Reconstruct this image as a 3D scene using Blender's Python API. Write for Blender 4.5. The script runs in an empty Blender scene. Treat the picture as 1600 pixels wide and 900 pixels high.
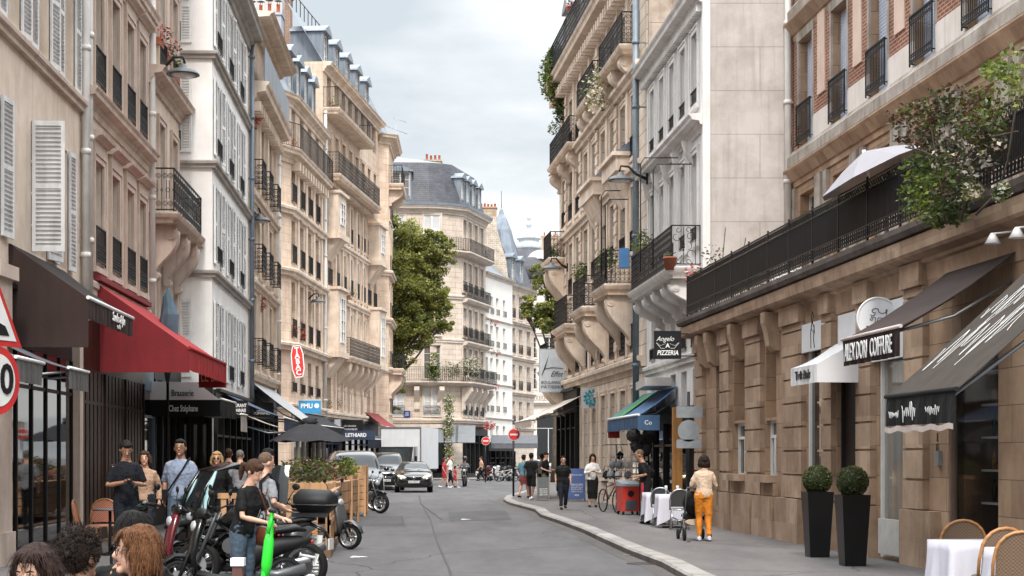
import bpy, bmesh, math, random
from math import radians as R, sin, cos, pi, tan, sqrt, atan2
from mathutils import Vector, Matrix, noise
random.seed(7)
F=2600.0; CX=800.0; HY=714.0; HC=1.7
SC=bpy.context.scene
COL=SC.collection
def V(*a): return Vector(a)
def gp(px,py,h=0.0):
    """ground point seen at a photo pixel (used only to measure the place)"""
    z=F*(HC-h)/(py-HY); return V((px-CX)*z/F,z,h)
def at(px,z,h=0.0): return V((px-CX)*z/F,z,h)
def hz(py,z): return HC+(HY-py)*z/F
# ---------------------------------------------------------------- mesh builder
class MB:
    def __init__(s): s.v=[]; s.f=[]; s.m=[]; s.sm=[]
    def add(s,vs,fs,mi=0,smooth=False,M=None):
        o=len(s.v)
        if M is not None: vs=[M@Vector(p) for p in vs]
        s.v.extend([tuple(p) for p in vs])
        for f in fs: s.f.append(tuple(i+o for i in f)); s.m.append(mi); s.sm.append(smooth)
        return s
    def quad(s,a,b,c,d,mi=0): return s.add([a,b,c,d],[(0,1,2,3)],mi)
    def box(s,x0,x1,y0,y1,z0,z1,mi=0,M=None):
        v=[(x0,y0,z0),(x1,y0,z0),(x1,y1,z0),(x0,y1,z0),(x0,y0,z1),(x1,y0,z1),(x1,y1,z1),(x0,y1,z1)]
        return s.add(v,[(0,3,2,1),(4,5,6,7),(0,1,5,4),(1,2,6,5),(2,3,7,6),(3,0,4,7)],mi,False,M)
    def cbox(s,c,d,mi=0,M=None,rz=0,rx=0,ry=0):
        T=Matrix.Translation(c)@Matrix.Rotation(rz,4,'Z')@Matrix.Rotation(ry,4,'Y')@Matrix.Rotation(rx,4,'X')
        if M is not None: T=M@T
        return s.box(-d[0]/2,d[0]/2,-d[1]/2,d[1]/2,-d[2]/2,d[2]/2,mi,T)
    def tube(s,pts,r,n=6,mi=0,smooth=True,caps=True,M=None,close=False):
        pts=[Vector(p) for p in pts]; k=len(pts)
        if not hasattr(r,'__len__'): r=[r]*k
        vs=[];fs=[]
        up=None
        for i,p in enumerate(pts):
            if close: t=pts[(i+1)%k]-pts[i-1]
            else: t=(pts[min(i+1,k-1)]-pts[max(i-1,0)])
            if t.length<1e-9: t=V(0,0,1)
            t.normalize()
            if up is None: vert0=abs(t.z)>=.9; up=V(1,0,0) if vert0 else V(0,0,1)
            a=t.cross(up)
            if a.length<1e-4: a=t.cross(V(0,1,0))
            a.normalize(); b=a.cross(t).normalized(); up=b
            rr=r[i]; 
            ra,rb=(rr if hasattr(rr,'__len__') else (rr,rr))
            if not vert0: ra,rb=rb,ra
            for j in range(n):
                an=2*pi*(j+.5)/n; vs.append(p+a*cos(an)*ra+b*sin(an)*rb)
        segs=k if close else k-1
        for i in range(segs):
            i2=(i+1)%k
            for j in range(n):
                j2=(j+1)%n; fs.append((i*n+j,i*n+j2,i2*n+j2,i2*n+j))
        s.add(vs,fs,mi,smooth and n>4,M)
        if caps and not close:
            o=len(s.v)-len(vs); s.f.append(tuple(o+i for i in range(n-1,-1,-1))); s.f.append(tuple(o+(k-1)*n+j for j in range(n))); s.m+=[mi,mi]; s.sm+=[False,False]
        return s
    def cyl(s,p0,p1,r0,r1=None,n=12,mi=0,smooth=True,M=None):
        return s.tube([p0,p1],[r0,r0 if r1 is None else r1],n,mi,smooth,True,M)
    def lathe(s,prof,n=16,mi=0,smooth=True,M=None,cap=True):
        vs=[];fs=[];k=len(prof)
        for r,z in prof:
            for j in range(n): a=2*pi*j/n; vs.append((r*cos(a),r*sin(a),z))
        for i in range(k-1):
            for j in range(n):
                j2=(j+1)%n; fs.append((i*n+j,i*n+j2,(i+1)*n+j2,(i+1)*n+j))
        if cap:
            if prof[0][0]>1e-4: fs.append(tuple(range(n-1,-1,-1)))
            if prof[-1][0]>1e-4: fs.append(tuple((k-1)*n+j for j in range(n)))
        return s.add(vs,fs,mi,smooth,M)
    def prism(s,poly,a,b,axis='y',mi=0,M=None,smooth=False):
        """extrude 2D polygon between a and b along axis; poly in the two other axes"""
        def mk(p,t):
            if axis=='y': return (p[0],t,p[1])
            if axis=='x': return (t,p[0],p[1])
            return (p[0],p[1],t)
        n=len(poly); vs=[mk(p,a) for p in poly]+[mk(p,b) for p in poly]
        fs=[tuple(range(n)),tuple(range(2*n-1,n-1,-1))]+[((i+1)%n,i,n+i,n+(i+1)%n) for i in range(n)]
        return s.add(vs,fs,mi,smooth,M)
    def sweep(s,path,prof,mi=0,ends=True,closed=False):
        """path: list of xy going left->right seen from outside; prof: list of (out,z) bottom->top"""
        n=len(path); P=[Vector((p[0],p[1])) for p in path]; vs=[];fs=[]; k=len(prof)
        for i in range(n):
            if i==0: d1=d2=(P[1]-P[0]).normalized()
            elif i==n-1: d1=d2=(P[-1]-P[-2]).normalized()
            else: d1=(P[i]-P[i-1]).normalized(); d2=(P[i+1]-P[i]).normalized()
            n1=Vector((d1.y,-d1.x)); n2=Vector((d2.y,-d2.x)); nn=(n1+n2)
            nn.normalize(); sc=1/max(.35,nn.dot(n1))
            for o,z in prof:
                q=P[i]+nn*o*sc; vs.append((q.x,q.y,z))
        for i in range(n-1):
            for j in range(k-1):
                fs.append((i*k+j,(i+1)*k+j,(i+1)*k+j+1,i*k+j+1))
        if ends:
            fs.append(tuple(range(k-1,-1,-1))); fs.append(tuple((n-1)*k+j for j in range(k)))
        return s.add(vs,fs,mi)
    def ico(s,c,r,sub=1,mi=0,smooth=True,sc=(1,1,1),M=None):
        bm=bmesh.new(); bmesh.ops.create_icosphere(bm,subdivisions=sub,radius=1)
        vs=[(c[0]+v.co.x*r*sc[0],c[1]+v.co.y*r*sc[1],c[2]+v.co.z*r*sc[2]) for v in bm.verts]
        fs=[tuple(v.index for v in f.verts) for f in bm.faces]; bm.free()
        return s.add(vs,fs,mi,smooth,M)
    def mesh(s,name,mats):
        me=bpy.data.meshes.new(name); me.from_pydata(s.v,[],s.f)
        if not isinstance(mats,(list,tuple)): mats=[mats]
        for m in mats: me.materials.append(m)
        me.polygons.foreach_set('material_index',s.m); me.polygons.foreach_set('use_smooth',s.sm)
        me.update()
        uv=me.uv_layers.new(name='UVMap'); uvs=[0.0]*(2*len(me.loops))
        vv=s.v
        for p in me.polygons:
            nx,ny,nz=p.normal
            li=p.loop_indices
            if abs(nz)>.75:
                for l,vi in zip(li,p.vertices): uvs[2*l]=vv[vi][0]; uvs[2*l+1]=vv[vi][1]
            else:
                h=sqrt(nx*nx+ny*ny) or 1; tx,ty=-ny/h,nx/h
                for l,vi in zip(li,p.vertices):
                    q=vv[vi]; uvs[2*l]=q[0]*tx+q[1]*ty; uvs[2*l+1]=q[2]
        uv.data.foreach_set('uv',uvs)
        return me
    def build(s,name,mats,parent=None,loc=None,rz=0):
        o=bpy.data.objects.new(name,s.mesh(name,mats)); COL.objects.link(o)
        if parent is not None: o.parent=parent
        if loc is not None: o.location=loc
        if rz: o.rotation_euler=(0,0,rz)
        return o
def inst(name,me,parent=None,loc=(0,0,0),rz=0):
    o=bpy.data.objects.new(name,me); COL.objects.link(o)
    if parent is not None: o.parent=parent
    o.location=loc; o.rotation_euler=(0,0,rz); return o
def thing(name,label,cat,loc=(0,0,0),rz=0,group=None):
    o=bpy.data.objects.new(name,None); COL.objects.link(o); o.empty_display_size=.2
    o.location=loc; o.rotation_euler=(0,0,rz); o['label']=label; o['category']=cat
    if group: o['group']=group
    return o
def tag(o,label,cat,group=None):
    o['label']=label; o['category']=cat
    if group: o['group']=group
    return o
def struct(o,kind='structure'): o['kind']=kind; return o
def dup(o,loc,rz=None,label=None,parent=None):
    c=o.copy(); COL.objects.link(c); c.parent=parent
    if loc is not None: c.location=loc
    if rz is not None: c.rotation_euler=(0,0,rz)
    if label: c['label']=label
    for ch in list(o.children): dup(ch,None,None,None,c)
    return c
# ---------------------------------------------------------------- materials
def nodes(name):
    m=bpy.data.materials.new(name); m.use_nodes=True; nt=m.node_tree
    return m,nt,nt.nodes['Principled BSDF']
def _n(nt,t,**k):
    n=nt.nodes.new(t)
    for a,b in k.items(): setattr(n,a,b)
    return n
_mc={}
def mat(name,col,rough=.6,metal=0,var=.12,scale=3.0,bump=0.0,bscale=40,spec=None,streak=0,coat=0,alpha=None,sheen=0):
    if name in _mc: return _mc[name]
    if max(col)<.075: col=tuple(c*.5 for c in col); spec=spec or .3
    m,nt,b=nodes(name); L=nt.links
    b.inputs['Base Color'].default_value=(*col,1); b.inputs['Roughness'].default_value=rough; b.inputs['Metallic'].default_value=metal
    if spec is not None: b.inputs['Specular IOR Level'].default_value=spec
    if coat: b.inputs['Coat Weight'].default_value=coat; b.inputs['Coat Roughness'].default_value=.06
    if var>0:
        tc=_n(nt,'ShaderNodeTexCoord'); ns=_n(nt,'ShaderNodeTexNoise'); ns.inputs['Scale'].default_value=scale; ns.inputs['Detail'].default_value=6
        L.new(tc.outputs['Object'],ns.inputs['Vector'])
        fac=ns.outputs['Fac']
        if streak:
            mp=_n(nt,'ShaderNodeMapping'); mp.inputs['Scale'].default_value=(3,3,.22); L.new(tc.outputs['Object'],mp.inputs['Vector'])
            n2=_n(nt,'ShaderNodeTexNoise'); n2.inputs['Scale'].default_value=2.2; n2.inputs['Detail'].default_value=7; L.new(mp.outputs[0],n2.inputs['Vector'])
            mm=_n(nt,'ShaderNodeMath',operation='ADD'); m2=_n(nt,'ShaderNodeMath',operation='MULTIPLY'); m2.inputs[1].default_value=streak
            m3=_n(nt,'ShaderNodeMath',operation='SUBTRACT'); m3.inputs[1].default_value=.5*streak
            L.new(n2.outputs['Fac'],m2.inputs[0]); L.new(m2.outputs[0],m3.inputs[0]); L.new(m3.outputs[0],mm.inputs[0]); L.new(fac,mm.inputs[1]); fac=mm.outputs[0]
        cr=_n(nt,'ShaderNodeValToRGB'); e=cr.color_ramp.elements
        e[0].position=.3; e[1].position=.7
        e[0].color=(*[c*(1-var) for c in col],1); e[1].color=(*[min(1,c*(1+var*.8)) for c in col],1)
        L.new(fac,cr.inputs[0]); L.new(cr.outputs[0],b.inputs['Base Color'])
    if bump:
        tc=_n(nt,'ShaderNodeTexCoord'); nb=_n(nt,'ShaderNodeTexNoise'); nb.inputs['Scale'].default_value=bscale; nb.inputs['Detail'].default_value=4
        L.new(tc.outputs['Object'],nb.inputs['Vector']); bp=_n(nt,'ShaderNodeBump'); bp.inputs['Strength'].default_value=bump; bp.inputs['Distance'].default_value=.01
        L.new(nb.outputs['Fac'],bp.inputs['Height']); L.new(bp.outputs[0],b.inputs['Normal'])
    _mc[name]=m; return m
def stone(name,col,col2=None,bw=.9,bh=.36,mortar=.008,mcol=None,var=.18,dirt=.5,bump=.4,rough=.85,offset=.5,dirtcol=(.10,.075,.06),mbump=1.0,stretch=.16):
    """masonry: block joints from UV in metres, per-block tone, noise and rain streaks"""
    if name in _mc: return _mc[name]
    m,nt,b=nodes(name); L=nt.links; b.inputs['Roughness'].default_value=rough
    col2=col2 or tuple(c*.88 for c in col); mcol=mcol or tuple(c*.55 for c in col)
    tc=_n(nt,'ShaderNodeTexCoord')
    br=_n(nt,'ShaderNodeTexBrick'); br.offset=offset
    br.inputs['Scale'].default_value=1; br.inputs['Brick Width'].default_value=bw; br.inputs['Row Height'].default_value=bh
    br.inputs['Mortar Size'].default_value=mortar; br.inputs['Mortar Smooth'].default_value=.3
    br.inputs['Color1'].default_value=(*col,1); br.inputs['Color2'].default_value=(*col2,1); br.inputs['Mortar'].default_value=(*mcol,1)
    L.new(tc.outputs['UV'],br.inputs['Vector'])
    n1=_n(nt,'ShaderNodeTexNoise'); n1.inputs['Scale'].default_value=1.3; n1.inputs['Detail'].default_value=8; n1.inputs['Roughness'].default_value=.65; L.new(tc.outputs['Object'],n1.inputs['Vector'])
    mx=_n(nt,'ShaderNodeMix',data_type='RGBA',blend_type='MULTIPLY'); 
    cr=_n(nt,'ShaderNodeValToRGB'); cr.color_ramp.elements[0].position=.3; cr.color_ramp.elements[0].color=(1-var*1.6,1-var*1.8,1-var*2,1); cr.color_ramp.elements[1].position=.62; cr.color_ramp.elements[1].color=(1,1,1,1)
    L.new(n1.outputs['Fac'],cr.inputs[0]); mx.inputs[0].default_value=1
    L.new(br.outputs['Color'],mx.inputs[6]); L.new(cr.outputs[0],mx.inputs[7])
    mp=_n(nt,'ShaderNodeMapping'); mp.inputs['Scale'].default_value=(2.5,2.5,stretch); L.new(tc.outputs['Object'],mp.inputs['Vector'])
    n2=_n(nt,'ShaderNodeTexNoise'); n2.inputs['Scale'].default_value=2; n2.inputs['Detail'].default_value=8; n2.inputs['Roughness'].default_value=.6; L.new(mp.outputs[0],n2.inputs['Vector'])
    c2=_n(nt,'ShaderNodeValToRGB'); c2.color_ramp.elements[0].position=.52; c2.color_ramp.elements[0].color=(0,0,0,1); c2.color_ramp.elements[1].position=.78; c2.color_ramp.elements[1].color=(dirt,dirt,dirt,1)
    L.new(n2.outputs['Fac'],c2.inputs[0])
    m2=_n(nt,'ShaderNodeMix',data_type='RGBA'); L.new(c2.outputs[0],m2.inputs[0]); L.new(mx.outputs[2],m2.inputs[6]); m2.inputs[7].default_value=(*dirtcol,1)
    L.new(m2.outputs[2],b.inputs['Base Color'])
    n3=_n(nt,'ShaderNodeTexNoise'); n3.inputs['Scale'].default_value=30; n3.inputs['Detail'].default_value=5; L.new(tc.outputs['Object'],n3.inputs['Vector'])
    ad=_n(nt,'ShaderNodeMath',operation='MULTIPLY_ADD'); L.new(br.outputs['Fac'],ad.inputs[0]); ad.inputs[1].default_value=-3.0*mbump; L.new(n3.outputs['Fac'],ad.inputs[2])
    bp=_n(nt,'ShaderNodeBump'); bp.inputs['Strength'].default_value=bump; bp.inputs['Distance'].default_value=.012; L.new(ad.outputs[0],bp.inputs['Height']); L.new(bp.outputs[0],b.inputs['Normal'])
    _mc[name]=m; return m
def glassmat(name,base=(.02,.024,.03),rough=.04,wave=.02,var=None):
    if name in _mc: return _mc[name]
    m,nt,b=nodes(name); L=nt.links
    b.inputs['Roughness'].default_value=rough; b.inputs['Specular IOR Level'].default_value=.8
    tc=_n(nt,'ShaderNodeTexCoord')
    oi=_n(nt,'ShaderNodeObjectInfo'); cr=_n(nt,'ShaderNodeValToRGB'); cr.color_ramp.interpolation='CONSTANT'
    e=cr.color_ramp.elements; e[0].color=(*base,1); e[1].position=.45; e[1].color=(*(var or base),1)
    e2=e.new(.62); e2.color=(base[0]*3,base[1]*3,base[2]*2.8,1); e3=e.new(.8); e3.color=(*base,1)
    L.new(oi.outputs['Random'],cr.inputs[0])
    # curtain folds
    wv=_n(nt,'ShaderNodeTexNoise'); wv.inputs['Scale'].default_value=1; mp=_n(nt,'ShaderNodeMapping'); mp.inputs['Scale'].default_value=(9,9,.6)
    L.new(tc.outputs['Object'],mp.inputs['Vector']); L.new(mp.outputs[0],wv.inputs['Vector'])
    mx=_n(nt,'ShaderNodeMix',data_type='RGBA',blend_type='MULTIPLY'); mx.inputs[0].default_value=.7
    L.new(cr.outputs[0],mx.inputs[6]); L.new(wv.outputs['Fac'],mx.inputs[7]); L.new(mx.outputs[2],b.inputs['Base Color'])
    nb=_n(nt,'ShaderNodeTexNoise'); nb.inputs['Scale'].default_value=1.5; L.new(tc.outputs['Object'],nb.inputs['Vector'])
    bp=_n(nt,'ShaderNodeBump'); bp.inputs['Strength'].default_value=wave*5; bp.inputs['Distance'].default_value=.02; L.new(nb.outputs['Fac'],bp.inputs['Height']); L.new(bp.outputs[0],b.inputs['Normal'])
    _mc[name]=m; return m
M_IRON=mat('iron_black',(.018,.018,.022),.45,0,.2,8)
M_GLASS=glassmat('window_glass',(.009,.011,.015),.05,.02,(.22,.20,.18))
M_SHOPGLASS=glassmat('shop_glass',(.006,.006,.007),.03,.01,(.05,.04,.035))
M_FRAME=mat('frame_white',(.66,.65,.63),.5,0,.08,5)
M_FRAMEB=mat('frame_brown',(.16,.11,.08),.5,0,.15,5)
M_SHUT=mat('shutter_white',(.72,.72,.71),.6,0,.14,4,streak=1.5)
M_SHUTG=mat('shutter_grey',(.60,.595,.59),.6,0,.14,4,streak=1.5)
M_ZINC=mat('zinc',(.20,.23,.27),.45,.35,.18,1.5,streak=1)
M_SLATE=stone('slate',(.085,.09,.11),(.06,.065,.085),.3,.16,.008,(.03,.03,.035),.25,.15,.5,.55)
M_LEAD=mat('lead_dark',(.10,.105,.11),.5,.2,.2,3)
M_POT=mat('chimney_clay',(.38,.10,.045),.8,0,.25,6)
M_WOOD=mat('wood_pine',(.36,.20,.09),.6,0,.3,3,streak=2)
M_BLACK=mat('black_paint',(.012,.012,.013),.3,0,.1,5)
M_RUBBER=mat('rubber',(.015,.015,.015),.75,0,.2,20)
M_CHROME=mat('chrome',(.6,.6,.62),.18,1,.05,5)
M_GALV=mat('galvanised',(.30,.32,.34),.4,.6,.15,6)
M_WHITEP=mat('white_paint',(.72,.72,.72),.5,0,.08,5)
M_PIPEW=mat('pipe_white',(.62,.60,.57),.5,0,.12,3,streak=1.5)
M_PIPEG=mat('pipe_grey',(.15,.18,.21),.45,.3,.2,3)
M_TERRA=mat('terracotta',(.30,.10,.05),.8,0,.2,9)

TS=bpy.data.scenes.new('scratch')
def evalmesh(o):
    TS.collection.objects.link(o)
    with bpy.context.temp_override(scene=TS,view_layer=TS.view_layers[0]):
        dg=bpy.context.evaluated_depsgraph_get(); return bpy.data.meshes.new_from_object(o.evaluated_get(dg))
# ---------------------------------------------------------------- window kit
_wc={}
def win_meshes(w,h,kind,fm,gm):
    k=('w',round(w,2),round(h,2),kind,fm.name,gm.name)
    if k in _wc: return _wc[k]
    f=MB(); t=.055
    f.box(-w/2,-w/2+t,-.03,.05,0,h); f.box(w/2-t,w/2,-.03,.05,0,h); f.box(-w/2+t,w/2-t,-.03,.05,h-t,h); f.box(-w/2+t,w/2-t,-.03,.05,0,t)
    if kind=='french':
        f.box(-.045,.045,-.045,.05,t,h-t)
        nb=3 if h>1.8 else 2
        for i in range(1,nb+1):
            z=h*i/(nb+1); f.box(-w/2+t,-.045,-.02,.04,z-.015,z+.015); f.box(.045,w/2-t,-.02,.04,z-.015,z+.015)
    elif kind=='transom':
        z=h*.72; f.box(-.04,.04,-.045,.05,t,z-.03); f.box(-w/2+t,w/2-t,-.04,.05,z-.03,z+.03)
    elif kind=='plain': pass
    g=MB(); g.quad((-w/2+.02,.02,.02),(w/2-.02,.02,.02),(w/2-.02,.02,h-.02),(-w/2+.02,.02,h-.02))
    g.quad((w/2,.06,0),(-w/2,.06,0),(-w/2,.06,h),(w/2,.06,h))
    _wc[k]=(f.mesh('window',fm),g.mesh('pane',gm)); return _wc[k]
def shutter_mesh(w,h,m,nsl=None):
    k=('s',round(w,2),round(h,2),m.name)
    if k in _wc: return _wc[k]
    s=MB(); t=.06; d=.035
    s.box(0,t,-d,0,0,h); s.box(w-t,w,-d,0,0,h)
    for z in (0,h*.5-.04,h-.08): s.box(t,w-t,-d,0,z,z+.08)
    n=nsl or int(h/.075)
    for i in range(n):
        z=.09+(h-.18)*(i+.5)/n
        if abs(z-h*.5)<.07: continue
        s.cbox((w/2,-d/2,z),(w-2*t,.042,.008),rx=-.75)
    s.box(t,w-t,-.004,0,.08,h-.08)
    _wc[k]=s.mesh('shutter',m); return _wc[k]
def ring(mb,c,r,t=.008,n=12,M=None,plane='xz',a0=0,a1=2*pi,spiral=0):
    pts=[]
    full=abs(a1-a0-2*pi)<.01 and not spiral
    for i in range(n if full else n+1):
        a=a0+(a1-a0)*i/n; rr=r*(1-spiral*i/n)
        if plane=='xz': pts.append((c[0]+rr*cos(a),c[1],c[2]+rr*sin(a)))
        else: pts.append((c[0],c[1]+rr*cos(a),c[2]+rr*sin(a)))
    mb.tube(pts,t,4,M=M,close=full,smooth=False)
def rail_run(mb,p0,p1,z0,h,style='bars',sp=.12,t=.007):
    """iron railing between two xy points (any frame)"""
    p0=Vector((p0[0],p0[1])); p1=Vector((p1[0],p1[1])); d=p1-p0; L=d.length; a=atan2(d.y,d.x)
    M=Matrix.Translation((p0.x,p0.y,z0))@Matrix.Rotation(a,4,'Z')
    mb.box(0,L,-.022,.022,h-.03,h,M=M); mb.box(0,L,-.014,.014,.05,.075,M=M)
    n=max(1,round(L/sp))
    for x in (0,L): mb.box(x-.013,x+.013,-.013,.013,0,h,M=M)
    if style=='plain':
        for i in range(1,n): x=L*i/n; mb.box(x-t,x+t,-t,t,.05,h-.03,M=M)
    elif style=='friezes':
        for i in range(1,n): x=L*i/n; mb.box(x-t,x+t,-t,t,.05,h-.03,M=M)
        mb.box(0,L,-.012,.012,h-.17,h-.15,M=M); mb.box(0,L,-.012,.012,.2,.22,M=M)
        for i in range(n):
            x=L*(i+.5)/n; ring(mb,(x,0,h-.09),min(.05,sp*.42),.009,8,M=M); ring(mb,(x,0,.135),min(.05,sp*.42),.009,8,M=M)
    elif style=='dense':
        for i in range(1,n): x=L*i/n; mb.box(x-t,x+t,-t,t,.05,h-.03,M=M)
        for i in range(n):
            x=L*(i+.5)/n
            for zz in (.14,.3,.47,.64,.8):
                if zz<h-.08: ring(mb,(x,0,zz*h/.95),sp*.4,.009,6,M=M)
    elif style=='scroll':
        m=max(1,round(L/.34))
        for i in range(m+1):
            x=L*i/m; mb.box(x-t,x+t,-t,t,.05,h-.03,M=M)
        for i in range(m):
            x=L*(i+.5)/m; w=L/m
            for sg in (-1,1):
                ring(mb,(x+sg*w*.22,0,h*.82),w*.2,.008,10,M=M); ring(mb,(x+sg*w*.22,0,h*.2),w*.2,.008,10,M=M)
                ring(mb,(x+sg*w*.22,0,h*.82),w*.1,.007,8,M=M); ring(mb,(x+sg*w*.22,0,h*.2),w*.1,.007,8,M=M)
                mb.box(x+sg*w*.12-.007,x+sg*w*.12+.007,-.007,.007,h*.3,h*.72,M=M)
            ring(mb,(x,0,h*.5),w*.17,.009,10,M=M)
            ring(mb,(x+w*.5,0,h*.5),w*.11,.008,8,M=M)
_sur={}
def surround_mesh(w,h,kind,m):
    k=(round(w,2),round(h,2),kind,m.name)
    if k in _sur: return _sur[k]
    s=MB(); p=.05; b=.16
    if kind in('flat','hood','pediment'):
        s.box(-w/2-b,-w/2,-p,.02,-.02,h+b); s.box(w/2,w/2+b,-p,.02,-.02,h+b); s.box(-w/2,w/2,-p,.02,h,h+b)
        s.box(-w/2-b-.0,-w/2-b+.05,-p-.025,-p,-.02,h+b); s.box(w/2+b-.05,w/2+b,-p-.025,-p,-.02,h+b); s.box(-w/2-b+.05,w/2+b-.05,-p-.025,-p,h+b-.05,h+b)
    if kind=='hood':
        s.box(-w/2-b,w/2+b,-.07,.02,h+b+.002,h+b+.2)
        s.prism([(.02,h+b+.202),(-.10,h+b+.202),(-.14,h+b+.25),(-.22,h+b+.28),(-.24,h+b+.34),(-.2,h+b+.36),(.02,h+b+.38)],-w/2-b-.1,w/2+b+.1,'x')
    if kind=='pediment':
        s.box(-w/2-b-.06,w/2+b+.06,-.16,.02,h+b+.1,h+b+.17)
        s.prism([(-w/2-b-.06,h+b+.172),(w/2+b+.06,h+b+.172),(0,h+b+.5)],-.14,.02,'y')
        s.box(-w/2,w/2,-.03,.02,h+b+.002,h+b+.098)
    if kind=='key':
        s.prism([(-.11,h-.02),(.11,h-.02),(.17,h+.42),(-.17,h+.42)],-.09,.02,'y')
    if kind!='none':
        s.box(-w/2-.16,w/2+.16,-.10,.02,-.13,-.022)
    _sur[k]=s.mesh('surround',m); return _sur[k]
_gc={}
def guard_mesh(w,h,style,out=.08):
    k=(round(w,2),round(h,2),style,out)
    if k in _gc: return _gc[k]
    s=MB(); rail_run(s,(-w/2,-out),(w/2,-out),.04,h,style,.1 if style!='scroll' else .1)
    if out>.2:
        rail_run(s,(-w/2,0),(-w/2,-out),.04,h,style,.1); rail_run(s,(w/2,-out),(w/2,0),.04,h,style,.1)
    else:
        for x in (-w/2,w/2):
            s.box(x-.012,x+.012,-out,.05,h,h+.02); s.box(x-.012,x+.012,-out,.05,.09,.11)
    _gc[k]=s.mesh('guard_rail',M_IRON); return _gc[k]
def spec(**k):
    d=dict(w=1.0,kind='french',shut=None,guard=None,gh=.5,gout=.08,sur='none',reveal=.22,fm=M_FRAME,gm=M_GLASS,sm=M_SHUT,skip=()); d.update(k); return d
class Bldg:
    def __init__(s,name,label,pts,wallm,trimm=None,cat='building',group=None,z0=0):
        s.o=Vector((pts[0].x,pts[0].y,0)); s.P=[Vector((p.x-s.o.x,p.y-s.o.y)) for p in pts]
        s.root=thing(name,label,cat,s.o,0,group); s.wm=wallm; s.tm=trimm or wallm
        s.wall=MB(); s.trim=MB(); s.seg=[]
        for i in range(len(pts)-1):
            d=s.P[i+1]-s.P[i]; s.seg.append((s.P[i],d.normalized(),d.length,atan2(d.y,d.x)))
        s.open=[[] for _ in s.seg]; s.z0=z0; s.guard=[]
    def M(s,i): p,d,L,a=s.seg[i]; return Matrix.Translation((p.x,p.y,0))@Matrix.Rotation(a,4,'Z')
    def u(s,px,i=0,out=0):
        p,d,L,a=s.seg[i]; n=Vector((d.y,-d.x)); q=p+n*out+Vector((s.o.x,s.o.y)); t=(px-CX)/F
        # (q.x+u*d.x)/(q.y+u*d.y)=t
        return (t*q.y-q.x)/(d.x-t*d.y)
    def zof(s,px,i=0,out=0):
        p,d,L,a=s.seg[i]; n=Vector((d.y,-d.x)); return (p+n*out+d*s.u(px,i,out)).y+s.o.y
    def h(s,px,py,i=0,out=0): return hz(py,s.zof(px,i,out))
    def path(s,i0=0,i1=None):
        return s.P[i0:(i1 if i1 is not None else len(s.seg))+1]
    def window(s,i,u,zs,zh,sp):
        s.open[i].append((u-sp['w']/2,u+sp['w']/2,zs,zh,sp['reveal']))
        p,d,L,a=s.seg[i]; n=Vector((d.y,-d.x)); w=sp['w']; h=zh-zs
        q=p+d*u-n*sp['reveal']; fo,pa=win_meshes(w,h,sp['kind'],sp['fm'],sp['gm'])
        o=inst('window',fo,s.root,(q.x,q.y,zs),a)
        inst('pane',pa,o)
        if sp['sur']: inst('surround',surround_mesh(w,h,sp['sur'],s.tm),o,(0,-sp['reveal'],0))
        if sp['guard']: inst('guard_rail',guard_mesh(w+.06,sp['gh'],sp['guard'],sp['gout']),o,(0,-sp['reveal'],0))
        sh=sp['shut']
        if sh:
            sw=w/2; me=shutter_mesh(sw,h,sp['sm']); y=-sp['reveal']-.02
            rnd=random.random()
            if sh=='open' or (sh=='mix' and rnd<.7):
                inst('shutter',me,o,(w/2+.01,y,0),-random.uniform(0,.12)); inst('shutter',me,o,(-w/2-.01-sw*cos(0),y,0),0)
            elif sh=='closed' or sh=='mix':
                inst('shutter',me,o,(-w/2,y+.08,0)); inst('shutter',me,o,(0,y+.08,0))
            elif sh=='left90':
                inst('shutter',me,o,(-w/2-.0,y,0),-pi/2); inst('shutter',me,o,(w/2+.01,y,0),-.25)
        return o
    def rows(s,i,us,rows,sp):
        for r in rows:
            q=dict(sp); 
            if len(r)>2: q.update(r[2])
            for j,u in enumerate(us):
                if j in q['skip']: continue
                s.window(i,u,r[0],r[1],q)
    def finish(s,top,depth=9,sidel=True,sider=True,zbase=0,roof=True,wallm2=None):
        for i,(p,d,L,a) in enumerate(s.seg):
            M=s.M(i); ops=[o for o in s.open[i]]
            us=sorted(set([0,L]+[round(x,4) for o in ops for x in (o[0],o[1]) if 0<x<L]))
            zs=sorted(set([zbase,top]+[round(x,4) for o in ops for x in (o[2],o[3]) if zbase<x<top]))
            for a_,b_ in zip(zs,zs[1:]):
                zc=(a_+b_)/2; run=None; cells=[]
                for c_,d_ in zip(us,us[1:]):
                    uc=(c_+d_)/2; inside=any(o[0]<uc<o[1] and o[2]<zc<o[3] for o in ops)
                    if inside:
                        if run: cells.append(run); run=None
                    else: run=(run[0],d_) if run else (c_,d_)
                if run: cells.append(run)
                for c_,d_ in cells: s.wall.add([(c_,0,a_),(d_,0,a_),(d_,0,b_),(c_,0,b_)],[(0,1,2,3)],0,False,M)
            for (u0,u1,z0,z1,rv) in ops:
                rv+=.08
                s.wall.add([(u0,0,z0),(u0,rv,z0),(u0,rv,z1),(u0,0,z1)],[(0,1,2,3)],0,False,M)
                s.wall.add([(u1,0,z0),(u1,0,z1),(u1,rv,z1),(u1,rv,z0)],[(0,1,2,3)],0,False,M)
                s.wall.add([(u0,0,z0),(u1,0,z0),(u1,rv,z0),(u0,rv,z0)],[(0,1,2,3)],0,False,M)
                s.wall.add([(u0,0,z1),(u0,rv,z1),(u1,rv,z1),(u1,0,z1)],[(0,1,2,3)],0,False,M)
        # side/back walls
        p,d,L,a=s.seg[0]; nl=Vector((d.y,-d.x)); q,e,L2,a2=s.seg[-1]; nr=Vector((e.y,-e.x))
        A=s.P[0]; B=s.P[-1]; A2=A-nl*depth; B2=B-nr*depth
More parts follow.
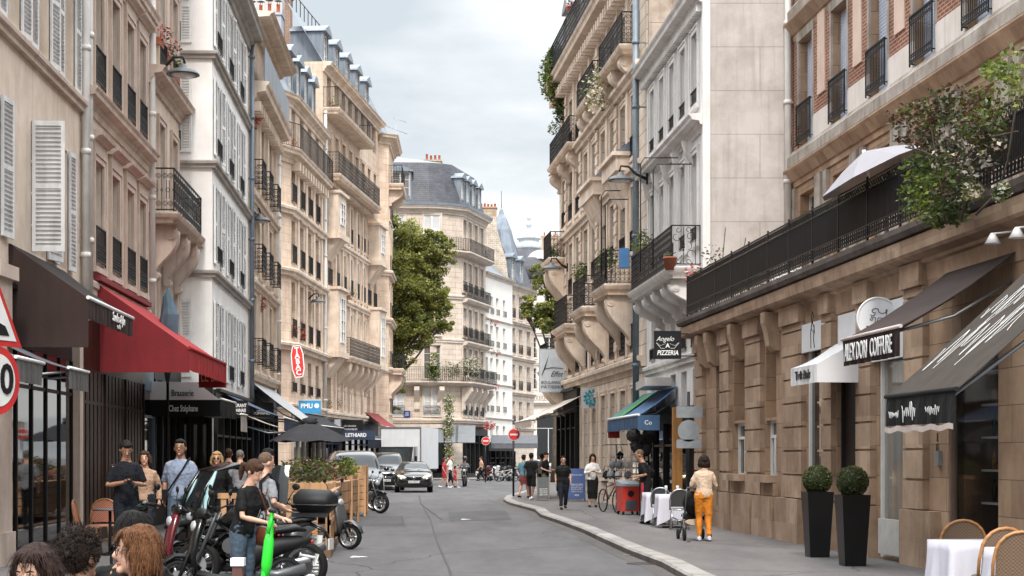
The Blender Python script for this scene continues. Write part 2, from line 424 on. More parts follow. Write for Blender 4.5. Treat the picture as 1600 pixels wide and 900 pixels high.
        def w3(a,b): s.wall.quad((a.x,a.y,zbase),(b.x,b.y,zbase),(b.x,b.y,top),(a.x,a.y,top))
        if sidel: w3(A2,A)
        if sider: w3(B,B2)
        w3(B2,A2)
        if roof:
            poly=[(q_.x,q_.y,top) for q_ in s.P]+[(B2.x,B2.y,top),(A2.x,A2.y,top)]
            s.wall.add(poly,[tuple(range(len(poly)))])
        s.back=(A2,B2)
        s.wall.build('wall',s.wm,s.root)
        if s.trim.v: s.trim.build('moulding',s.tm,s.root)
    def band(s,z,h=.25,out=.12,path=None,mb=None,kind='band'):
        path=path or s.P; mb=mb or s.trim
        if kind=='band': pr=[(-.02,z-h*.5),(out*.55,z-h*.5),(out*.6,z-h*.1),(out*.95,z),(out,z+h*.3),(out*.9,z+h*.42),(-.02,z+h*.5)]
        else: # cornice
            pr=[(-.02,z-h),(out*.15,z-h),(out*.2,z-h*.72),(out*.35,z-h*.66),(out*.4,z-h*.45),(out*.85,z-h*.38),(out*.9,z-h*.2),(out,z-h*.12),(out*1.05,z-.02),(out*.95,z),(-.02,z+.03)]
        mb.sweep(path,pr)
    def dentils(s,i,z,sp=.3,sz=(.12,.2,.18),u0=None,u1=None,mb=None):
        M=s.M(i); L=s.seg[i][2]; u0=0 if u0 is None else u0; u1=L if u1 is None else u1
        n=int((u1-u0)/sp); mb=mb or s.trim
        for k in range(n): mb.box(u0+sp*(k+.5)-sz[0]/2,u0+sp*(k+.5)+sz[0]/2,-sz[1],.0,z-sz[2],z,M=M)
    def pilaster(s,i,u,w,z0,z1,out=.08,m=None):
        s.trim.box(u-w/2,u+w/2,-out,.01,z0,z1,M=s.M(i))
    def balcony(s,i,u0,u1,z,out=.7,h=1.0,style='dense',cons=(),ch=1.1,cw=.22,slab=.22,sideL=True,sideR=True,sp=.12,mslab=None,chamf=0):
        M=s.M(i); p,d,L,a=s.seg[i]
        b=MB(); 
        lo=[(u0,.0),(u0,-out),(u1,-out),(u1,0)]
        if chamf: lo=[(u0,.0),(u0,-out+chamf),(u0+chamf,-out),(u1-chamf,-out),(u1,-out+chamf),(u1,0)]
        path=[(q[0],q[1]) for q in lo]
        pr=[(-.25,z-slab),(-.12,z-slab),(-.1,z-slab*.6),(0,z-slab*.45),(.04,z-slab*.2),(.05,z-.02),(.02,z),(-.25,z)]
        w=MB(); w.sweep(path,pr); 
        w.add([(q[0],q[1],z-.01) for q in lo],[tuple(range(len(lo)))]); w.add([(q[0],q[1],z-slab+.012) for q in lo],[tuple(range(len(lo)-1,-1,-1))])
        bo=w.build('balcony',mslab or s.tm,s.root,(p.x,p.y,0),a)
        r=MB(); ins=.07
        def sh(q): return (min(max(q[0],u0+ins),u1-ins),max(q[1],-out+ins))
        pts=[sh(q) for q in lo]
        for k in range(len(pts)-1):
            if k==0 and not sideL: continue
            if k==len(pts)-2 and not sideR: continue
            rail_run(r,pts[k],pts[k+1],z,h,style,sp)
        r.build('railing',M_IRON,bo)
        for c in cons:
            cm=MB(); o=out*.88
            n=16; pr=[]
            # S-scroll console silhouette in (y,z)
            top=[(0.0,z-slab),(-o,z-slab),(-o,z-slab-.12)]
            cur=[]
            for k in range(n+1):
                t=k/n; y=-o*(1-t)**1.25*(1+.25*sin(t*pi*1.0))+(-.05*sin(t*pi*2)); zz=z-slab-.12-(ch-.12)*(t**.85)
                cur.append((y-.04,zz))
            cm.prism(top+cur+[(0.0,z-slab-ch)],c-cw/2,c+cw/2,'x')
            # scroll rolls
            cm.cyl((c-cw/2-.03,-o+.1,z-slab-.2),(c+cw/2+.03,-o+.1,z-slab-.2),.13*min(1,ch),n=14)
            cm.cyl((c-cw/2-.05,-o+.1,z-slab-.2),(c+cw/2+.05,-o+.1,z-slab-.2),.05,n=10)
            cm.cyl((c-cw/2-.02,-.09,z-slab-ch+.1),(c+cw/2+.02,-.09,z-slab-ch+.1),.09,n=12)
            for q in (-.3,.3): cm.tube([(c+cw*q,cy-.012,cz) for cy,cz in cur],.02,5)
            cm.build('console',mslab or s.tm,bo)
        return bo
def chimney(b,parent,c,w,d,z0,z1,m,pots=4,rz=0,pm=None,caps=True,ph=.5):
    """stack standing on a roof: part of its building"""
    s=MB(); s.box(-w/2,w/2,-d/2,d/2,z0,z1-.12); s.box(-w/2-.07,w/2+.07,-d/2-.07,d/2+.07,z1-.12,z1)
    o=s.build('chimney',m,parent,(c[0],c[1],0),rz)
    for k in range(pots):
        q=MB(); x=-w/2+w*(k+.5)/pots; h=ph*random.uniform(.8,1.2); r=.1
        q.lathe([(r*1.1,z1),(r,z1+.05),(r*.85,z1+h*.9),(r,z1+h*.92),(r,z1+h),(r*.6,z1+h)],10,M=Matrix.Translation((x,0,0)))
        if caps:
            for an in (0,2.1,4.2): q.cyl((x+r*.7*cos(an),r*.7*sin(an),z1+h),(x+r*.7*cos(an),r*.7*sin(an),z1+h+.18),.012,n=4,mi=1)
            q.lathe([(.21,z1+h+.17),(.02,z1+h+.25),(0,z1+h+.25)],10,1,M=Matrix.Translation((x,0,0)))
        q.build('chimney_pot',[pm or M_POT,M_LEAD],o)
    return o
def roofprism(b,parent,path,z,h,inset,mat_,name='roof',top=None,tm=None):
    """mansard: slope from path inward"""
    m=MB(); n=len(path); P=[Vector(p) for p in path]; I=[]
    for i in range(n):
        d1=(P[i]-P[i-1]).normalized() if i>0 else (P[1]-P[0]).normalized(); d2=(P[i+1]-P[i]).normalized() if i<n-1 else d1
        n1=Vector((d1.y,-d1.x)); n2=Vector((d2.y,-d2.x)); nn=(n1+n2).normalized(); I.append(P[i]-nn*inset/max(.4,nn.dot(n1)))
    for i in range(n-1):
        m.quad((P[i].x,P[i].y,z),(P[i+1].x,P[i+1].y,z),(I[i+1].x,I[i+1].y,z+h),(I[i].x,I[i].y,z+h))
    return m,I
def pipe(b,px_u,i,z0,z1,out=.12,r=.07,m=None):
    s=MB(); s.cyl((px_u,-out,z0),(px_u,-out,z1),r,n=10)
    z=z0+1.2
    while z<z1: s.cyl((px_u,-out,z-.05),(px_u,-out,z+.05),r*1.25,n=10); s.box(px_u-.02,px_u+.02,-out,.0,z-.02,z+.02); z+=1.9
    p,d,L,a=b.seg[i]
    return s.build('drainpipe',m or M_PIPEW,b.root,(p.x,p.y,0),a)
# ================================================================ WORLD, CAMERA
def world():
    w=bpy.data.worlds.new('World'); SC.world=w; w.use_nodes=True; nt=w.node_tree; L=nt.links
    bg=nt.nodes['Background']; bg.inputs['Strength'].default_value=.1
    sky=_n(nt,'ShaderNodeTexSky'); sky.sky_type='NISHITA'; sky.sun_disc=False; sky.sun_elevation=R(48); sky.sun_rotation=R(176); sky.dust_density=3; sky.air_density=1.3
    tc=_n(nt,'ShaderNodeTexCoord'); sp=_n(nt,'ShaderNodeSeparateXYZ'); L.new(tc.outputs['Generated'],sp.inputs[0])
    # cloud deck: flatten direction on a plane overhead
    ad=_n(nt,'ShaderNodeMath',operation='MAXIMUM'); ad.inputs[1].default_value=0; L.new(sp.outputs['Z'],ad.inputs[0])
    ad2=_n(nt,'ShaderNodeMath',operation='ADD'); ad2.inputs[1].default_value=.16; L.new(ad.outputs[0],ad2.inputs[0])
    dx=_n(nt,'ShaderNodeMath',operation='DIVIDE'); dy=_n(nt,'ShaderNodeMath',operation='DIVIDE')
    L.new(sp.outputs['X'],dx.inputs[0]); L.new(ad2.outputs[0],dx.inputs[1]); L.new(sp.outputs['Y'],dy.inputs[0]); L.new(ad2.outputs[0],dy.inputs[1])
    cb=_n(nt,'ShaderNodeCombineXYZ'); L.new(dx.outputs[0],cb.inputs[0]); L.new(dy.outputs[0],cb.inputs[1]); cb.inputs[2].default_value=3.4
    ns=_n(nt,'ShaderNodeTexNoise'); ns.inputs['Scale'].default_value=1.25; ns.inputs['Detail'].default_value=9; ns.inputs['Roughness'].default_value=.52; L.new(cb.outputs[0],ns.inputs['Vector'])
    cr=_n(nt,'ShaderNodeValToRGB'); e=cr.color_ramp.elements
    e[0].position=.40; e[0].color=(3.55,3.85,4.05,1); e[1].position=.60; e[1].color=(6.3,6.3,6.3,1)
    m=e.new(.5); m.color=(4.75,4.9,5.0,1)
    L.new(ns.outputs['Fac'],cr.inputs[0])
    # overcast sky: brighter towards the zenith
    pw=_n(nt,'ShaderNodeMapRange'); pw.inputs[1].default_value=.27; pw.inputs[2].default_value=.9; pw.inputs[3].default_value=1; pw.inputs[4].default_value=5.0; L.new(sp.outputs['Z'],pw.inputs[0])
    ml=_n(nt,'ShaderNodeVectorMath',operation='SCALE'); L.new(cr.outputs[0],ml.inputs[0]); L.new(pw.outputs[0],ml.inputs['Scale'])
    mx=_n(nt,'ShaderNodeMix',data_type='RGBA'); mx.inputs[0].default_value=.9; L.new(sky.outputs[0],mx.inputs[6]); L.new(ml.outputs[0],mx.inputs[7])
    L.new(mx.outputs[2],bg.inputs['Color'])
world()
sun=bpy.data.lights.new('sun','SUN'); sun.energy=1.5; sun.angle=R(10); sun.color=(1,.95,.88)
so=bpy.data.objects.new('sun',sun); COL.objects.link(so); so.rotation_euler=(R(42),0,R(4)); 
cam=bpy.data.cameras.new('camera'); cam.lens=58.5; cam.sensor_width=36; cam.shift_y=.165; cam.clip_end=2000; cam.clip_start=.1
co=bpy.data.objects.new('camera',cam); COL.objects.link(co); co.location=(0,0,1.7); co.rotation_euler=(R(90),0,0); SC.camera=co
SC.view_settings.view_transform='Standard'; SC.view_settings.look='None'; SC.view_settings.exposure=1.02; SC.view_settings.gamma=1
# ================================================================ MATERIALS FOR THE SETTING
def asphalt(name,col,spots=.3,cracks=True):
    m,nt,b=nodes(name); L=nt.links; b.inputs['Roughness'].default_value=.75
    tc=_n(nt,'ShaderNodeTexCoord')
    n1=_n(nt,'ShaderNodeTexNoise'); n1.inputs['Scale'].default_value=60; n1.inputs['Detail'].default_value=3; L.new(tc.outputs['Object'],n1.inputs['Vector'])
    mp=_n(nt,'ShaderNodeMapping'); mp.inputs['Scale'].default_value=(.8,.18,1); L.new(tc.outputs['Object'],mp.inputs['Vector'])
    n2=_n(nt,'ShaderNodeTexNoise'); n2.inputs['Scale'].default_value=1.1; n2.inputs['Detail'].default_value=8; n2.inputs['Roughness'].default_value=.7; L.new(mp.outputs[0],n2.inputs['Vector'])
    c1=_n(nt,'ShaderNodeValToRGB'); c1.color_ramp.elements[0].position=.3; c1.color_ramp.elements[0].color=(*[c*.62 for c in col],1); c1.color_ramp.elements[1].position=.75; c1.color_ramp.elements[1].color=(*[c*1.5 for c in col],1); L.new(n1.outputs['Fac'],c1.inputs[0])
    c2=_n(nt,'ShaderNodeValToRGB'); c2.color_ramp.elements[0].position=.35; c2.color_ramp.elements[0].color=(.68,.68,.7,1); c2.color_ramp.elements[1].position=.68; c2.color_ramp.elements[1].color=(1.25,1.23,1.2,1); L.new(n2.outputs['Fac'],c2.inputs[0])
    mx=_n(nt,'ShaderNodeMix',data_type='RGBA',blend_type='MULTIPLY'); mx.inputs[0].default_value=1; L.new(c1.outputs[0],mx.inputs[6]); L.new(c2.outputs[0],mx.inputs[7])
    out=mx.outputs[2]
    vo=_n(nt,'ShaderNodeTexVoronoi'); vo.inputs['Scale'].default_value=1.7; L.new(tc.outputs['Object'],vo.inputs['Vector'])
    lt=_n(nt,'ShaderNodeMath',operation='LESS_THAN'); lt.inputs[1].default_value=.045; L.new(vo.outputs['Distance'],lt.inputs[0])
    m3=_n(nt,'ShaderNodeMix',data_type='RGBA'); m3.inputs[7].default_value=(*[min(1,c*3) for c in col],1); sc=_n(nt,'ShaderNodeMath',operation='MULTIPLY'); sc.inputs[1].default_value=spots; L.new(lt.outputs[0],sc.inputs[0]); L.new(sc.outputs[0],m3.inputs[0]); L.new(out,m3.inputs[6]); out=m3.outputs[2]
    if cracks:
        wv=_n(nt,'ShaderNodeTexNoise'); wv.inputs['Scale'].default_value=.9; wv.inputs['Detail'].default_value=5; L.new(tc.outputs['Object'],wv.inputs['Vector'])
        mp2=_n(nt,'ShaderNodeVectorMath',operation='MULTIPLY_ADD'); L.new(wv.outputs['Color'],mp2.inputs[0]); mp2.inputs[1].default_value=(.5,.5,0); L.new(tc.outputs['Object'],mp2.inputs[2])
        v2=_n(nt,'ShaderNodeTexVoronoi',feature='DISTANCE_TO_EDGE'); v2.inputs['Scale'].default_value=.16; L.new(mp2.outputs[0],v2.inputs['Vector'])
        l2=_n(nt,'ShaderNodeMath',operation='LESS_THAN'); l2.inputs[1].default_value=.0022; L.new(v2.outputs['Distance'],l2.inputs[0])
        m4=_n(nt,'ShaderNodeMix',data_type='RGBA'); L.new(l2.outputs[0],m4.inputs[0]); L.new(out,m4.inputs[6]); m4.inputs[7].default_value=(.018,.018,.02,1); out=m4.outputs[2]
    L.new(out,b.inputs['Base Color'])
    bp=_n(nt,'ShaderNodeBump'); bp.inputs['Strength'].default_value=.5; bp.inputs['Distance'].default_value=.008; L.new(n1.outputs['Fac'],bp.inputs['Height']); L.new(bp.outputs[0],b.inputs['Normal'])
    return m
M_ROAD=asphalt('asphalt_road',(.083,.080,.083)); M_PAVE=asphalt('asphalt_pavement',(.115,.106,.104),.25)
M_KERB=stone('kerb_granite',(.36,.34,.32),(.26,.25,.24),1.1,3,.02,(.08,.07,.07),.2,.25,.3)
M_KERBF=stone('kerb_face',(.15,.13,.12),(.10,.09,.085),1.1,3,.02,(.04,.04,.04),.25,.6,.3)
M_LINE=mat('road_paint',(.62,.62,.60),.7,0,.35,9)
# ================================================================ GROUND
def poly_obj(name,pts,z,m,lab=None):
    b=MB(); b.add([(p[0],p[1],z) for p in pts],[tuple(range(len(pts)))]); o=b.build(name,m); struct(o); return o
g=MB(); g.box(-700,700,-60,1600,-.5,-.004); struct(g.build('ground',M_ROAD))
g=MB()
for y in range(-20,240,20): g.quad((-22,y,0),(30,y,0),(30,y+20,0),(-22,y+20,0))
struct(g.build('road',M_ROAD))
# right pavement with granite kerb; outer edge measured on the photograph
KR=[(3.4,2),(2.95,14),(2.37,22.7),(2.3,25.5),(2.04,28.7),(1.82,32.6),(1.58,37.3),(1.15,42.8),(.80,46.7),(.70,51.4),(-.1,59),(-.33,63.2),(-.25,68),(.15,73),(.65,79),(1.6,84),(3.2,87),(12,90)]
def pavement(name,edge,far,z=.12,kw=.3,side=1):
    """edge: kerb polyline near->far; far: closing points"""
    s=MB(); P=[Vector(p) for p in edge]; n=len(P); I=[]
    for i in range(n):
        d=(P[min(i+1,n-1)]-P[max(i-1,0)]).normalized(); nn=Vector((d.y,-d.x))*side; I.append(P[i]+nn*kw)
    s.add([(q.x,q.y,z) for q in I]+[(q[0],q[1],z) for q in far],[tuple(range(n+len(far)))]); o=s.build(name,M_PAVE); struct(o)
    k=MB(); L=0
    vs=[];fs=[];uvd=[]
    for i in range(n-1):
        k.quad((P[i].x,P[i].y,z-.03),(P[i+1].x,P[i+1].y,z-.03),(P[i+1].x,P[i+1].y,0),(P[i].x,P[i].y,0),1)
        a=P[i]+(I[i]-P[i])*.1; b=P[i+1]+(I[i+1]-P[i+1])*.1
        k.quad((P[i].x,P[i].y,z-.03),(P[i+1].x,P[i+1].y,z-.03),(b.x,b.y,z+.004),(a.x,a.y,z+.004))
        k.quad((a.x,a.y,z+.004),(b.x,b.y,z+.004),(I[i+1].x,I[i+1].y,z+.004),(I[i].x,I[i].y,z+.004))
    # joints as real gaps are too fine: UV along the run drives the stone joints
    me=k.mesh('kerb',[M_KERB,M_KERBF])
    uv=me.uv_layers[0].data
    cum=[0]
    for i in range(n-1): cum.append(cum[-1]+(P[i+1]-P[i]).length)
    for f in me.polygons:
        i=f.index//3
        for l,vi in zip(f.loop_indices,f.vertices):
            q=Vector(me.vertices[vi].co[:2]); d=(P[i+1]-P[i]).normalized(); uv[l].uv=(cum[i]+(q-P[i]).dot(d),.5+.1*me.vertices[vi].co[2])
    o=inst('kerb',me); struct(o)
pavement('pavement',KR,[(14,90),(14,2)])
KL=[(-4.1,2),(-4.75,20),(-5.1,27),(-5.5,35),(-6.3,50),(-7.0,64)]
pavement('pavement',KL,[(-16,64),(-14,2)],side=-1)
KL2=[(-7.4,74),(-7.0,78),(-6.6,86),(-5.9,97),(-5.2,104),(-6.5,107),(-12,108)]
pavement('pavement',KL2,[(-22,108),(-22,74)],side=-1)
KC=[(-16,122),(-9,120.5),(-4.2,121.5),(-2.0,124.5),(.2,131),(3.0,142),(6,160)]
pavement('pavement',KC,[(6,170),(-20,170),(-20,124)],side=-1)
# white ticks of the terrace bay on the road
k=0
l=MB()
for i in range(16):
    y=21.5+i*.75; x=-2.62-.072*(y-21.5)
    l.quad((x-.42,y,.004),(x,y,.004),(x-.02,y+.28,.004),(x-.44,y+.28,.004))
struct(l.build('road_marking',M_LINE))

M_PATCH=asphalt('asphalt_patch',(.055,.054,.058),.1,False); M_SEAM=mat('tar_seam',(.03,.03,.03),.5)
def strip(name,pts,w,m,z=.004):
    s=MB()
    for a,b in zip(pts,pts[1:]):
        a=Vector(a);b=Vector(b); d=(b-a).normalized(); n=Vector((d.y,-d.x))*w; s.quad((a.x+n.x,a.y+n.y,z),(b.x+n.x,b.y+n.y,z),(b.x-n.x,b.y-n.y,z),(a.x-n.x,a.y-n.y,z))
    struct(s.build(name,m))
def pg(*pp): return [gp(x,y).xy for x,y in pp]
strip('tar_seam',pg((660,790),(672,812),(684,850),(700,885),(712,920)),.018,M_SEAM); strip('tar_seam',pg((601,806),(629,806),(632,824)),.02,M_SEAM); strip('tar_seam',pg((655,775),(658,788),(690,812)),.02,M_SEAM,.008)
s=MB(); a,b,c,d=[gp(*q) for q in ((700,800),(790,798),(800,812),(702,815))]; s.add([(q.x,q.y,.004) for q in (a,b,c,d)],[(0,1,2,3)]); struct(s.build('road_patch',M_PATCH))
s=MB(); a,b,c,d=[gp(*q) for q in ((560,806),(628,807),(630,822),(545,822))]; s.add([(q.x,q.y,.004) for q in (a,b,c,d)],[(0,1,2,3)]); struct(s.build('road_patch',M_PATCH))
s=MB()
for i in range(len(KR)-4): 
    a,b=KR[i],KR[i+1]; s.quad((a[0]-.28,a[1],.0035),(b[0]-.28,b[1],.0035),(b[0],b[1],.0035),(a[0],a[1],.0035))
struct(s.build('gutter_strip',asphalt('gutter',(.075,.066,.060),.3,False)))
# ================================================================ LEFT SIDE OF THE STREET
S_CREAM=stone('plaster_cream',(.70,.585,.485),(.685,.575,.475),40,40,.001,None,.16,.42,.25,.9,dirtcol=(.22,.155,.12))
S_CREAMT=stone('plaster_cream_trim',(.60,.49,.42),(.57,.47,.40),40,40,.001,None,.2,.5,.3,.9,dirtcol=(.13,.09,.07))
S_WHITE=stone('plaster_white',(.87,.85,.83),(.86,.84,.82),40,40,.001,None,.08,.22,.2,.9,dirtcol=(.25,.23,.21))
S_PEACH=stone('stone_peach',(.74,.585,.46),(.68,.52,.40),1.1,.38,.007,(.36,.25,.18),.18,.42,.35,.85,dirtcol=(.2,.13,.09))
S_PEACHR=stone('stone_peach_rusticated',(.58,.42,.32),(.54,.39,.29),1.3,.42,.022,(.20,.13,.09),.16,.35,.6,.85)
S_PEACHT=stone('stone_peach_trim',(.74,.61,.50),(.70,.585,.48),1.4,5,.004,(.4,.3,.22),.2,.5,.3,.85,dirtcol=(.14,.10,.08))
LD=-6.4; 
def lp(z,D=6.4,m=-.0496): return V(-D+m*z,z,0)
z_of=lambda px:16640/(671-px)
# ---- L1 cream house with grey-white shutters (nearest, left)
b=Bldg('apartment_house','cream rendered house with weathered grey-white louvred shutters, nearest on the left',[lp(17),lp(z_of(127))],S_CREAM,S_CREAMT)
U=lambda z:(z-17)*1.00123
sp=spec(w=.92,shut='open',sm=M_SHUTG,reveal=.18,sur='none',guard=None)
for z in (19.2,21.2,23.4,25.5,27.5,29.45):
    b.window(0,U(z),8.28,10.5,sp); b.window(0,U(z),11.6,13.6,sp)
for z in (20.6,24.25): b.window(0,U(z),5.0,7.1,spec(w=1.0,shut='open',sm=M_SHUTG,reveal=.18))
b.window(0,U(27.25),5.0,7.1,spec(w=1.04,shut='left90',sm=M_SHUTG,reveal=.18))
b.window(0,U(29.0),5.0,7.1,spec(w=.8,shut='open',sm=M_SHUTG,reveal=.18))
b.band(8.12,.22,.16); b.band(11.1,.3,.2); b.band(4.4,.3,.12)
b.band(15,.6,.5,kind='cornice')
pipe(b,U(30.5),0,4.2,15,.10,.075)
b.finish(15,9)
# ---- L2 cream house with pedimented narrow windows
b=Bldg('apartment_house','cream house with tall narrow windows under moulded hoods and black guard rails, beside the shutters',[lp(z_of(128)),lp(z_of(230))],S_CREAM,S_CREAMT)
z0=z_of(128); us=[(z-z0)*1.0012 for z in (32.1,33.75,35.4,36.9)]
b.rows(0,us,[(5.35,7.36,dict(sur='hood')),(8.78,10.9,dict(sur='hood')),(12.0,14.0)],spec(w=.85,kind='french',guard='dense',gh=.72,gout=.06,sur='flat',reveal=.24,fm=M_FRAMEB))
b.band(8.55,.4,.28,kind='cornice'); b.band(11.65,.45,.3,kind='cornice'); b.band(4.9,.3,.1)
b.band(15.6,.6,.5,kind='cornice'); pipe(b,.12,0,4.5,15.4,.1,.08)
b.finish(15.6,9)
# ---- L3 house with the scrolled balcony
b=Bldg('apartment_house','narrow cream house carrying a black scrolled iron balcony on a carved stone bracket',[lp(z_of(230)),lp(42.55)],S_CREAM,S_CREAMT)
z0=z_of(230); us=[(z-z0) for z in (39.6,41.6)]
b.rows(0,us,[(4.6,6.6),(7.3,9.6),(10.9,13.1,dict(guard='dense')),(14,15.8)],spec(w=.85,sur='flat',reveal=.2,fm=M_FRAME,gh=.6))
b.band(10.6,.4,.4,kind='cornice'); b.band(13.6,.3,.2); b.band(16.4,.6,.5,kind='cornice')
b.balcony(0,.25,4.9,7.3,.62,1.02,'scroll',cons=(.75,2.4,4.1),ch=1.25,cw=.3,slab=.26,sp=.1,mslab=S_CREAMT)
pipe(b,.1,0,4.5,16,.1,.07)
b.finish(16.4,9)
# ---- L4 white house with white shutters, stands a little forward
P0=V(-11.5,42.6,0); P1=V(-7.68,42.6,0); P2=V(-5.24-.0577*52.2,52.2,0)
b=Bldg('apartment_house','white corner house with rows of white louvred shutters and grey string courses',[P0,P1,P2],S_WHITE,stone('string_grey',(.40,.37,.34),(.38,.35,.32),9,9,.001,None,.2,.4,.3))
s4=spec(w=.95,shut='open',sm=M_SHUT,reveal=.16,guard='plain',gh=.45,gout=.06)
for (za,zb) in ((3.75,5.75),(6.7,8.75),(9.5,11.5),(12.3,14.2)):
    b.window(0,2.68+.0,za,zb,spec(w=.62,shut='open',sm=M_SHUT,reveal=.18,guard='dense',gh=.5))
    for u in (1.25,4.1,7.0): b.window(1,u,za,zb,s4)
for z in (6.4,9.2,12.0): b.band(z,.2,.16)
b.band(14.9,.5,.5,kind='cornice')
pipe(b,9.4,1,3.5,14.6,.12,.07,M_PIPEG)
rm,I=roofprism(b,b.root,[(0,0),(3.82,0),tuple(b.P[2])],14.9,3.2,1.6,M_ZINC); rm.build('roof',M_ZINC,b.root)
b.finish(14.9,9,roof=True)
# ---- L5 ornate cream house, zinc-railed balcony under deep cornice
def l5(z): return V(-6.04-.0423*z,z,0)
b=Bldg('apartment_house','ornate cream house with deep cornice and grey zinc parapet beside the white shutters',[l5(52.2),l5(60.5)],S_PEACH,S_PEACHT)
b.rows(0,[1.3,3.6,6.2],[(4.6,6.9),(7.6,9.6),(10.3,12.6)],spec(w=1.0,guard='dense',gh=.85,gout=.34,sur='hood',reveal=.25))
for z in (4.3,7.2,9.95): b.band(z,.3,.22)
b.band(13.5,.8,.6,kind='cornice'); b.dentils(0,12.9,.5,(.16,.35,.3))
for u in (.15,2.45,4.9,7.9): b.pilaster(0,u,.4,4.4,12.7,.1)
r=MB(); r.sweep([tuple(b.P[0]),tuple(b.P[1])],[(.45,13.5),(.5,13.5),(.5,14.6),(.45,14.6)]); r.build('zinc_parapet',M_ZINC,b.root)
b.band(15.7,.4,.75,kind='cornice')
pipe(b,8.1,0,3.5,13,.14,.08)
b.finish(15.6,9)
rm,I=roofprism(b,None,[tuple(b.P[0]),tuple(b.P[1])],15.6,2.4,1.4,M_ZINC); rm.build('roof',M_ZINC,b.root)
# ---- L6 peach stone corner house across the side street
def l6(z): return V(-14.18+.048*z,z,0)
c=l6(77.4); c2=l6(78.3)
b=Bldg('apartment_house','peach stone corner house with plain narrow windows and a long black top balcony',[V(-19,77.0,0),V(c.x-.5,77.0,0),c2,l6(87.9)],S_PEACH,S_PEACHT)
us=[.75,3.05,5.3,7.6]; L=b.seg[2][2]
b.rows(2,us,[(4.7,6.4,dict(gh=.5)),(7.3,10.0),(10.8,12.9),(13.7,15.4)],spec(w=1.0,guard='plain',gh=.9,reveal=.3,sur='none'))
for u in us[:]: 
    for z in (10.15,13.05): b.trim.box(u-.75,u+.75,-.16,.01,z,z+.12,M=b.M(2))
b.rows(2,us,[(16.3,18.2)],spec(w=1.0,reveal=.15))
for z,o in ((6.9,.45),(10.4,.35),(13.3,.3)): b.band(z,.38,o)
for u in (1.9,4.2,6.45,8.9): b.pilaster(2,u,.5,7.1,15.9,.07)
b.band(4.1,.3,.25)
b.band(16.1,.6,.55,kind='cornice'); b.dentils(2,15.62,.75,(.25,.42,.4)); b.dentils(0,15.62,.75,(.25,.42,.4))
b.band(18.7,.55,.45,kind='cornice')
r=MB(); pp=[b.P[0]+Vector((0,-.5)),b.P[1]+Vector((.1,-.5)),b.P[2]+Vector((.5,-.2)),b.P[3]+Vector((.5,0))]
for p,q in zip(pp,pp[1:]): rail_run(r,p,q,16.15,1.15,'friezes' if q is pp[1] else 'plain',.13)
r.build('railing',M_IRON,b.root)
pipe(b,9.4,2,3.5,15.6,.12,.09)
b.finish(18.7,10)
rm,I=roofprism(b,None,[tuple(p) for p in b.P],18.72,3.4,1.3,M_ZINC); 
ro=rm.build('roof',M_ZINC,b.root)
def dormer(b,i,u,z,w=1.1,h=1.9,dep=1.3,m=M_ZINC,out=.0,ped=True,fm=M_FRAME,parent=None):
    M=b.M(i); s=MB(); y0=.15-out
    s.box(u-w/2-.12,u-w/2+.02,y0,y0+dep,z,z+h,M=M); s.box(u+w/2-.02,u+w/2+.12,y0,y0+dep,z,z+h,M=M); s.box(u-w/2,u+w/2,y0+.12,y0+dep,z,z+.05,M=M)
    if ped: s.prism([(u-w/2-.28,z+h),(u+w/2+.28,z+h),(u+w/2+.24,z+h+.12),(u,z+h+.48),(u-w/2-.24,z+h+.12)],y0-.18,y0+dep,'y',M=M)
    else: s.box(u-w/2-.25,u+w/2+.25,y0-.2,y0+dep,z+h,z+h+.14,M=M)
    d=s.build('dormer',m,parent or b.root)
    p,dd,L,a=b.seg[i]; fo,pa=win_meshes(w-.04,h-.06,'french',fm,M_GLASS); n=Vector((dd.y,-dd.x)); q=p+dd*u-n*(y0+.1)
    o=inst('window',fo,d,(q.x,q.y,z+.05),a); inst('pane',pa,o); return d
for u in (.8,3.0,5.2,7.4): dormer(b,2,u,18.95,1.0,1.9)
M_CHIM=mat('chimney_render',(.50,.47,.46),.85,0,.15,2,streak=2)
M_CHIMY=stone('chimney_stone',(.46,.36,.26),(.42,.32,.23),.6,.3,.01,None,.2,.4)
M_CHIMB=stone('chimney_brick',(.30,.17,.11),(.24,.13,.09),.25,.08,.01,(.4,.35,.3),.2,.4)
chimney(b,b.root,(2.2,1.6),.9,.6,18.7,22.6,M_CHIM,2)
chimney(b,b.root,(3.9,3.4),1.6,.8,18.7,21.2,M_CHIM,2,caps=False,pm=mat('pot_orange',(.55,.20,.05),.8))
chimney(b,b.root,(5.3,9.3),3.6,1.1,18.7,24.6,mat('chimney_grey',(.36,.38,.43),.85,0,.1,2,streak=1),8,rz=.0)
# ---- L7 peach house with stone bays and long balconies
def l7(z): return V(-18.45+.0962*z,z,0)
b=Bldg('apartment_house','peach stone house with projecting bays, bracketed balcony and long black railings up high',[l7(87.9),l7(104.6)],S_PEACH,S_PEACHT)
L=b.seg[0][2]; us=[1.6+1.95*i for i in range(8)]
b.rows(0,us,[(4.3,6.5,dict(sur='key',gh=.6)),(7.5,9.8,dict(sur='flat')),(10.9,13.0,dict(sur='hood',guard='dense',gh=.9)),(13.9,15.9,dict(sur='flat',guard='dense',gh=.8)),(17.1,19.2,dict(sur='flat')),(20.5,22.2)],spec(w=1.05,reveal=.3,guard=None))
for z,o in ((4.0,.25),(7.1,.3),(10.4,.25),(13.4,.25)): b.band(z,.34,o)
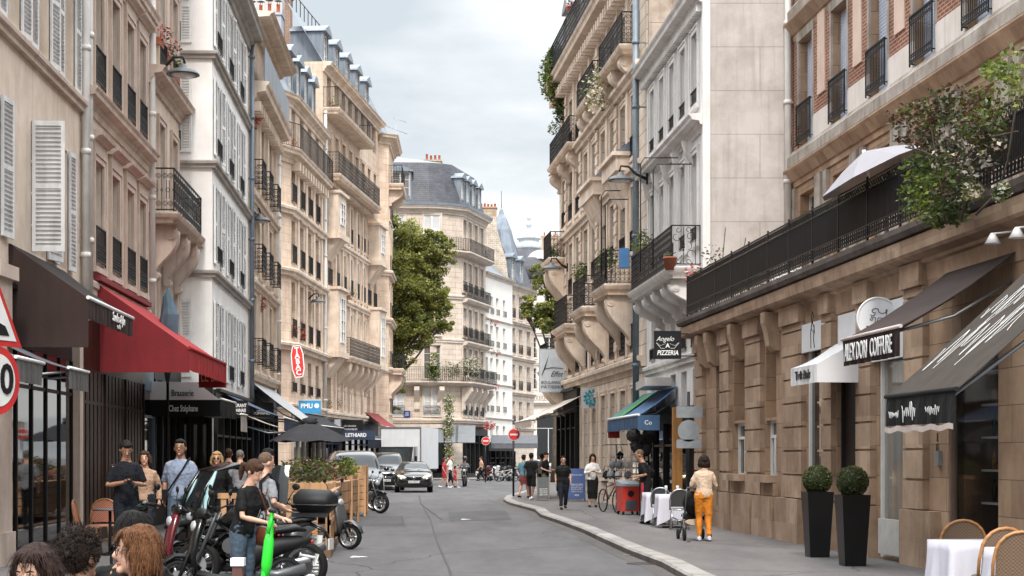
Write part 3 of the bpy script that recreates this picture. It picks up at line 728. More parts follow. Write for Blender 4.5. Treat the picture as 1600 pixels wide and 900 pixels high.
# two projecting stone bays
for u0,u1 in ((.35,2.6),(12.8,15.2)):
    m=b.M(0)
    for zb,zt in ((7.3,10.6),(13.6,15.7)):
        q=MB(); q.box(u0,u1,-.75,.0,zb,zt,M=m); q.box(u0-.1,u1+.1,-.9,.0,zb-.3,zb,M=m); q.box(u0-.1,u1+.1,-.9,.0,zt,zt+.15,M=m); q.prism([(-.75,zb-.3),(0,zb-.3),(0,zb-1.35)],u0+.2,u1-.2,'x',M=m); q.build('stone_bay',S_PEACHT,b.root)
        fo,pa=win_meshes(1.1,zt-zb-.9,'french',M_FRAME,M_GLASS); c_=m@V((u0+u1)/2,-.79,0); w_=inst('window',fo,b.root,(c_.x,c_.y,zb+.5),b.seg[0][3]); inst('pane',pa,w_)
for u in (3.0,5.0,7.0,9.0,11.0): b.pilaster(0,u,.35,4.2,16.2,.12)
b.balcony(0,3.0,12.3,7.2,.95,1.05,'dense',cons=(3.4,5.2,7.0,8.8,10.6,11.9),ch=1.6,cw=.38,slab=.3,sp=.16)
b.balcony(0,.1,12.5,16.7,.9,1.15,'dense',slab=.35,sp=.16); b.dentils(0,16.3,.35,(.16,.5,.22))
b.balcony(0,.1,10.5,20.2,.85,1.1,'plain',slab=.35,sp=.16)
b.band(22.6,.5,.5,kind='cornice')
pipe(b,.1,0,3.5,20,.12,.09)
b.finish(22.6,11)
rm,I=roofprism(b,None,[tuple(p) for p in b.P],22.6,3.3,2.0,M_ZINC); rm.build('roof',M_ZINC,b.root)
for u in (1.5,4.5,7.5,10.5,13.5): dormer(b,0,u,22.7,1.2,1.7,1.8,M_ZINC)
r=MB(); 
p=b.M(0)@V(0,2.1,0); q=b.M(0)@V(L,2.1,0); rail_run(r,p.xy,q.xy,25.9,1.0,'plain',1.0,.02); r.build('roof_railing',M_IRON,b.root)
for (u,y,w,zt,mm,n) in ((1.5,4,3.0,28.3,M_CHIM,6),(6.0,4,1.8,27.8,M_CHIMB,3)):
    c=b.M(0)@V(u,y,0); chimney(b,b.root,(c.x,c.y),w,1.0,22.6,zt,mm,n,rz=.0)
c=b.M(0)@V(12.5,2.5,0); chimney(b,b.root,(c.x,c.y),.5,.5,22.6,27.0,M_LEAD,1); 
# ---- L8 last house on this side with corner balcony
e=l7(104.6)
b=Bldg('apartment_house','far peach house at the end of the left row with a projecting balconied corner',[e,V(e.x+.6,105.0,0),V(e.x+.45,111,0)],S_PEACH,S_PEACHT)
b.rows(1,[1.3,3.4],[(4.5,6.6),(7.5,9.6),(10.6,12.6),(13.6,15.6),(16.8,18.8)],spec(w=1.0,guard='dense',gh=.9,sur='flat',reveal=.25))
for z,o in ((7.2,.3),(10.3,.3),(13.3,.3)): b.band(z,.34,o)
b.balcony(1,.1,4.5,19.0,.9,1.15,'dense',slab=.4,sp=.18,cons=(.6,3.6),ch=1.0)
b.balcony(1,.1,4.5,7.3,.9,1.05,'dense',slab=.4,sp=.18,cons=(.6,3.6),ch=1.5)
b.band(22.0,.6,.6,kind='cornice')
b.finish(22,11)
rm,I=roofprism(b,None,[tuple(p) for p in b.P],22,2.8,1.4,M_ZINC); rm.build('roof',M_ZINC,b.root)
# ================================================================ FAR END
S_FAR=stone('stone_beige',(.66,.56,.475),(.61,.515,.43),1.2,.4,.012,(.30,.23,.18),.14,.25,.4)
S_FART=stone('stone_beige_trim',(.64,.56,.49),(.62,.54,.47),3,6,.004,None,.16,.35,.3)
# ---- C corner house with slate mansard
A=V(-15.5,127.5,0); B=V(-5.55,128.0,0); C_=V(-4.6,128.7,0)
def lc(z): return V(-36.7+.254*z,z,0)
Q=[A,V(-6.3,127.9,0),V(-5.0,128.4,0),lc(129.3),lc(136.0)]
b=Bldg('corner_house','tall beige stone corner house with grey slate mansard at the end of the street',Q,S_FAR,S_FART,'building')
H=dict(w=1.15,reveal=.25,guard=None,sur='flat')
f0=[A.x]; uu=[hh for hh in (2.6,6.95)]
def up(px): return b.u(px,0)
shutm=mat('shutter_pale',(.72,.72,.72),.6,0,.06,4)
for px in (619,675):
    u=up(px)
    b.window(0,u,4.9,7.0,spec(w=1.2,reveal=.12,shut='closed',sm=shutm,guard='dense',gh=.7,sur='flat'))
    b.window(0,u,8.0 if px<650 else 7.7,10.3,spec(w=1.3,reveal=.15,guard=None,sur='flat',shut=None))
    for z in (11.1,14.3,18.0): b.window(0,u,z,z+2.3,spec(w=1.25,reveal=.12,shut='closed' if z>17 else None,sm=shutm,sur='flat',guard='dense' if z<15 else None,gh=.8))
for u in (1.0,1.75,2.6,3.4,4.3,5.2,6.0,6.8):
  if u<6.6:
    pass
L3=b.seg[3][2]
us=[.6,2.15,3.85,5.6]
b.rows(3,us,[(4.9,7.0,dict(shut='closed',sm=shutm)),(8.0,10.2),(11.1,13.3),(14.6,16.9,),(18.0,20.2,dict(guard=None))],spec(w=.95,reveal=.2,guard='dense',gh=.75,sur='flat'))
for z,o in ((4.5,.3),(10.7,.15),(14.1,.2)): b.band(z,.34,o)
b.band(7.35,.3,.3)
# balconies follow the rounded corner
def cbal(z,out,seg0,seg1,h=1.0,startcut=0,cut1=0,stl='dense'):
    pth=[b.P[i].copy() for i in range(seg0,seg1+2)]
    if startcut: d=(pth[1]-pth[0]).normalized(); pth[0]=pth[0]+d*startcut
    if cut1: d=(pth[-1]-pth[-2]).normalized(); pth[-1]=pth[-1]-d*cut1
    m=MB(); m.sweep(pth,[(0,z-.35),(out*.6,z-.3),(out*.9,z-.15),(out,z-.1),(out,z),(0,z)]); o=m.build('balcony',S_FART,b.root)
    r=MB(); 
    n=len(pth); I=[]
    for i in range(n):
        d1=(pth[i]-pth[i-1]).normalized() if i>0 else (pth[1]-pth[0]).normalized(); d2=(pth[i+1]-pth[i]).normalized() if i<n-1 else d1
        n1=Vector((d1.y,-d1.x)); n2=Vector((d2.y,-d2.x)); nn=(n1+n2).normalized(); I.append(pth[i]+nn*(out-.08)/max(.4,nn.dot(n1)))
    for p,q in zip(I,I[1:]): rail_run(r,p,q,z,h,stl,.17,.01)
    rail_run(r,pth[0],I[0],z,h,stl,.17,.01); rail_run(r,I[-1],pth[-1],z,h,stl,.17,.01)
    r.build('railing',M_IRON,o); return o
cbal(7.5,1.0,0,3,1.1); cbal(17.6,.8,0,3,1.0,startcut=7.6); cbal(14.05,.5,3,3,1.0); cbal(10.7,.5,3,3,1.0)
for i,u in ((0,1.2),(0,2.2),(0,4.6),(0,5.6),(0,8.2),(1,.7),(3,.0),(3,1.4),(3,3.0),(3,4.7),(3,6.4)):
    s=MB(); s.prism([(0,7.1),(-.8,7.1),(-.85,6.8),(-.5,6.3),(-.2,5.9),(-.22,5.4),(0,5.2)],u-.2,u+.2,'x',M=b.M(i)); s.build('console',S_FART,b.root)
b.band(21.0,.6,.55,kind='cornice')
b.finish(21.0,12)
rm,I=roofprism(b,None,[tuple(p) for p in b.P],21.0,3.5,.95,M_SLATE); 
rm.build('mansard',M_SLATE,b.root)
# low zinc cap
m=MB(); top=[(p.x,p.y,24.5) for p in I]; cx=(-3.0,9.0,25.9); n=len(top)
cxa=(top[0][0]+5,top[0][1]+5,25.9); cxb=(8.2,6.5,25.6)
m.add(top+[cxa,cxb],[(0,1,n),(1,n+1,n),(1,2,n+1),(2,3,n+1),(3,4,n+1)]); m.build('roof',M_ZINC,b.root)
gt=MB(); gt.sweep([tuple(p) for p in b.P],[(.45,21.0),(.6,21.0),(.62,21.2),(.45,21.2)]); gt.build('gutter',M_ZINC,b.root)
dormer(b,0,up(625),21.15,1.5,2.5,1.0,M_ZINC)
for u in us: dormer(b,3,u,21.1,.85,2.3,1.1,M_ZINC)
chimney(b,b.root,(9.1,7.5),1.35,1.2,24,25.7,M_CHIMY,4,caps=False)
chimney(b,b.root,(10.8,8.5),.8,1.0,22.5,24.7,M_CHIMY,3,caps=False)
chimney(b,b.root,(5.9,7.5),.6,.8,24,25.4,M_CHIMB,1,caps=False,ph=.8); chimney(b,b.root,(6.8,7.5),.3,.5,24,25.2,M_CHIMB,1,caps=False,ph=.8)
# shopfront: awnings, posts
DK=mat('shop_dark',(.03,.03,.032),.5,0,.2,4)
M_AWNG=mat('awning_grey',(.12,.125,.14),.8,0,.12,3)
M_AWNL=mat('awning_lightgrey',(.17,.18,.19),.8,0,.1,3)
# ---- D narrow white house with small windows + stone gable
def ld(z): return V(-44.2+.308*z,z,0)
d0=ld(136.2)
b=Bldg('apartment_house','flat white house with rows of small windows and flower pots at the street end',[d0,ld(143.6)],mat('plaster_bright',(.78,.75,.70),.9,0,.05,1,streak=1.2),S_FART)
us=[.55,1.9,3.5,5.4]
b.rows(0,us,[(2.7,4.3),(5.4,7.2),(8.1,9.9),(10.8,12.6),(13.5,15.0)],spec(w=.75,reveal=.3,kind='french',guard='plain',gh=.5))
for z in (4.9,7.75,10.4,13.1): b.band(z,.16,.14)
b.band(16.9,.4,.35,kind='cornice')
b.finish(16.9,9)
rm,I=roofprism(b,None,[tuple(p) for p in b.P],16.9,2.6,3.0,M_ZINC); rm.build('roof',M_ZINC,b.root)
pots=b.root; r0=b
# tall rubble-stone party wall with chimney behind it
s=MB(); gx=d0.x+.1; s.prism([(-3.1,15.5),(-.15,15.5),(-.5,18.6),(-1.1,20.6),(-1.3,21.4),(-1.3,22.4),(-3.1,22.4)],143.0,144.0,'y')
o=s.build('party_wall',stone('rubble_stone',(.60,.52,.44),(.46,.39,.32),.35,.18,.03,(.64,.58,.50),.25,.3,.6)); tag(o,'tall rough stone gable wall above the white house','wall')
chimney(None,o,(-2.2,143.5),1.75,.9,22.4,23.2,M_CHIMY,6,caps=False,ph=.35)
# ---- E narrow beige house with zinc-slate spire roof
def le(z): return V(-44.2+.308*z,z,0)
e0=V(.0,146.2,0)
b=Bldg('apartment_house','narrow beige house with iron balconies under a pointed slate turret',[V(-.35,144.5,0),V(2.0,152,0)],S_FAR,S_FART)
b.rows(0,[1.4,3.6,6.0],[(4.5,6.6),(7.6,9.8),(10.8,13.0),(13.9,15.9)],spec(w=1.1,guard='dense',gh=.8,sur='flat',reveal=.2))
for z in (4.2,7.3,10.4,13.5): b.band(z,.3,.3)
b.band(16.8,.4,.4,kind='cornice'); b.finish(16.8,9)
rm,I=roofprism(b,None,[tuple(p) for p in b.P],16.8,5.5,2.2,M_SLATE); rm.build('mansard',M_SLATE,b.root)
for u in (2,4.5): dormer(b,0,u,17.0,1.1,2.2,1.2,M_ZINC)
s=MB(); s.lathe([(1.9,17.2),(1.7,18.6),(1.25,20.6),(.9,22.0),(.5,23.0),(.25,23.4),(.15,23.8),(.05,24.0),(.03,25.5),(0,25.6)],8,M=Matrix.Translation((-.6,4.5,0)),smooth=False); s.build('turret_roof',[M_ZINC],b.root)
# ---- F ornate white house with domed roof, arch and balustrade
S_WF=stone('stone_white',(.76,.70,.64),(.73,.67,.61),1.6,.45,.01,(.4,.36,.32),.08,.2,.3)
z=176.0
b=Bldg('ornate_house','pale ornate building with lantern-topped slate dome and arched doorway at the street end',[V(-1.0,z-3,0),V(1.4,z,0),V(5.9,z+.6,0),V(9.5,z-1.5,0)],S_WF,S_WF)
b.window(1,2.55,1.0,6.2,spec(w=2.6,kind='transom',reveal=.5,guard=None,fm=M_FRAME))
for zz in (8.9,12.2,15.3,18.2):
    for u in (.7,2.6,4.0): b.window(1,u,zz,zz+2.2,spec(w=1.0,guard='plain',gh=.8,sur='flat'))
    b.window(0,1.8,zz,zz+2.2,spec(w=1.1,guard='dense',gh=.8,sur='flat')); b.window(2,2,zz,zz+2.2,spec(w=1.1,guard='plain',gh=.8,sur='flat'))
b.window(0,1.8,4.3,7.0,spec(w=1.1,sur='flat')); 
for zz,o_ in ((7.4,.6),(11.6,.3),(14.8,.3),(17.8,.3)): b.band(zz,.4,o_)
m=b.M(1)
for k in range(16): b.trim.lathe([(.05,7.6),(.09,7.8),(.05,8.2),(.09,8.3)],8,M=m@Matrix.Translation((.2+k*.28,-.4,0)))
b.trim.box(0,4.5,-.5,-.3,8.3,8.45,M=m)
# arch over the door
for k in range(13):
    a0=pi*k/12; b.trim.cbox((2.55+2.0*cos(a0),-.1,5.0+2.0*sin(a0)*.8),(.55,.35,.5),M=m,ry=-(a0-pi/2) if 0 else 0)
b.band(21,.5,.5,kind='cornice'); b.finish(21,10)
# dormer gable with round arch
s=MB(); pts=[(.1,21)]+[(1.6+1.5*cos(pi-pi*k/12),22.2+1.4*sin(pi*k/12)) for k in range(13)]+[(3.1,21)]
s.prism(pts,-.3,.6,'y',M=m); s.build('gable',S_WF,b.root)
s=MB(); pts=[(.9,21.2)]+[(1.6+.7*cos(pi-pi*k/10),22.0+.7*sin(pi*k/10)) for k in range(11)]+[(2.3,21.2)]
s.prism(pts,-.34,-.302,'y',M=m); s.build('window',M_GLASS,b.root)
s=MB(); s.lathe([(3.0,20.5),(2.7,22),(2.0,23.3),(1.3,24.0)],20,M=Matrix.Translation((2.8,5,0))); s.build('dome',M_SLATE,b.root)
s=MB(); s.lathe([(1.3,23.9),(1.35,24.0),(1.35,24.5),(1.1,24.6),(1.1,24.9),(1.35,25),(1.3,25.1),(.9,25.5),(.25,25.8),(.2,26.3),(.35,26.5),(.15,26.7),(.12,27.0),(.25,27.2),(.15,27.4),(0,27.5)],20,M=Matrix.Translation((2.8,5,0)))
s.build('lantern',mat('lantern_grey',(.42,.47,.50),.6,0,.1,2),b.root)
# ---- G far house closing the view
b=Bldg('apartment_house','distant beige house with brick chimney stacks closing the street',[V(2,205,0),V(14,201,0)],S_FAR,S_FART)
b.rows(0,[1.5,4,6.5,9,11.5],[(5,7),(8.3,10.3),(11.6,13.6),(15,17),(18.5,20.5),(22,24)],spec(w=1.1,sur='flat'))
b.band(27,.5,.5,kind='cornice'); b.finish(27,10)
chimney(b,b.root,(4.5,3),5.6,1,27,29.3,M_CHIMY,8,caps=False)
b=Bldg('apartment_house','distant grey-roofed house behind the left cross street',[V(-45,165,0),V(-12,165,0)],S_FAR,S_FART)
b.rows(0,[2+3*i for i in range(10)],[(5,7),(8.3,10.3),(11.6,13.6),(15,17)],spec(w=1.1,sur='flat')); b.finish(19,10)
b=Bldg('apartment_house','plain cream house down the left side street',[V(-32,74,0),V(-19.0,77,0)],S_PEACH,S_PEACHT)
b.finish(17,6)
# ================================================================ RIGHT SIDE OF THE STREET
S_OCH=stone('stone_ochre',(.42,.285,.185),(.30,.195,.125),1.15,.47,.007,(.16,.11,.08),.22,.5,.5,.9,dirtcol=(.09,.065,.05),stretch=.5)
S_OCHR=stone('stone_ochre_block',(.46,.33,.23),(.32,.215,.145),.62,.47,.001,None,.26,.6,.5,.9,dirtcol=(.10,.075,.06),stretch=.5)
S_BRK=stone('brick_red',(.30,.09,.05),(.19,.06,.036),.22,.075,.012,(.50,.36,.26),.25,.2,.6,.9)
S_SILL=stone('stone_weathered',(.42,.38,.34),(.38,.34,.30),3,3,.004,None,.35,.75,.5,.9,dirtcol=(.06,.05,.045))
S_PLP=stone('plaster_pale',(.70,.64,.59),(.69,.63,.58),40,40,.001,None,.1,.25,.2)
S_PK=stone('plaster_pink',(.66,.50,.41),(.65,.49,.40),40,40,.001,None,.1,.2,.2)
def r1(z,X=8.22): return V(X-.095*z,z,0)
# ---- R1 podium (local: u from far to near)
NEAR=14.0; FAR=39.8
b=Bldg('shop_building','ochre stone building with rusticated ground floor and railed terrace, nearest on the right',[V(9.9,40.2,0),r1(FAR),r1(NEAR)],S_OCH,S_OCHR)
Ub=lambda px: b.u(px,1)
Lr=b.seg[1][2]; m1=b.M(1)
# openings by photo columns (left px, right px, sill, head, kind)
ops=[(1119,1133,.6,3.9,'door'),(1147,1170,1.3,2.42,'win'),(1197,1213,1.3,2.42,'win'),(1147,1170,2.48,3.95,'niche'),(1197,1213,2.48,4.0,'niche'),(1262,1291,.95,3.9,'shop'),(1308,1345,.15,3.6,'door'),(1373,1420,.15,3.75,'sdoor'),(1482,1560,.6,3.3,'shop')]
def clearglass():
    m,nt,b=nodes('glass_clear'); L=nt.links; b.inputs['Base Color'].default_value=(.01,.01,.01,1); b.inputs['Roughness'].default_value=.03; b.inputs['Specular IOR Level'].default_value=.8
    tr=_n(nt,'ShaderNodeBsdfTransparent'); mx=_n(nt,'ShaderNodeMixShader'); mx.inputs[0].default_value=.3; L.new(tr.outputs[0],mx.inputs[1]); L.new(b.outputs[0],mx.inputs[2]); L.new(mx.outputs[0],nt.nodes['Material Output'].inputs[0]); return m
M_CLEARG=clearglass()
DOORW=mat('door_oak',(.034,.024,.02),.5,0,.25,3)
for a_,c_,zs,zh,kd in ops:
    u0,u1=sorted((Ub(a_),Ub(c_))); u=(u0+u1)/2; w=u1-u0
    if kd=='win': b.window(1,u,zs,zh,spec(w=w,kind='transom',reveal=.12,sur=None,gm=M_SHOPGLASS))
    if kd=='niche': b.window(1,u,zs,zh,spec(w=w,kind='plain',reveal=.28,sur=None,gm=S_OCH,fm=S_OCHR))
    if kd=='shop': b.window(1,u,zs,zh,spec(w=w,kind='plain',reveal=.05,sur=None,gm=(M_CLEARG if a_>1400 else M_SHOPGLASS),fm=M_FRAME if a_<1400 else M_FRAMEB))
    if kd=='door': b.window(1,u,zs,zh,spec(w=w,kind='plain',reveal=.10,sur=None,fm=mat('door_frame_dark',(.03,.025,.025),.5),gm=DOORW))
    if kd=='sdoor': b.window(1,u,zs,zh,spec(w=w,kind='plain',reveal=.06,sur=None,gm=glassmat('display_glass',(.10,.095,.09),.06,.01,(.10,.095,.09))))
b.window(1,Ub(1700),.6,3.3,spec(w=3.0,kind='plain',reveal=.4,sur=None,gm=M_SHOPGLASS,fm=M_FRAMEB))
# rusticated piers: individual courses with dark recess between
def pier(pa,pb,z0=.95,z1=4.15,ch=.44,out=.10):
    u0,u1=sorted((Ub(pa),Ub(pb))); z=z0; s=MB()
    while z<z1-.1:
        zt=min(z+ch-.035,z1); s.box(u0,u1,-out,.0,z,zt,M=m1); s.box(u0+.02,u1-.02,-out+.035,0,zt,zt+.035,M=m1); z+=ch
    s.build('pier',S_OCHR,b.root)
for pa,pb in ((1091,1103),(1131,1145),(1171,1195),(1229,1260),(1291.5,1307),(1346,1369),(1421,1452)): pier(pa,pb)
# plinth blocks, sills, pilaster caps
def pbox(pa,pb,o,z0,z1,mb=None): 
    u0,u1=sorted((Ub(pa),Ub(pb))); q_=MB(); q_.box(u0,u1,-o,0,z0,z1,M=m1); q_.build('stone_block',S_OCHR,b.root)
for pa,pb in ((1086,1104),(1133,1149.5),(1153,1182),(1186,1217),(1222,1259),(1293,1306),(1347,1371.5),(1421,1470)): pbox(pa,pb,.16,.02,.93)
for pa,pb in ((1146,1171),(1196,1214)): pbox(pa,pb,.24,1.2,1.34)
for pa,pb in ((1146,1171),(1196,1214)): pbox(pa,pb,.08,.94,1.19)
for pa,pb in ((1091,1103),(1131,1145),(1171,1195),(1229,1260),(1291.5,1307),(1346,1369),(1421,1452)):
    pbox(pa,pb,.16,4.16,4.5); 
vent=MB()
for pa in (1152.5,1188): 
    u=Ub(pa); vent.box(u-.16,u+.16,-.02,0,.3,.62,M=m1)
b2=vent.build('vent',M_BLACK,b.root)
# entablature and terrace slab
b.trim.sweep([tuple(p) for p in b.P],[(0,4.12),(.02,4.12),(.05,4.45),(.12,4.47),(.12,4.52),(.30,4.56),(.34,4.6),(.36,4.8),(.1,4.83),(0,4.83)])
slabm=stone('stone_wet_dark',(.13,.105,.095),(.11,.09,.08),3,3,.002,None,.4,.6,.5,.9,dirtcol=(.03,.025,.02))
s=MB(); s.sweep([tuple(p) for p in b.P],[(0,4.83),(.40,4.83),(.44,4.9),(.44,4.98),(.38,5.0),(0,5.0)]); s.build('terrace_edge',slabm,b.root)
# hanging brackets
for pz in (1107,1121,1160,1215): 
    u=Ub(pz)
    q_=MB(); q_.prism([(0,4.5),(-.3,4.5),(-.3,4.3),(-.24,4.1),(-.2,3.85),(-.1,3.75),(0,3.75)],u-.17,u+.17,'x',M=m1); q_.build('console',S_OCHR,b.root)
u0,u1=sorted((Ub(1482),Ub(1560))); q_=MB(); q_.box(u0+.02,u1-.02,.85,.9,.5,3.4,M=m1); q_.box(u0-.01,u0+.02,.22,.9,.5,3.4,M=m1); q_.box(u1-.02,u1+.01,.22,.9,.5,3.4,M=m1); q_.box(u0,u1,.22,.9,.5,.55,M=m1); q_.box(u0,u1,.22,.9,3.35,3.4,M=m1); q_.build('display_case',mat('case_wood',(.10,.055,.03),.6,0,.2,4),b.root)
q_=MB()
for zz in (1.05,1.5,1.95,2.4,2.85): q_.box(u0+.05,u1-.05,.45,.8,zz,zz+.03,M=m1)
q_.build('shelf',M_WHITEP,b.root)
mb_=MB(); mb_.lathe([(0,0),(.038,0),(.038,.2),(.015,.25),(.015,.31),(0,.31)],10); bm0=mb_.mesh('bottle',[mat('bottle_dark',(.02,.03,.015),.1)]); bm1=mb_.mesh('bottle',[mat('bottle_amber',(.25,.10,.02),.1)])
for zz in (1.08,1.53,1.98,2.43):
    for k in range(9):
        u=u0+.15+(u1-u0-.3)*k/8; c_=m1@V(u,.6,zz); o_=inst('bottle',bm0 if (k*7+int(zz*10))%3 else bm1,None,(c_.x+b.o.x,c_.y+b.o.y,zz)); tag(o_,'bottle standing on the shelves behind the wine bar window','bottle','bottles on the wine bar shelves')
b.finish(5.0,3.6,roof=True)
# terrace railing
r=MB(); rp=[b.P[0]+Vector((-.0,-.3)),b.P[1]+Vector((-.28,-.3)),b.P[2]+Vector((-.3,0))]
def terr(mb,p0,p1):
    p0=Vector(p0);p1=Vector(p1); d=p1-p0; L=d.length; a=atan2(d.y,d.x); M=Matrix.Translation((p0.x,p0.y,5.0))@Matrix.Rotation(a,4,'Z')
    for z in (.08,.26,.80,.95): mb.box(0,L,-.015,.015,z,z+.022,M=M)
    n=int(L/.11)
    for i in range(n+1):
        x=L*i/n; mb.box(x-.009,x+.009,-.009,.009,.08,.8,M=M)
        if i<n:
            xm=x+L/n/2; 
            for zz in (.18,.885): 
                mb.tube([(xm+.035*cos(t*pi/3),0,zz+.055*sin(t*pi/3)) for t in range(6)],.009,4,M=M,close=True,smooth=False)
            mb.box(xm-.008,xm+.008,-.008,.008,.26,.8,M=M)
        if i%14==0: mb.box(x-.016,x+.016,-.016,.016,0,1.02,M=M)
terr(r,rp[0],rp[1]); terr(r,rp[1],rp[2])
r.build('railing',M_IRON,b.root)
PODIUM=b
# ---- R1 upper: brick and stone facade set back behind the terrace
b=Bldg('apartment_house','red brick and pink stone upper storeys with black guard rails behind the terrace',[V(9.2,40.1,0),r1(40.1,10.57),r1(13,10.57)],S_OCH,S_SILL,z0=5)
Ub=lambda px:b.u(px,1); m1=b.M(1)
us=[Ub(px) for px in (1261,1318,1387,1462,1532)]; d_=us[1]-us[0]
d_=(us[-1]-us[0])/4; us=[us[0]+d_*k for k in range(8)]
WSH=mat('shutter_metal',(.50,.55,.66),.5,0,.12,4,streak=2)
def blind(w,h):
    k=('blind',round(w,2),round(h,2))
    if k in _wc: return _wc[k]
    s=MB(); s.box(-w/2,w/2,-.01,.0,0,h); n=int(h/.07)
    for i in range(n): s.box(-w/2,w/2,-.02,-.01,h*i/n,h*i/n+.045)
    _wc[k]=s.mesh('folded_shutter',WSH); return _wc[k]
for u in us:
    for zs,zh in ((9.0,11.5),(12.5,14.9)):
        o=b.window(1,u,zs,zh,spec(w=1.15,reveal=.25,guard='friezes',gh=.95,gout=.1,sur=None))
        inst('shutter',blind(.55,zh-zs),o,(-.3,-.06,0),0)
    for zs,zh in ((5.6,7.9),): b.window(1,u,zs,zh,spec(w=1.2,reveal=.25,kind='french',sur=None))
# brick and pink panels between windows
for k in range(len(us)+0):
    for zs,zh in ((9.0,11.5),(12.5,14.9)):
        u=us[k]; ul=u-.575-.13; ur=u+.575+.13
        nx=us[k+1] if k+1<len(us) else u+d_
        # brick field with pink panel
        w=nx-.705-ur
        for nm_,mm_,bb in (('brick_panel',S_BRK,(ur,nx-.705,-.03,0,zs+.55,zh+.5)),('stone_panel',S_PK,(ur+w*.27,ur+w*.73,-.06,-.031,zs+.9,zh+.45)),('rendered_panel',S_PLP,(ur-.1,nx-.605,-.04,0,zs-.02,zs+.548)))+((('brick_panel',S_BRK,(max(0,u-1.155),u-.705,-.03,0,zs-.2,zh+.5)),) if k==0 else ()):
            q_=MB(); q_.box(*bb,M=m1); q_.build(nm_,mm_,b.root)
for k,u in enumerate(us):
    for zs,zh in ((9.0,11.5),(12.5,14.9)):
        for sg in (-1,1): b.trim.box(u+sg*.64-.062,u+sg*.64+.062,-.05,0,zs+.55,zh+.1,M=m1)
        b.trim.prism([(u-.72,zh+.02),(u+.72,zh+.02),(u+.8,zh+.6),(u-.8,zh+.6)],-.06,0,'y',M=m1)
for z in (8.55,12.05):
    s=MB(); s.sweep([tuple(b.P[1]),tuple(b.P[2])],[(0,z),(.16,z),(.2,z+.05),(.2,z+.28),(.12,z+.36),(.08,z+.44),(0,z+.44)]); s.build('string_course',S_SILL,b.root)
    s=MB(); s.sweep([tuple(b.P[1]),tuple(b.P[2])],[(0,z-.42),(.04,z-.42),(.06,z-.3),(.1,z-.28),(.26,z-.04),(.26,z-.002),(0,z-.002)]); s.build('cornice',S_OCHR,b.root)
for k in range(len(us)+1):
    u=us[0]-d_/2+d_*k
    for q in (-.35,0,.35): b.trim.box(u+q-.13,u+q+.13,-.08-(.04 if q==0 else 0),0,5.2,8.1,M=m1)
pipe(b,.18,1,5.2,18,.16,.085)
b.finish(18,8)
# ---- R2 white house, side wall of grey blocks
GREYW=stone('block_grey',(.52,.48,.455),(.505,.465,.44),2.6,1.05,.012,(.37,.335,.315),.16,.5,.3,.9,dirtcol=(.22,.19,.17))
def r2(z): return V(7.81-.0788*z,z,0)
b=Bldg('apartment_house','white house with stucco windows, dentil cornice and a blank grey block side wall',[r2(48.9),r2(40.0)],stone('stucco_white',(.76,.75,.74),(.75,.74,.73),1.1,.42,.001,None,.1,.25,.2,dirtcol=(.3,.29,.27)),stone('stucco_trim',(.70,.68,.66),(.68,.66,.64),30,30,.001,None,.15,.4,.2))
L=b.seg[0][2]; us=[b.u(px,0) for px in (1021,1036,1052,1069,1087)]; d_=(us[-1]-us[0])/4; us=[us[0]+d_*k for k in range(5)]
b.rows(0,us,[(4.4,6.0,dict(sur='none',w=.7)),(7.0,9.2,dict(sur='flat')),(10.4,12.2,dict(sur='flat'))],spec(w=.78,reveal=.2,guard='plain',gh=.35,gout=.04,kind='french'))
b.rows(0,us,[(2.2,3.9)],spec(w=.8,reveal=.2,sur='none'))
b.band(9.95,.36,.4,kind='cornice'); b.band(13.0,.5,.45,kind='cornice'); b.dentils(0,12.62,.22,(.12,.2,.16)); b.band(4.2,.25,.15)
for u in us: b.trim.prism([(0,9.6),(-.28,9.6),(-.2,9.3),(-.08,9.1),(0,9.0)],u-.5,u-.32,'x',M=b.M(0))
b.balcony(0,1.7,8.3,6.35,.78,1.0,'dense',cons=(2.4,3.9,5.4,6.9,8.0),ch=.75,cw=.24,slab=.3,sp=.12,sideR=False)
# ornate scrolled end panel facing down the street
r=MB(); bo=b.M(0); 
def end_panel(r,u,y0,y1,z,h):
    M=b.M(0)@Matrix.Translation((u,0,z)); w=y1-y0
    r.box(-.012,.012,y0,y1,h-.03,h,M=M); r.box(-.012,.012,y0,y1,.05,.075,M=M); r.box(-.012,.012,y1-.02,y1,0,h,M=M); r.box(-.012,.012,y0,y0+.02,0,h,M=M); r.box(-.01,.01,y1-.13,y1-.115,.07,h-.03,M=M)
    c=(y0+y1-.12)/2
    for sg in (-1,1):
        for (cy,cz,rr,a0,a1,spl) in ((.17,.72,.13,0,4.6,.6),(.17,.28,.14,0,4.6,.6),(.10,.5,.10,-1.5,1.5,0),(.12,.88,.07,0,5,.5),(.12,.12,.06,0,5,.5)):
            ring(r,(0,c+sg*cy*w/.7,cz*h),rr,.009,14,M=M,plane='yz',a0=a0,a1=a1*sg if a0==0 else a1,spiral=spl)
    r.tube([(0,c,.08),(0,c,h-.05)],.01,4,M=M)
    for zz in (.4,.47,.54,.6): r.ico((0,c,zz*h),.035,1,M=M,sc=(.3,1.3 if .45<zz<.56 else .8,1))
end_panel(r,8.25,-.72,0,6.35,1.02); r.build('railing',M_IRON,b.root)
b.finish(13.0,6,sidel=False,sider=False)
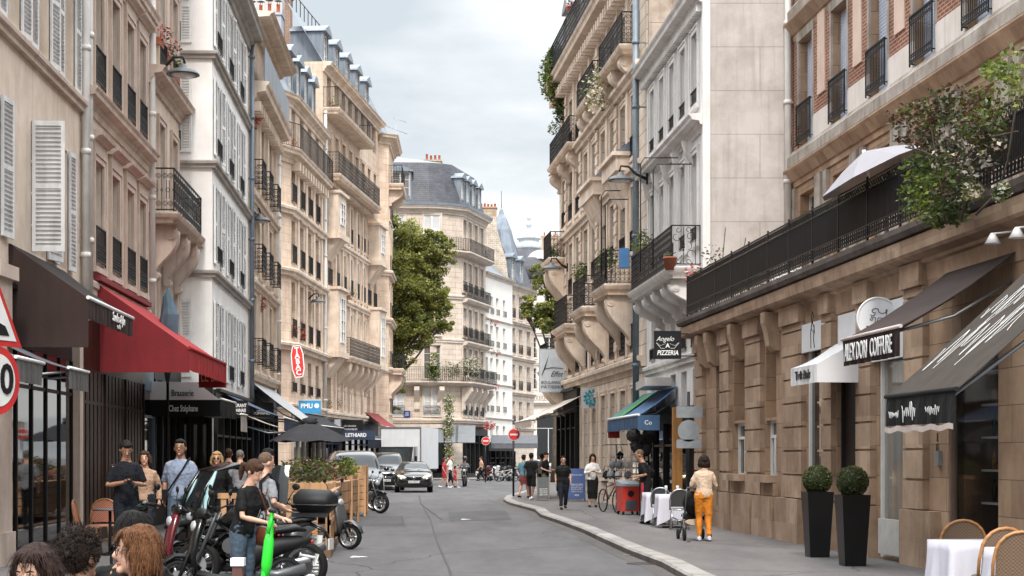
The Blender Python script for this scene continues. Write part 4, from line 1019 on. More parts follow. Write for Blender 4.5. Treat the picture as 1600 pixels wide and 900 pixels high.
# blank side wall with joints, rises above the roof
s=MB(); s.box(.02,4.9,-.02,.3,0,16.5); 
sw=s.build('side_wall',GREYW,b.root,(b.P[1].x,b.P[1].y+.0,0))
s=MB(); s.box(-.08,.10,-.34,-.02,0,16.5); s.build('corner_strip',b.wm,b.root,(b.P[1].x+.0,b.P[1].y+.28,0))
rm,I=roofprism(b,None,[tuple(p) for p in b.P],13.0,1.5,2.5,M_ZINC); rm.build('roof',M_ZINC,b.root)
R2=b
# ---- R3 ornate peach house
def r3(z): return V(8.94-.102*z,z,0)
b=Bldg('apartment_house','ornate cream and peach house with stacked black balconies on big stone scrolls, right side',[V(5.5,72.6,0),V(2.45,71.4,0),r3(68.5),r3(48.9)],stone('stone_cream',(.72,.62,.51),(.68,.575,.47),1.2,.42,.014,(.24,.17,.12),.2,.45,.4,dirtcol=(.16,.11,.08)),S_PEACHT)
L=b.seg[2][2]; n=9; us=[1.1+ (L-1.6)*(k+.3)/n for k in range(n)]
b.rows(2,us,[(1.0,3.8,dict(guard=None,kind='transom')),(4.9,7.0,dict(gh=.85)),(8.0,10.0),(10.9,12.8,dict(sur='hood')),(13.7,15.6,dict(sur='flat',guard='dense'))],spec(w=1.0,reveal=.28,guard='dense',gh=.6,gout=.06,sur='flat'))
b.rows(2,us,[(17.4,19.3)],spec(w=1.0,reveal=.1))
b.rows(0,[1.5],[(4.9,7.0),(8,10),(10.9,12.8),(13.7,15.6)],spec(w=1.0,sur='flat')); b.rows(1,[1.5],[(4.9,7.0),(8,10),(10.9,12.8),(13.7,15.6)],spec(w=1.0,sur='flat'))
for z,o in ((4.55,.3),(10.35,.28),(13.25,.35)): b.band(z,.34,o)
for k in range(n-1):
    u=(us[k]+us[k+1])/2; b.pilaster(2,u,.38,4.8,16.2,.10); 
    for z in [5.1+.42*q for q in range(26)]: b.trim.box(u-.24,u+.24,-.135,-.10,z,z+.3,M=b.M(2)) if k%2==0 else None
b.band(16.9,.75,.65,kind='cornice'); b.dentils(2,16.3,.5,(.18,.45,.3))
r=MB(); pp=[b.P[i] for i in range(4)]
o_=MB()
P=[b.P[1]+Vector((-.5,.25)),b.P[2]+Vector((-.6,0)),b.P[3]+Vector((-.6,0))]
for p,q in zip(P,P[1:]): rail_run(r,p,q,16.95,1.1,'dense',.16)
r.build('railing',M_IRON,b.root)
# balcony tiers: (u0,u1,z,out)
def U3(px,out=.0): return b.u(px,2,out)
for (pa,pb,z,out,cons) in ((866,893,8.85,.7,2),(853,882,5.9,.8,1),(884,917,6.6,.9,2),(919,950,6.6,.95,2),(953,1000,7.0,.95,2)):
    u0=U3(pa,out); u1=U3(pb,out)
    pass
TI=[(.2,2.6,9.6,.75),(.1,2.4,5.2,.9),(4.4,8.0,6.55,.85),(10.0,12.8,6.75,.9),(14.8,17.6,7.0,.9)]
for (u0,u1,z,out) in TI: b.balcony(2,u0,u1,z,out,1.05,'dense',cons=(u0+.5,u1-.35),ch=1.55,cw=.34,slab=.34,sp=.13)
for (u0,u1,z,out) in ((14.0,18.6,14.1,.6),(8.6,12.4,14.1,.55),(.2,6.2,13.5,.5)): b.balcony(2,u0,u1,z,out,1.0,'dense',cons=(u0+.5,(u0+u1)/2,u1-.4),ch=.8,cw=.3,slab=.3,sp=.14)
for (u0,u1,z) in ((9.5,12.5,11.0),(14.4,17.2,11.0)):
    q=MB(); q.box(u0,u1,-.5,0,z-.45,z,M=b.M(2)); q.box(u0-.1,u1+.1,-.62,0,z,z+.12,M=b.M(2)); q.prism([(0,z-.45),(-.45,z-.45),(-.2,z-1),(0,z-1.4)],u0+.2,u1-.2,'x',M=b.M(2)); q.build('stone_bay',S_PEACHT,b.root)
    q=MB(); q.prism([(-.5,z+.122),(0,z+.122),(0,z+.5)],u0,u1,'x',M=b.M(2)); q.build('bay_roof',M_ZINC,b.root)
pipe(b,L-.1,2,3.2,17,.3,.095,M_PIPEG)
b.finish(16.9,11)
rm,I=roofprism(b,None,[tuple(p) for p in b.P],16.9,4.5,1.2,M_SLATE); rm.build('mansard',M_SLATE,b.root)
for u in us[::2]: dormer(b,2,u,17.2,1.1,2.4,1.2,M_ZINC)
# rough party wall above the white house
PW=stone('party_plaster',(.46,.38,.31),(.40,.33,.27),1.5,.9,.01,None,.35,.8,.6,.9,dirtcol=(.05,.04,.035))
s=MB(); s.box(.05,2.9,-.25,.05,12.5,21); s.box(.3,.75,-.255,-.25,15.3,15.45); s.build('party_wall',PW,b.root,(b.P[3].x,b.P[3].y,0))
s=MB(); s.box(1.35,2.9,-.4,-.252,13.0,21); s.build('rubble_patch',stone('rubble_orange',(.42,.24,.12),(.26,.14,.07),.3,.14,.04,(.45,.32,.2),.4,.4,.8),b.root,(b.P[3].x,b.P[3].y,0))
R3=b
# house hidden beyond the corner on the right side, closes the cross street
b=Bldg('apartment_house','cream house with balconies beyond the cross street on the right',[V(14,99,0),V(9.5,96,0),V(12,88,0)],S_FAR,S_FART)
b.finish(18,8)
# ================================================================ SHOPS, AWNINGS, SIGNS
def paint(n,c,**k): return mat(n,c,k.pop('rough',.5),0,k.pop('var',.15),k.pop('scale',4),**k)
def cloth(n,c,**k): return mat(n,c,.85,0,k.pop('var',.14),k.pop('scale',2.5),bump=.3,bscale=25,streak=k.pop('streak',.8))
T_WHITE=paint('letter_white',(.75,.75,.74),var=.05); T_BLACK=paint('letter_black',(.02,.02,.02),var=.05); T_RED=paint('letter_red',(.5,.03,.03),var=.05); T_GOLD=paint('letter_gold',(.8,.5,.25))
def lettering(txt,parent,org,xd,up,size,m,width=None,shear=0,bold=0,ext=.004,name='lettering',sy=1):
    c=bpy.data.curves.new('t','FONT'); c.body=txt; c.size=size; c.extrude=ext; c.align_x='CENTER'; c.align_y='CENTER'; c.shear=shear; c.offset=bold; c.resolution_u=3
    o=bpy.data.objects.new('t',c); me=evalmesh(o); bpy.data.objects.remove(o); bpy.data.curves.remove(c)
    xs=[v.co.x for v in me.vertices] or [0,1]; k=(width/(max(xs)-min(xs))) if width else 1
    xd=Vector(xd).normalized(); up=Vector(up).normalized(); n=xd.cross(up).normalized(); org=Vector(org)
    for v in me.vertices: v.co=org+xd*v.co.x*k+up*v.co.y*sy+n*(v.co.z+ext+.002)
    me.materials.clear(); me.materials.append(m); me.name=name; me.update()
    return inst(name,me,parent)
def squiggle(parent,org,xd,up,w,h,m,seed,t=.006,n=2,name='lettering'):
    """hand-written line, too small to read"""
    rr=random.Random(seed); xd=Vector(xd).normalized(); up=Vector(up).normalized(); nn=xd.cross(up); org=Vector(org); s=MB()
    for j in range(n):
        pts=[]; K=22
        for i in range(K):
            a=i/(K-1); pts.append(org+xd*(a-.5)*w*(.95 if j else 1)+up*(sin(i*2.1+rr.random())*h*.4*(.5+rr.random())-j*h*.9+h*.3*(n-1))+nn*.008)
        s.tube(pts,t,4,smooth=False)
    return s.build(name,m,parent)
def awning(label,wp,side,z0,z1,out,Hw,Hf,drop,m,mv=None,cheek=False,cheekdrop=None,bar=M_WHITEP,barm=.025,cat='awning',zv=None,scallop=0,arms=True,name='awning',mc=None,farcheek=False,group=None):
    W0,W1=wp(z0),wp(z1); o=W0.copy(); t=thing(name,label,cat,o,0,group); d=(W1-W0); L=d.length; dn=d.normalized(); nx=Vector((dn.y,-dn.x,0))*(1 if side>0 else -1)
    if (nx.x>0)!=(side>0): nx=-nx
    def P(u,f,h): return dn*u+nx*f+V(0,0,h)
    K=max(2,int(L/.8)); J=5; s=MB(); vs=[];fs=[]
    for i in range(K+1):
        for j in range(J+1):
            f=j/J; sag=-.05*sin(pi*f)-.015*abs(sin(pi*i*1.0/K*K/1.0)); vs.append(P(L*i/K,.02+(out-.02)*f,Hw+(Hf-Hw)*f+sag))
    n0=len(vs); vs+= [v-V(0,0,.012) for v in vs]
    for i in range(K):
        for j in range(J):
            a=i*(J+1)+j; b_=a+1; c=a+J+2; d_=a+J+1
            fs.append((a,b_,c,d_)); fs.append((n0+a,n0+d_,n0+c,n0+b_))
    for i in range(K): a=i*(J+1)+J; fs.append((a,a+J+1,n0+a+J+1,n0+a))
    for j in range(J): fs.append((j,n0+j,n0+j+1,j+1)); a=K*(J+1)+j; fs.append((a,a+1,n0+a+1,n0+a))
    s.add(vs,fs,0,False); s.build('fabric',m,t)
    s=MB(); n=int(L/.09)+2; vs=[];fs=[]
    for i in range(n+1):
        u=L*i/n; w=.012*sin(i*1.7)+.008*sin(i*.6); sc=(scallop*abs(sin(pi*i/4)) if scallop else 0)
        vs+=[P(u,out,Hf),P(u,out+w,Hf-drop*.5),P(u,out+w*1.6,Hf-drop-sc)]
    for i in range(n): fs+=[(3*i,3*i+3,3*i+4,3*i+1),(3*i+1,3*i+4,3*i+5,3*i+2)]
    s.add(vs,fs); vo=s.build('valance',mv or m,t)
    mm=mc or mv or m
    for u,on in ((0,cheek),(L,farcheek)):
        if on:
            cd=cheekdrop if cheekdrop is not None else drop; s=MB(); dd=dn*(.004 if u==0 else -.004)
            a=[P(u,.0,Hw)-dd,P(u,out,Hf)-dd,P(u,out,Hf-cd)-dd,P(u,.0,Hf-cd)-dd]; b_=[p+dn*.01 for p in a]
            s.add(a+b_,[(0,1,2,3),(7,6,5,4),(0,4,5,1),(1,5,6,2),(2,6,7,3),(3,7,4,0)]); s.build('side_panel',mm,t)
    if bar: s=MB(); s.cyl(P(-.03,out,Hf+.01),P(L+.03,out,Hf+.01),barm,n=8); s.build('front_bar',bar,t)
    if arms:
        for u in (L*.08,L*.92):
            s=MB(); s.tube([P(u,0,Hw-.35),P(u,out*.5,(Hw+Hf)/2-.32),P(u,out-.03,Hf-.04)],.02,6); s.build('arm',M_GALV,t)
    t['_P']=0; del t['_P']
    return t,P,L,dn,nx
# ---------------- left shopfronts
def shopfront(label,wp,side,z0,z1,H,cols,mf,mg=None,fascia=.45,plinth=.35,out=.12,mp=None,postw=.1,panel=False,awayz=.12,mid=True,extra=None):
    W0,W1=wp(z0),wp(z1); t=thing('shopfront',label,'shopfront',W0); d=W1-W0; L=d.length; dn=d.normalized(); nx=Vector((dn.y,-dn.x,0)); 
    if (nx.x>0)!=(side>0): nx=-nx
    a=atan2(dn.y,dn.x); sg=1 if nx.dot(Vector((-dn.y,dn.x,0)))>0 else -1
    M=Matrix.Rotation(a,4,'Z')
    def bx(mb,u0,u1,f0,f1,h0,h1): mb.box(u0,u1,min(sg*f0,sg*f1),max(sg*f0,sg*f1),h0,h1,M=M)
    fr=MB(); bx(fr,0,L,0,out*.7,H-fascia,H); bx(fr,-.03,L+.03,out*.7,out+.08,H-.06,H+.02); bx(fr,0,L,0,out*.8,awayz,awayz+plinth)
    for i in range(cols+1):
        u=L*i/cols; bx(fr,max(0,u-postw/2),min(L,u+postw/2),0,out,awayz+plinth,H-fascia)
        if panel and i<cols:
            w=L/cols; k=6
            for q in range(k): bx(fr,u+w*(q+.15)/k,u+w*(q+.85)/k,0,out*.75,awayz+plinth+.02,H-fascia)
    if mid:
        bx(fr,0,L,0,out*.8,H-fascia-.62,H-fascia-.56)
    fr.build('frame',mf,t)
    if not panel:
        for i in range(cols):
            g=MB(); u=L*i/cols; w=L/cols; bx(g,u+postw/2,u+w-postw/2,.012,.03,awayz+plinth,H-fascia); g.build('pane',mg or M_SHOPGLASS,t)
    return t,(lambda u,f,h: dn*u+nx*f+V(0,0,h)),dn,nx,L
F_BLK=paint('shop_black',(.012,.012,.013),var=.3); F_BRN=mat('shop_brown_timber',(.045,.018,.010),.4,0,.35,3,streak=2); F_GRY=paint('shop_grey',(.10,.10,.11)); F_BGE=paint('shop_beige',(.32,.27,.22)); F_NVY=paint('shop_navy',(.02,.03,.06)); F_BLUE=paint('door_blue_grey',(.12,.17,.23))
shopfront('near black glazed cafe front with thin dark frames beside the stone pier',lp,1,24.6,29.6,4.3,5,F_BLK,None,.9,.18,.06,postw=.07)
shopfront('brown timber-clad restaurant front with vertical battens under the red awning',lp,1,30.1,36.6,4.6,3,F_BRN,None,1.3,.3,.14,panel=True)
shopfront('blue-grey framed doorway beside the striped curtain front',lp,1,36.7,38.2,4.6,1,F_BLUE,None,1.4,.2,.1)
shopfront('black brasserie front with curtained windows',lp,1,38.3,42.4,4.4,4,F_BLK,None,.9,.4,.1)
def l4(z): return V(-5.24-.0577*z,z,0)
t,P,dn,nx,L=shopfront('black restaurant front with beige post under the white house',l4,1,42.9,52,3.45,6,F_BLK,None,.6,.35,.12)
shopfront('grey wine shop front below the ornate house',l5,1,52.4,60.3,3.9,5,F_NVY,None,.7,.35,.12)
shopfront('tobacco shop front with pale posts on the corner',l6,1,78.5,87.7,3.9,6,F_BGE,None,.7,.35,.12)
shopfront('dark restaurant front below the stone bays',l7,1,88.1,104,3.7,9,F_NVY,None,.7,.35,.12)
t=thing('shopfront','dark brasserie front set across the end of the pavement below the white house','shopfront',(-11.5,42.56,0))
s=MB(); s.box(0,3.86,-.14,-.0,.12,.5); s.box(0,3.86,-.14,0,2.9,3.6); 
for x in (.02,.8,1.6,2.4,3.2,3.76): s.box(x,x+.08,-.14,-.0,.5,2.9)
s.build('frame',F_BLK,t)
for x in (.1,.88,1.68,2.48,3.28): s=MB(); s.box(x,x+(.7 if x<3 else .48),-.06,-.03,.5,2.9); s.build('pane',M_SHOPGLASS,t)
# stone pier with downpipe at the very left
s=MB(); s.box(-.1,.22,-.38,.38,.12,4.3); s.box(-.1,.26,-.42,.42,.12,.6); s.box(-.1,.3,-.45,.45,4.3,4.5); o=s.build('stone_pier',S_CREAMT,None,lp(24.2)); tag(o,'beige stone pier of the cafe front at the left edge','pier')
s=MB(); s.box(-.05,.16,-.12,.12,.12,4.2); o=s.build('stone_pier',S_CREAMT,None,lp(29.85)); tag(o,'slim pale pier between black cafe front and brown timber front','pier')
# brown awning box and valance
BRN=cloth('awning_brown',(.034,.021,.018)); BRNV=cloth('awning_brown_valance',(.07,.042,.036))
t,P,L,dn,nx=awning('dark brown awning with a boxed side and white name on its valance, left near',lp,1,25.3,29.1,1.2,4.95,4.12,.32,BRN,BRNV,cheek=True,cheekdrop=.75,bar=M_WHITEP,barm=.03)
lettering('Sandro & Jan',t,P(L*.6,1.235,3.99),dn,V(0,0,1),.22,T_WHITE,width=1.1,shear=.3); lettering('café',t,P(L*.6,1.235,3.86),dn,V(0,0,1),.11,T_WHITE,width=.3)
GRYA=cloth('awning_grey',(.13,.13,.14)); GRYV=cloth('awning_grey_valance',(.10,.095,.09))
for i,(z0,z1) in enumerate(((21.2,22.7),(24.3,25.7))):
    awning('small grey awning on black arms, '+('nearest, beside the round road sign' if i==0 else 'between the road sign and the brown awning'),lp,1,z0,z1,1.12,3.45,2.97+.03*i,.3,GRYA,GRYV,bar=M_WHITEP,group='small grey awnings')
# red awning
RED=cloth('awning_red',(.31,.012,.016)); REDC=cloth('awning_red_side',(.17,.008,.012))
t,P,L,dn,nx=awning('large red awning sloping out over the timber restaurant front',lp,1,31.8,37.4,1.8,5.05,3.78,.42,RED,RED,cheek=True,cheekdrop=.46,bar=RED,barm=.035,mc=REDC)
s=MB(); s.box(-.62,0,-.01,.0,-.5,0); v=s.build('end_valance',RED,t,P(L,1.82,3.76)); lettering('LE BIN',t,P(L-.02,1.5,3.5),V(1,0,0),V(0,0,1),.26,T_GOLD,width=.48,sy=1.3)
for u in (.3,.5,.7): pass
s=MB(); s.box(-.02,.14,0,5.8,0,.10); o=s.build('awning_box',cloth('red_box',(.2,.02,.025)),t,P(-.2,.02,5.06)); o.rotation_euler=(0,0,atan2(dn.y,dn.x)-pi/2)
# brasserie awning
WHT=cloth('awning_white',(.85,.84,.85),var=.04); BLKC=cloth('awning_black',(.015,.015,.016))
t,P,L,dn,nx=awning('white and black awning box lettered Brasserie Chez Stéphane',lp,1,37.9,40.8,1.63,3.45,3.02,.40,cloth('awning_light_grey',(.45,.46,.48),var=.06),BLKC,cheek=True,cheekdrop=0,mc=WHT)
s=MB(); s.box(0,1.63,-.012,.0,-.01,.0); 
s=MB(); s.box(0,1.64,-.02,0,2.62,3.0); o=s.build('side_valance',BLKC,t,(0,-.0,0))
s=MB(); s.add([(0,-.012,3.0),(1.63,-.012,3.0),(1.1,-.012,3.4),(0,-.012,3.42)],[(0,1,2,3)]); s.build('side_panel',WHT,t)
lettering('Brasserie',t,V(.78,-.02,3.15),V(1,0,0),V(0,0,1),.17,T_BLACK,width=.5,bold=.002,sy=1.2); lettering('Chez Stéphane',t,V(.8,-.028,2.8),V(1,0,0),V(0,0,1),.17,T_WHITE,width=.66,bold=.002,sy=1.2)
awning('short grey awning with a hanging pale valance past the brasserie',lp,1,40.9,42.3,1.75,3.3,2.75,.42,cloth('awning_lg2',(.40,.40,.40)),cloth('aw_pale_val',(.33,.30,.28)))
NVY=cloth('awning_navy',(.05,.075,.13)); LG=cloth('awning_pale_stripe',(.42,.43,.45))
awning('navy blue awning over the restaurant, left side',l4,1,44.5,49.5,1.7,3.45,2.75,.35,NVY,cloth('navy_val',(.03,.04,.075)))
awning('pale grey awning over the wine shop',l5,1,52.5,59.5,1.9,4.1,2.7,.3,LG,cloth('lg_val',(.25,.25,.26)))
awning('small cream awning with curled valance beyond the navy one',l4,1,50.2,52,1.5,3.0,2.5,.3,cloth('aw_cream',(.45,.38,.33)))
awning('dark grey awning at the tobacco corner',l6,1,79,87,1.2,3.9,3.2,.3,cloth('aw_dk',(.05,.05,.055)),BLKC)
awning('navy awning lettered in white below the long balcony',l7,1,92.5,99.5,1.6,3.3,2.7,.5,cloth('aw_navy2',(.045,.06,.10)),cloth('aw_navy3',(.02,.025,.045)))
awning('dark red awning at the far left corner',l7,1,100,104.3,1.3,4.4,3.5,.3,cloth('aw_dred',(.22,.03,.03)),cloth('aw_orange',(.5,.28,.16)))
# flat signs facing down the street, hung from walls
def hsign(label,px,py,w,h,z,m,texts=(),name='hanging_sign',th=.05,arm=1,edge=None,frame=None,cat='sign'):
    c=at(px,z,hz(py,z)); t=thing(name,label,cat,c)
    s=MB(); s.box(-w/2,w/2,-th/2,th/2,-h/2,h/2); s.build('panel',m,t)
    if frame:
        s=MB(); f=.02
        s.box(-w/2-f,w/2+f,-th/2-.008,th/2+.008,h/2,h/2+f); s.box(-w/2-f,w/2+f,-th/2-.008,th/2+.008,-h/2-f,-h/2); s.box(-w/2-f,-w/2,-th/2-.008,th/2+.008,-h/2,h/2); s.box(w/2,w/2+f,-th/2-.008,th/2+.008,-h/2,h/2); s.build('frame',frame,t)
    if arm: 
        s=MB(); d=arm
        for q in (h*.42,-h*.42): s.box(min(0,d),max(0,d),-.012,.012,q-.012,q+.012)
        s.build('bracket',M_IRON,t)
    for tx in texts:
        T,x,y,sz,mm=tx[:5]; k=tx[5] if len(tx)>5 else {}
        lettering(T,t,V(x,-th/2,y),V(1,0,0),V(0,0,1),sz,mm,**k)
    return t
BLKS=paint('sign_black',(.012,.012,.014)); 
hsign('black restaurant sign with bold white capitals past the brasserie awning',369,638,.62,.42,44,BLKS,[('RESTAURANT',0,.07,.1,T_WHITE,dict(width=.56,bold=.003,sy=1.25)),('LYONNAIS',.06,-.06,.1,T_WHITE,dict(width=.4,bold=.003,sy=1.25))],arm=-.6)
hsign('black sign lettered Domaines in thin white capitals',407,643,.84,.56,53,BLKS,[('GRANDS',0,.02,.06,T_WHITE,dict(width=.22)),('DOMAINES',.03,-.06,.12,T_WHITE,dict(width=.55))],arm=-.8)
t=thing('tobacco_sign','tall red lozenge sign with white letters spelling TABAC','sign',at(465.5,77,hz(565,77)))
s=MB(); s.prism([(-.17,-.72),(.17,-.72),(.27,-.35),(.27,.35),(.17,.72),(-.17,.72),(-.27,.35),(-.27,-.35)],-.08,.08,'y'); s.build('panel',paint('sign_red',(.62,.025,.02)),t)
s=MB()
for a,b_ in zip([(-.17,-.72),(.17,-.72),(.27,-.35),(.27,.35),(.17,.72),(-.17,.72),(-.27,.35),(-.27,-.35)],[(.17,-.72),(.27,-.35),(.27,.35),(.17,.72),(-.17,.72),(-.27,.35),(-.27,-.35),(-.17,-.72)]): s.tube([(a[0],-.08,a[1]),(b_[0],-.08,b_[1])],.03,4)
s.build('rim',T_WHITE,t)
for i,ch in enumerate('TABAC'): lettering(ch,t,V(0,-.08,.52-.26*i),V(1,0,0),V(0,0,1),.34,T_WHITE,bold=.012)
t.rotation_euler=(0,R(-5),0)
hsign('small blue betting sign with white letters under the TABAC sign',484,636,1.05,.6,78,paint('sign_blue',(.03,.25,.5)),[('PMU',-.14,.04,.3,T_WHITE,dict(width=.55,bold=.01)),('●',.33,.04,.3,T_WHITE)],arm=0)
hsign('pale rounded sign with a green oval behind the blue one',488,634,.85,.62,80,paint('sign_pale',(.5,.55,.54)),[('EXPRESS',0,.2,.15,paint('lt_g',(.3,.35,.35)),dict(width=.6)),('●',.15,-.05,.5,paint('lt_green',(.1,.22,.2)))],arm=0)
hsign('pale menu panel with a red figure left of the black shop sign',520.5,666,.8,.75,90,paint('sign_pgrey',(.4,.41,.43)),[('L',-.1,.0,.75,T_RED,dict(bold=.03))],arm=0,frame=F_GRY)
hsign('dark sign with small white lines of lettering above the navy awning',551,668,1.15,.85,92,BLKS,[('LES GRANDS',-.15,.08,.12,T_WHITE),('VIGNOBLES',-.1,-.1,.14,T_WHITE)],arm=0)
t,P,L,dn,nx=None,None,None,None,None
hsign('navy fascia lettered in white capitals below the dark sign',559,680,1.9,.5,91.5,paint('sign_navy',(.02,.035,.075)),[('LETHIARD',-.1,0,.28,T_WHITE,dict(width=1.15,bold=.01))],arm=0)
# wall plaque
t=hsign('small blue street-name plaque on the corner house wall',636,647,.5,.5,127.7,paint('plaque_blue',(.015,.03,.16)),[('RUE',0,.08,.14,T_WHITE),('LEPIC',0,-.08,.14,T_WHITE)],arm=0,name='street_plaque')
# ---------------- corner house ground floor (C)
def cw(z): return V(0,0,0)
c=thing('shopfront','grey corner shop with posts and slanting awnings under the far corner house','shopfront',(-6.3,127.9,0))
s=MB(); s.box(-9,1.0,-.9,-.1,3.9,4.2); s.build('fascia',S_FART,c)
s=MB()
for x in (-1.6,.2,1.1): s.box(x-.09,x+.09,-.9,-.7,.12,3.9)
s.box(-9,1.2,-.75,-.6,.12,3.9); s.build('frame',DK,c)
for i,x in enumerate((-1.45,.3)):
    g=MB(); g.box(x,x+(1.5 if i==0 else .7),-.79,-.76,.5,3.2); g.build('pane',M_SHOPGLASS,c)
lettering('Junot',c,V(-1.3,-1.72,2.95),V(1,0,0),V(0,0,1),.5,T_WHITE,bold=.012)
s=MB(); s.box(-2.0,0,-1.7,-1.6,2.65,3.2); s.build('valance',M_AWNG,c)
s=MB(); s.prism([(-1.65,3.2),(-.7,4.05),(-.7,4.1),(-1.7,3.22)],-2,0,'x'); s.build('awning',M_AWNG,c)
for x in (.15,1.25,2.0):
    s=MB(); s.prism([(-1.65,2.75),(-.6,4.05),(-.6,4.1),(-1.7,2.8)],x,x+.95 if x<2 else x+1.5,'x'); s.build('awning',M_AWNL,c)
s=MB(); s.box(1.2,9.0,-.55,.4,.12,4.2); 
def cc(z): return lc(z)
shopfront('dark shop windows round the far corner',lc,1,129.4,136,4.1,5,F_BLK,None,.7,.3,.25)
shopfront('dark cafe front with pale fascia at the street end',ld,1,136.3,143,2.9,5,F_BLK,None,.7,.3,.5)
t=thing('awning','dark slanting canopy of the shop at the street end','awning',(-1.5,137,0)); s=MB(); s.prism([(-1.2,2.7),(0,3.4),(0,3.5),(-1.25,2.8)],-.2,3.6,'x'); s.build('fabric',M_AWNG,t); s=MB(); s.box(-.2,3.6,-1.25,-1.2,2.4,2.75); s.build('valance',M_AWNG,t)
# hedge arch of pale flowers comes with the plants
# ---------------- right side
def r1z(z): return r1(z)
# white dome awning
t,P,L,dn,nx=awning('white box awning lettered Tuft Bals over the shop door, right side',r1,-1,26.8,28.4,.78,3.62,3.2,.30,mat('awning_bright',(.62,.61,.62),.7,0,.04,2),None,cheek=True,cheekdrop=.30,bar=None,arms=False)
lettering("Tuft Bals",t,P(L*.5,.79,3.05),-dn,V(0,0,1),.17,T_BLACK,width=.95,sy=1.2,bold=.004)
# brown hairdresser awning
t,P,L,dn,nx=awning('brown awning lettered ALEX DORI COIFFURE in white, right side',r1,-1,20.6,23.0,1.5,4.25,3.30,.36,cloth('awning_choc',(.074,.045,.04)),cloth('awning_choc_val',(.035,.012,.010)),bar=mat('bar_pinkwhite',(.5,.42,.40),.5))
lettering('ALEX DORI  COIFFURE',t,P(L*.5,1.53,3.10),-dn,V(0,0,1),.27,T_WHITE,width=2.0,bold=.001,sy=1.25)
# big black script awning
t,P,L,dn,nx=awning('large weathered grey awning with white handwritten script, nearest right',r1,-1,15.7,17.7,2.62,4.72,2.32,.30,cloth('awning_weathered',(.074,.056,.044),streak=2.2),BLKC,bar=BLKC,arms=True,farcheek=False)
sd=(P(0,2.62,2.32)-P(0,.02,4.72)).normalized()
nm=dn.cross(sd); 
if nm.z<0: nm=-nm
def ap(u,f): return P(u,.02+2.6*f,4.72-2.4*f-.05*sin(pi*f))+nm*.018
rr=random.Random(4); s=MB()
for row,(f0,wd) in enumerate(((.60,1.3),(.78,1.4))):
    pts=[]; K=22
    for i in range(K):
        a=i/(K-1); u=1.8-a*wd; pts.append(ap(u,f0+.085*sin(i*1.9)*(.5+rr.random())-.10*a))
    s.tube(pts,.003,4,smooth=False)
    for q in range(2):
        u=1.45-q*.6; s.tube([ap(u,f0+.1),ap(u-.08,f0-.12),ap(u-.3,f0-.2+.02*q)],.0028,4,smooth=False)
s.build('lettering',T_WHITE,t)
squiggle(t,P(L*.28,2.64,2.16),-dn,V(0,0,1),.4,.10,T_WHITE,3,.003,1); squiggle(t,P(L*.62,2.64,2.16),-dn,V(0,0,1),.4,.2,T_WHITE,5,.0035,1); squiggle(t,P(L*.85,2.64,2.14),-dn,V(0,0,1),.3,.08,T_WHITE,6,.003,1)
s=MB(); n=20
pts=[P(L*i/n,2.645,2.01+.012*sin(i*1.3)) for i in range(n+1)]
vs=[];fs=[]
for p in pts: vs+=[p,p-V(0,0,.055)]
for i in range(n): fs.append((2*i,2*i+2,2*i+3,2*i+1))
s.add(vs,fs); s.build('fringe',cloth('fringe',(.45,.38,.34)),t)
# next near awning corner
t,P,L,dn,nx=awning('black awning corner with small white script at the right edge',r1,-1,12.2,14.3,1.5,3.9,2.72,.28,cloth('aw_blk2',(.05,.048,.046)),BLKC,bar=BLKC)
squiggle(t,P(L*.75,1.52,2.58),-dn,V(0,0,1),.5,.14,T_WHITE,9,.005,1)
# transom panels and posters on the podium wall
PANEL=paint('panel_white',(.62,.63,.65),var=.06)
def wallpanel(label,pa,pb,ya,yb,m,o=.06,name='sign_panel',tx=None,cat='sign'):
    u0,u1=sorted((PODIUM.u(pa,1,o),PODIUM.u(pb,1,o))); zc=PODIUM.zof((pa+pb)/2,1,o); h0,h1=hz(yb,zc),hz(ya,zc)
    M=PODIUM.M(1); org=Vector((PODIUM.o.x,PODIUM.o.y,0)); c=M@V((u0+u1)/2,-o,0); a=PODIUM.seg[1][3]
    t=thing(name,label,cat,org+V(c.x,c.y,h0),a); s=MB(); w=u1-u0; s.box(-w/2,w/2,-.03,.03,0,h1-h0); s.build('panel',m,t); return t,w,h1-h0
t,w,h=wallpanel('white poster with a thin line drawing of a standing figure above the shop window',1255,1291,503,548,PANEL)
s=MB(); s.tube([(-.1,-.035,.05),(-.12,-.035,.35),(-.04,-.035,.5),(-.08,-.035,.62),(.0,-.035,.7),(.05,-.035,.6),(.0,-.035,.5),(.1,-.035,.4),(.06,-.035,.2),(.12,-.035,.05)],.008,4); s.tube([(-.1,-.035,.4),(.12,-.035,.3),(.1,-.035,.45)],.006,4); s.build('drawing',T_BLACK,t)
wallpanel('plain white panel above the shop door behind the round dog sign',1312,1420,478,566,PANEL,.05)
wallpanel('cream lower panel of the white shop door beside the topiary',1375,1418,812,868,paint('panel_cream',(.5,.49,.46)),.05,name='door_panel',cat='door')
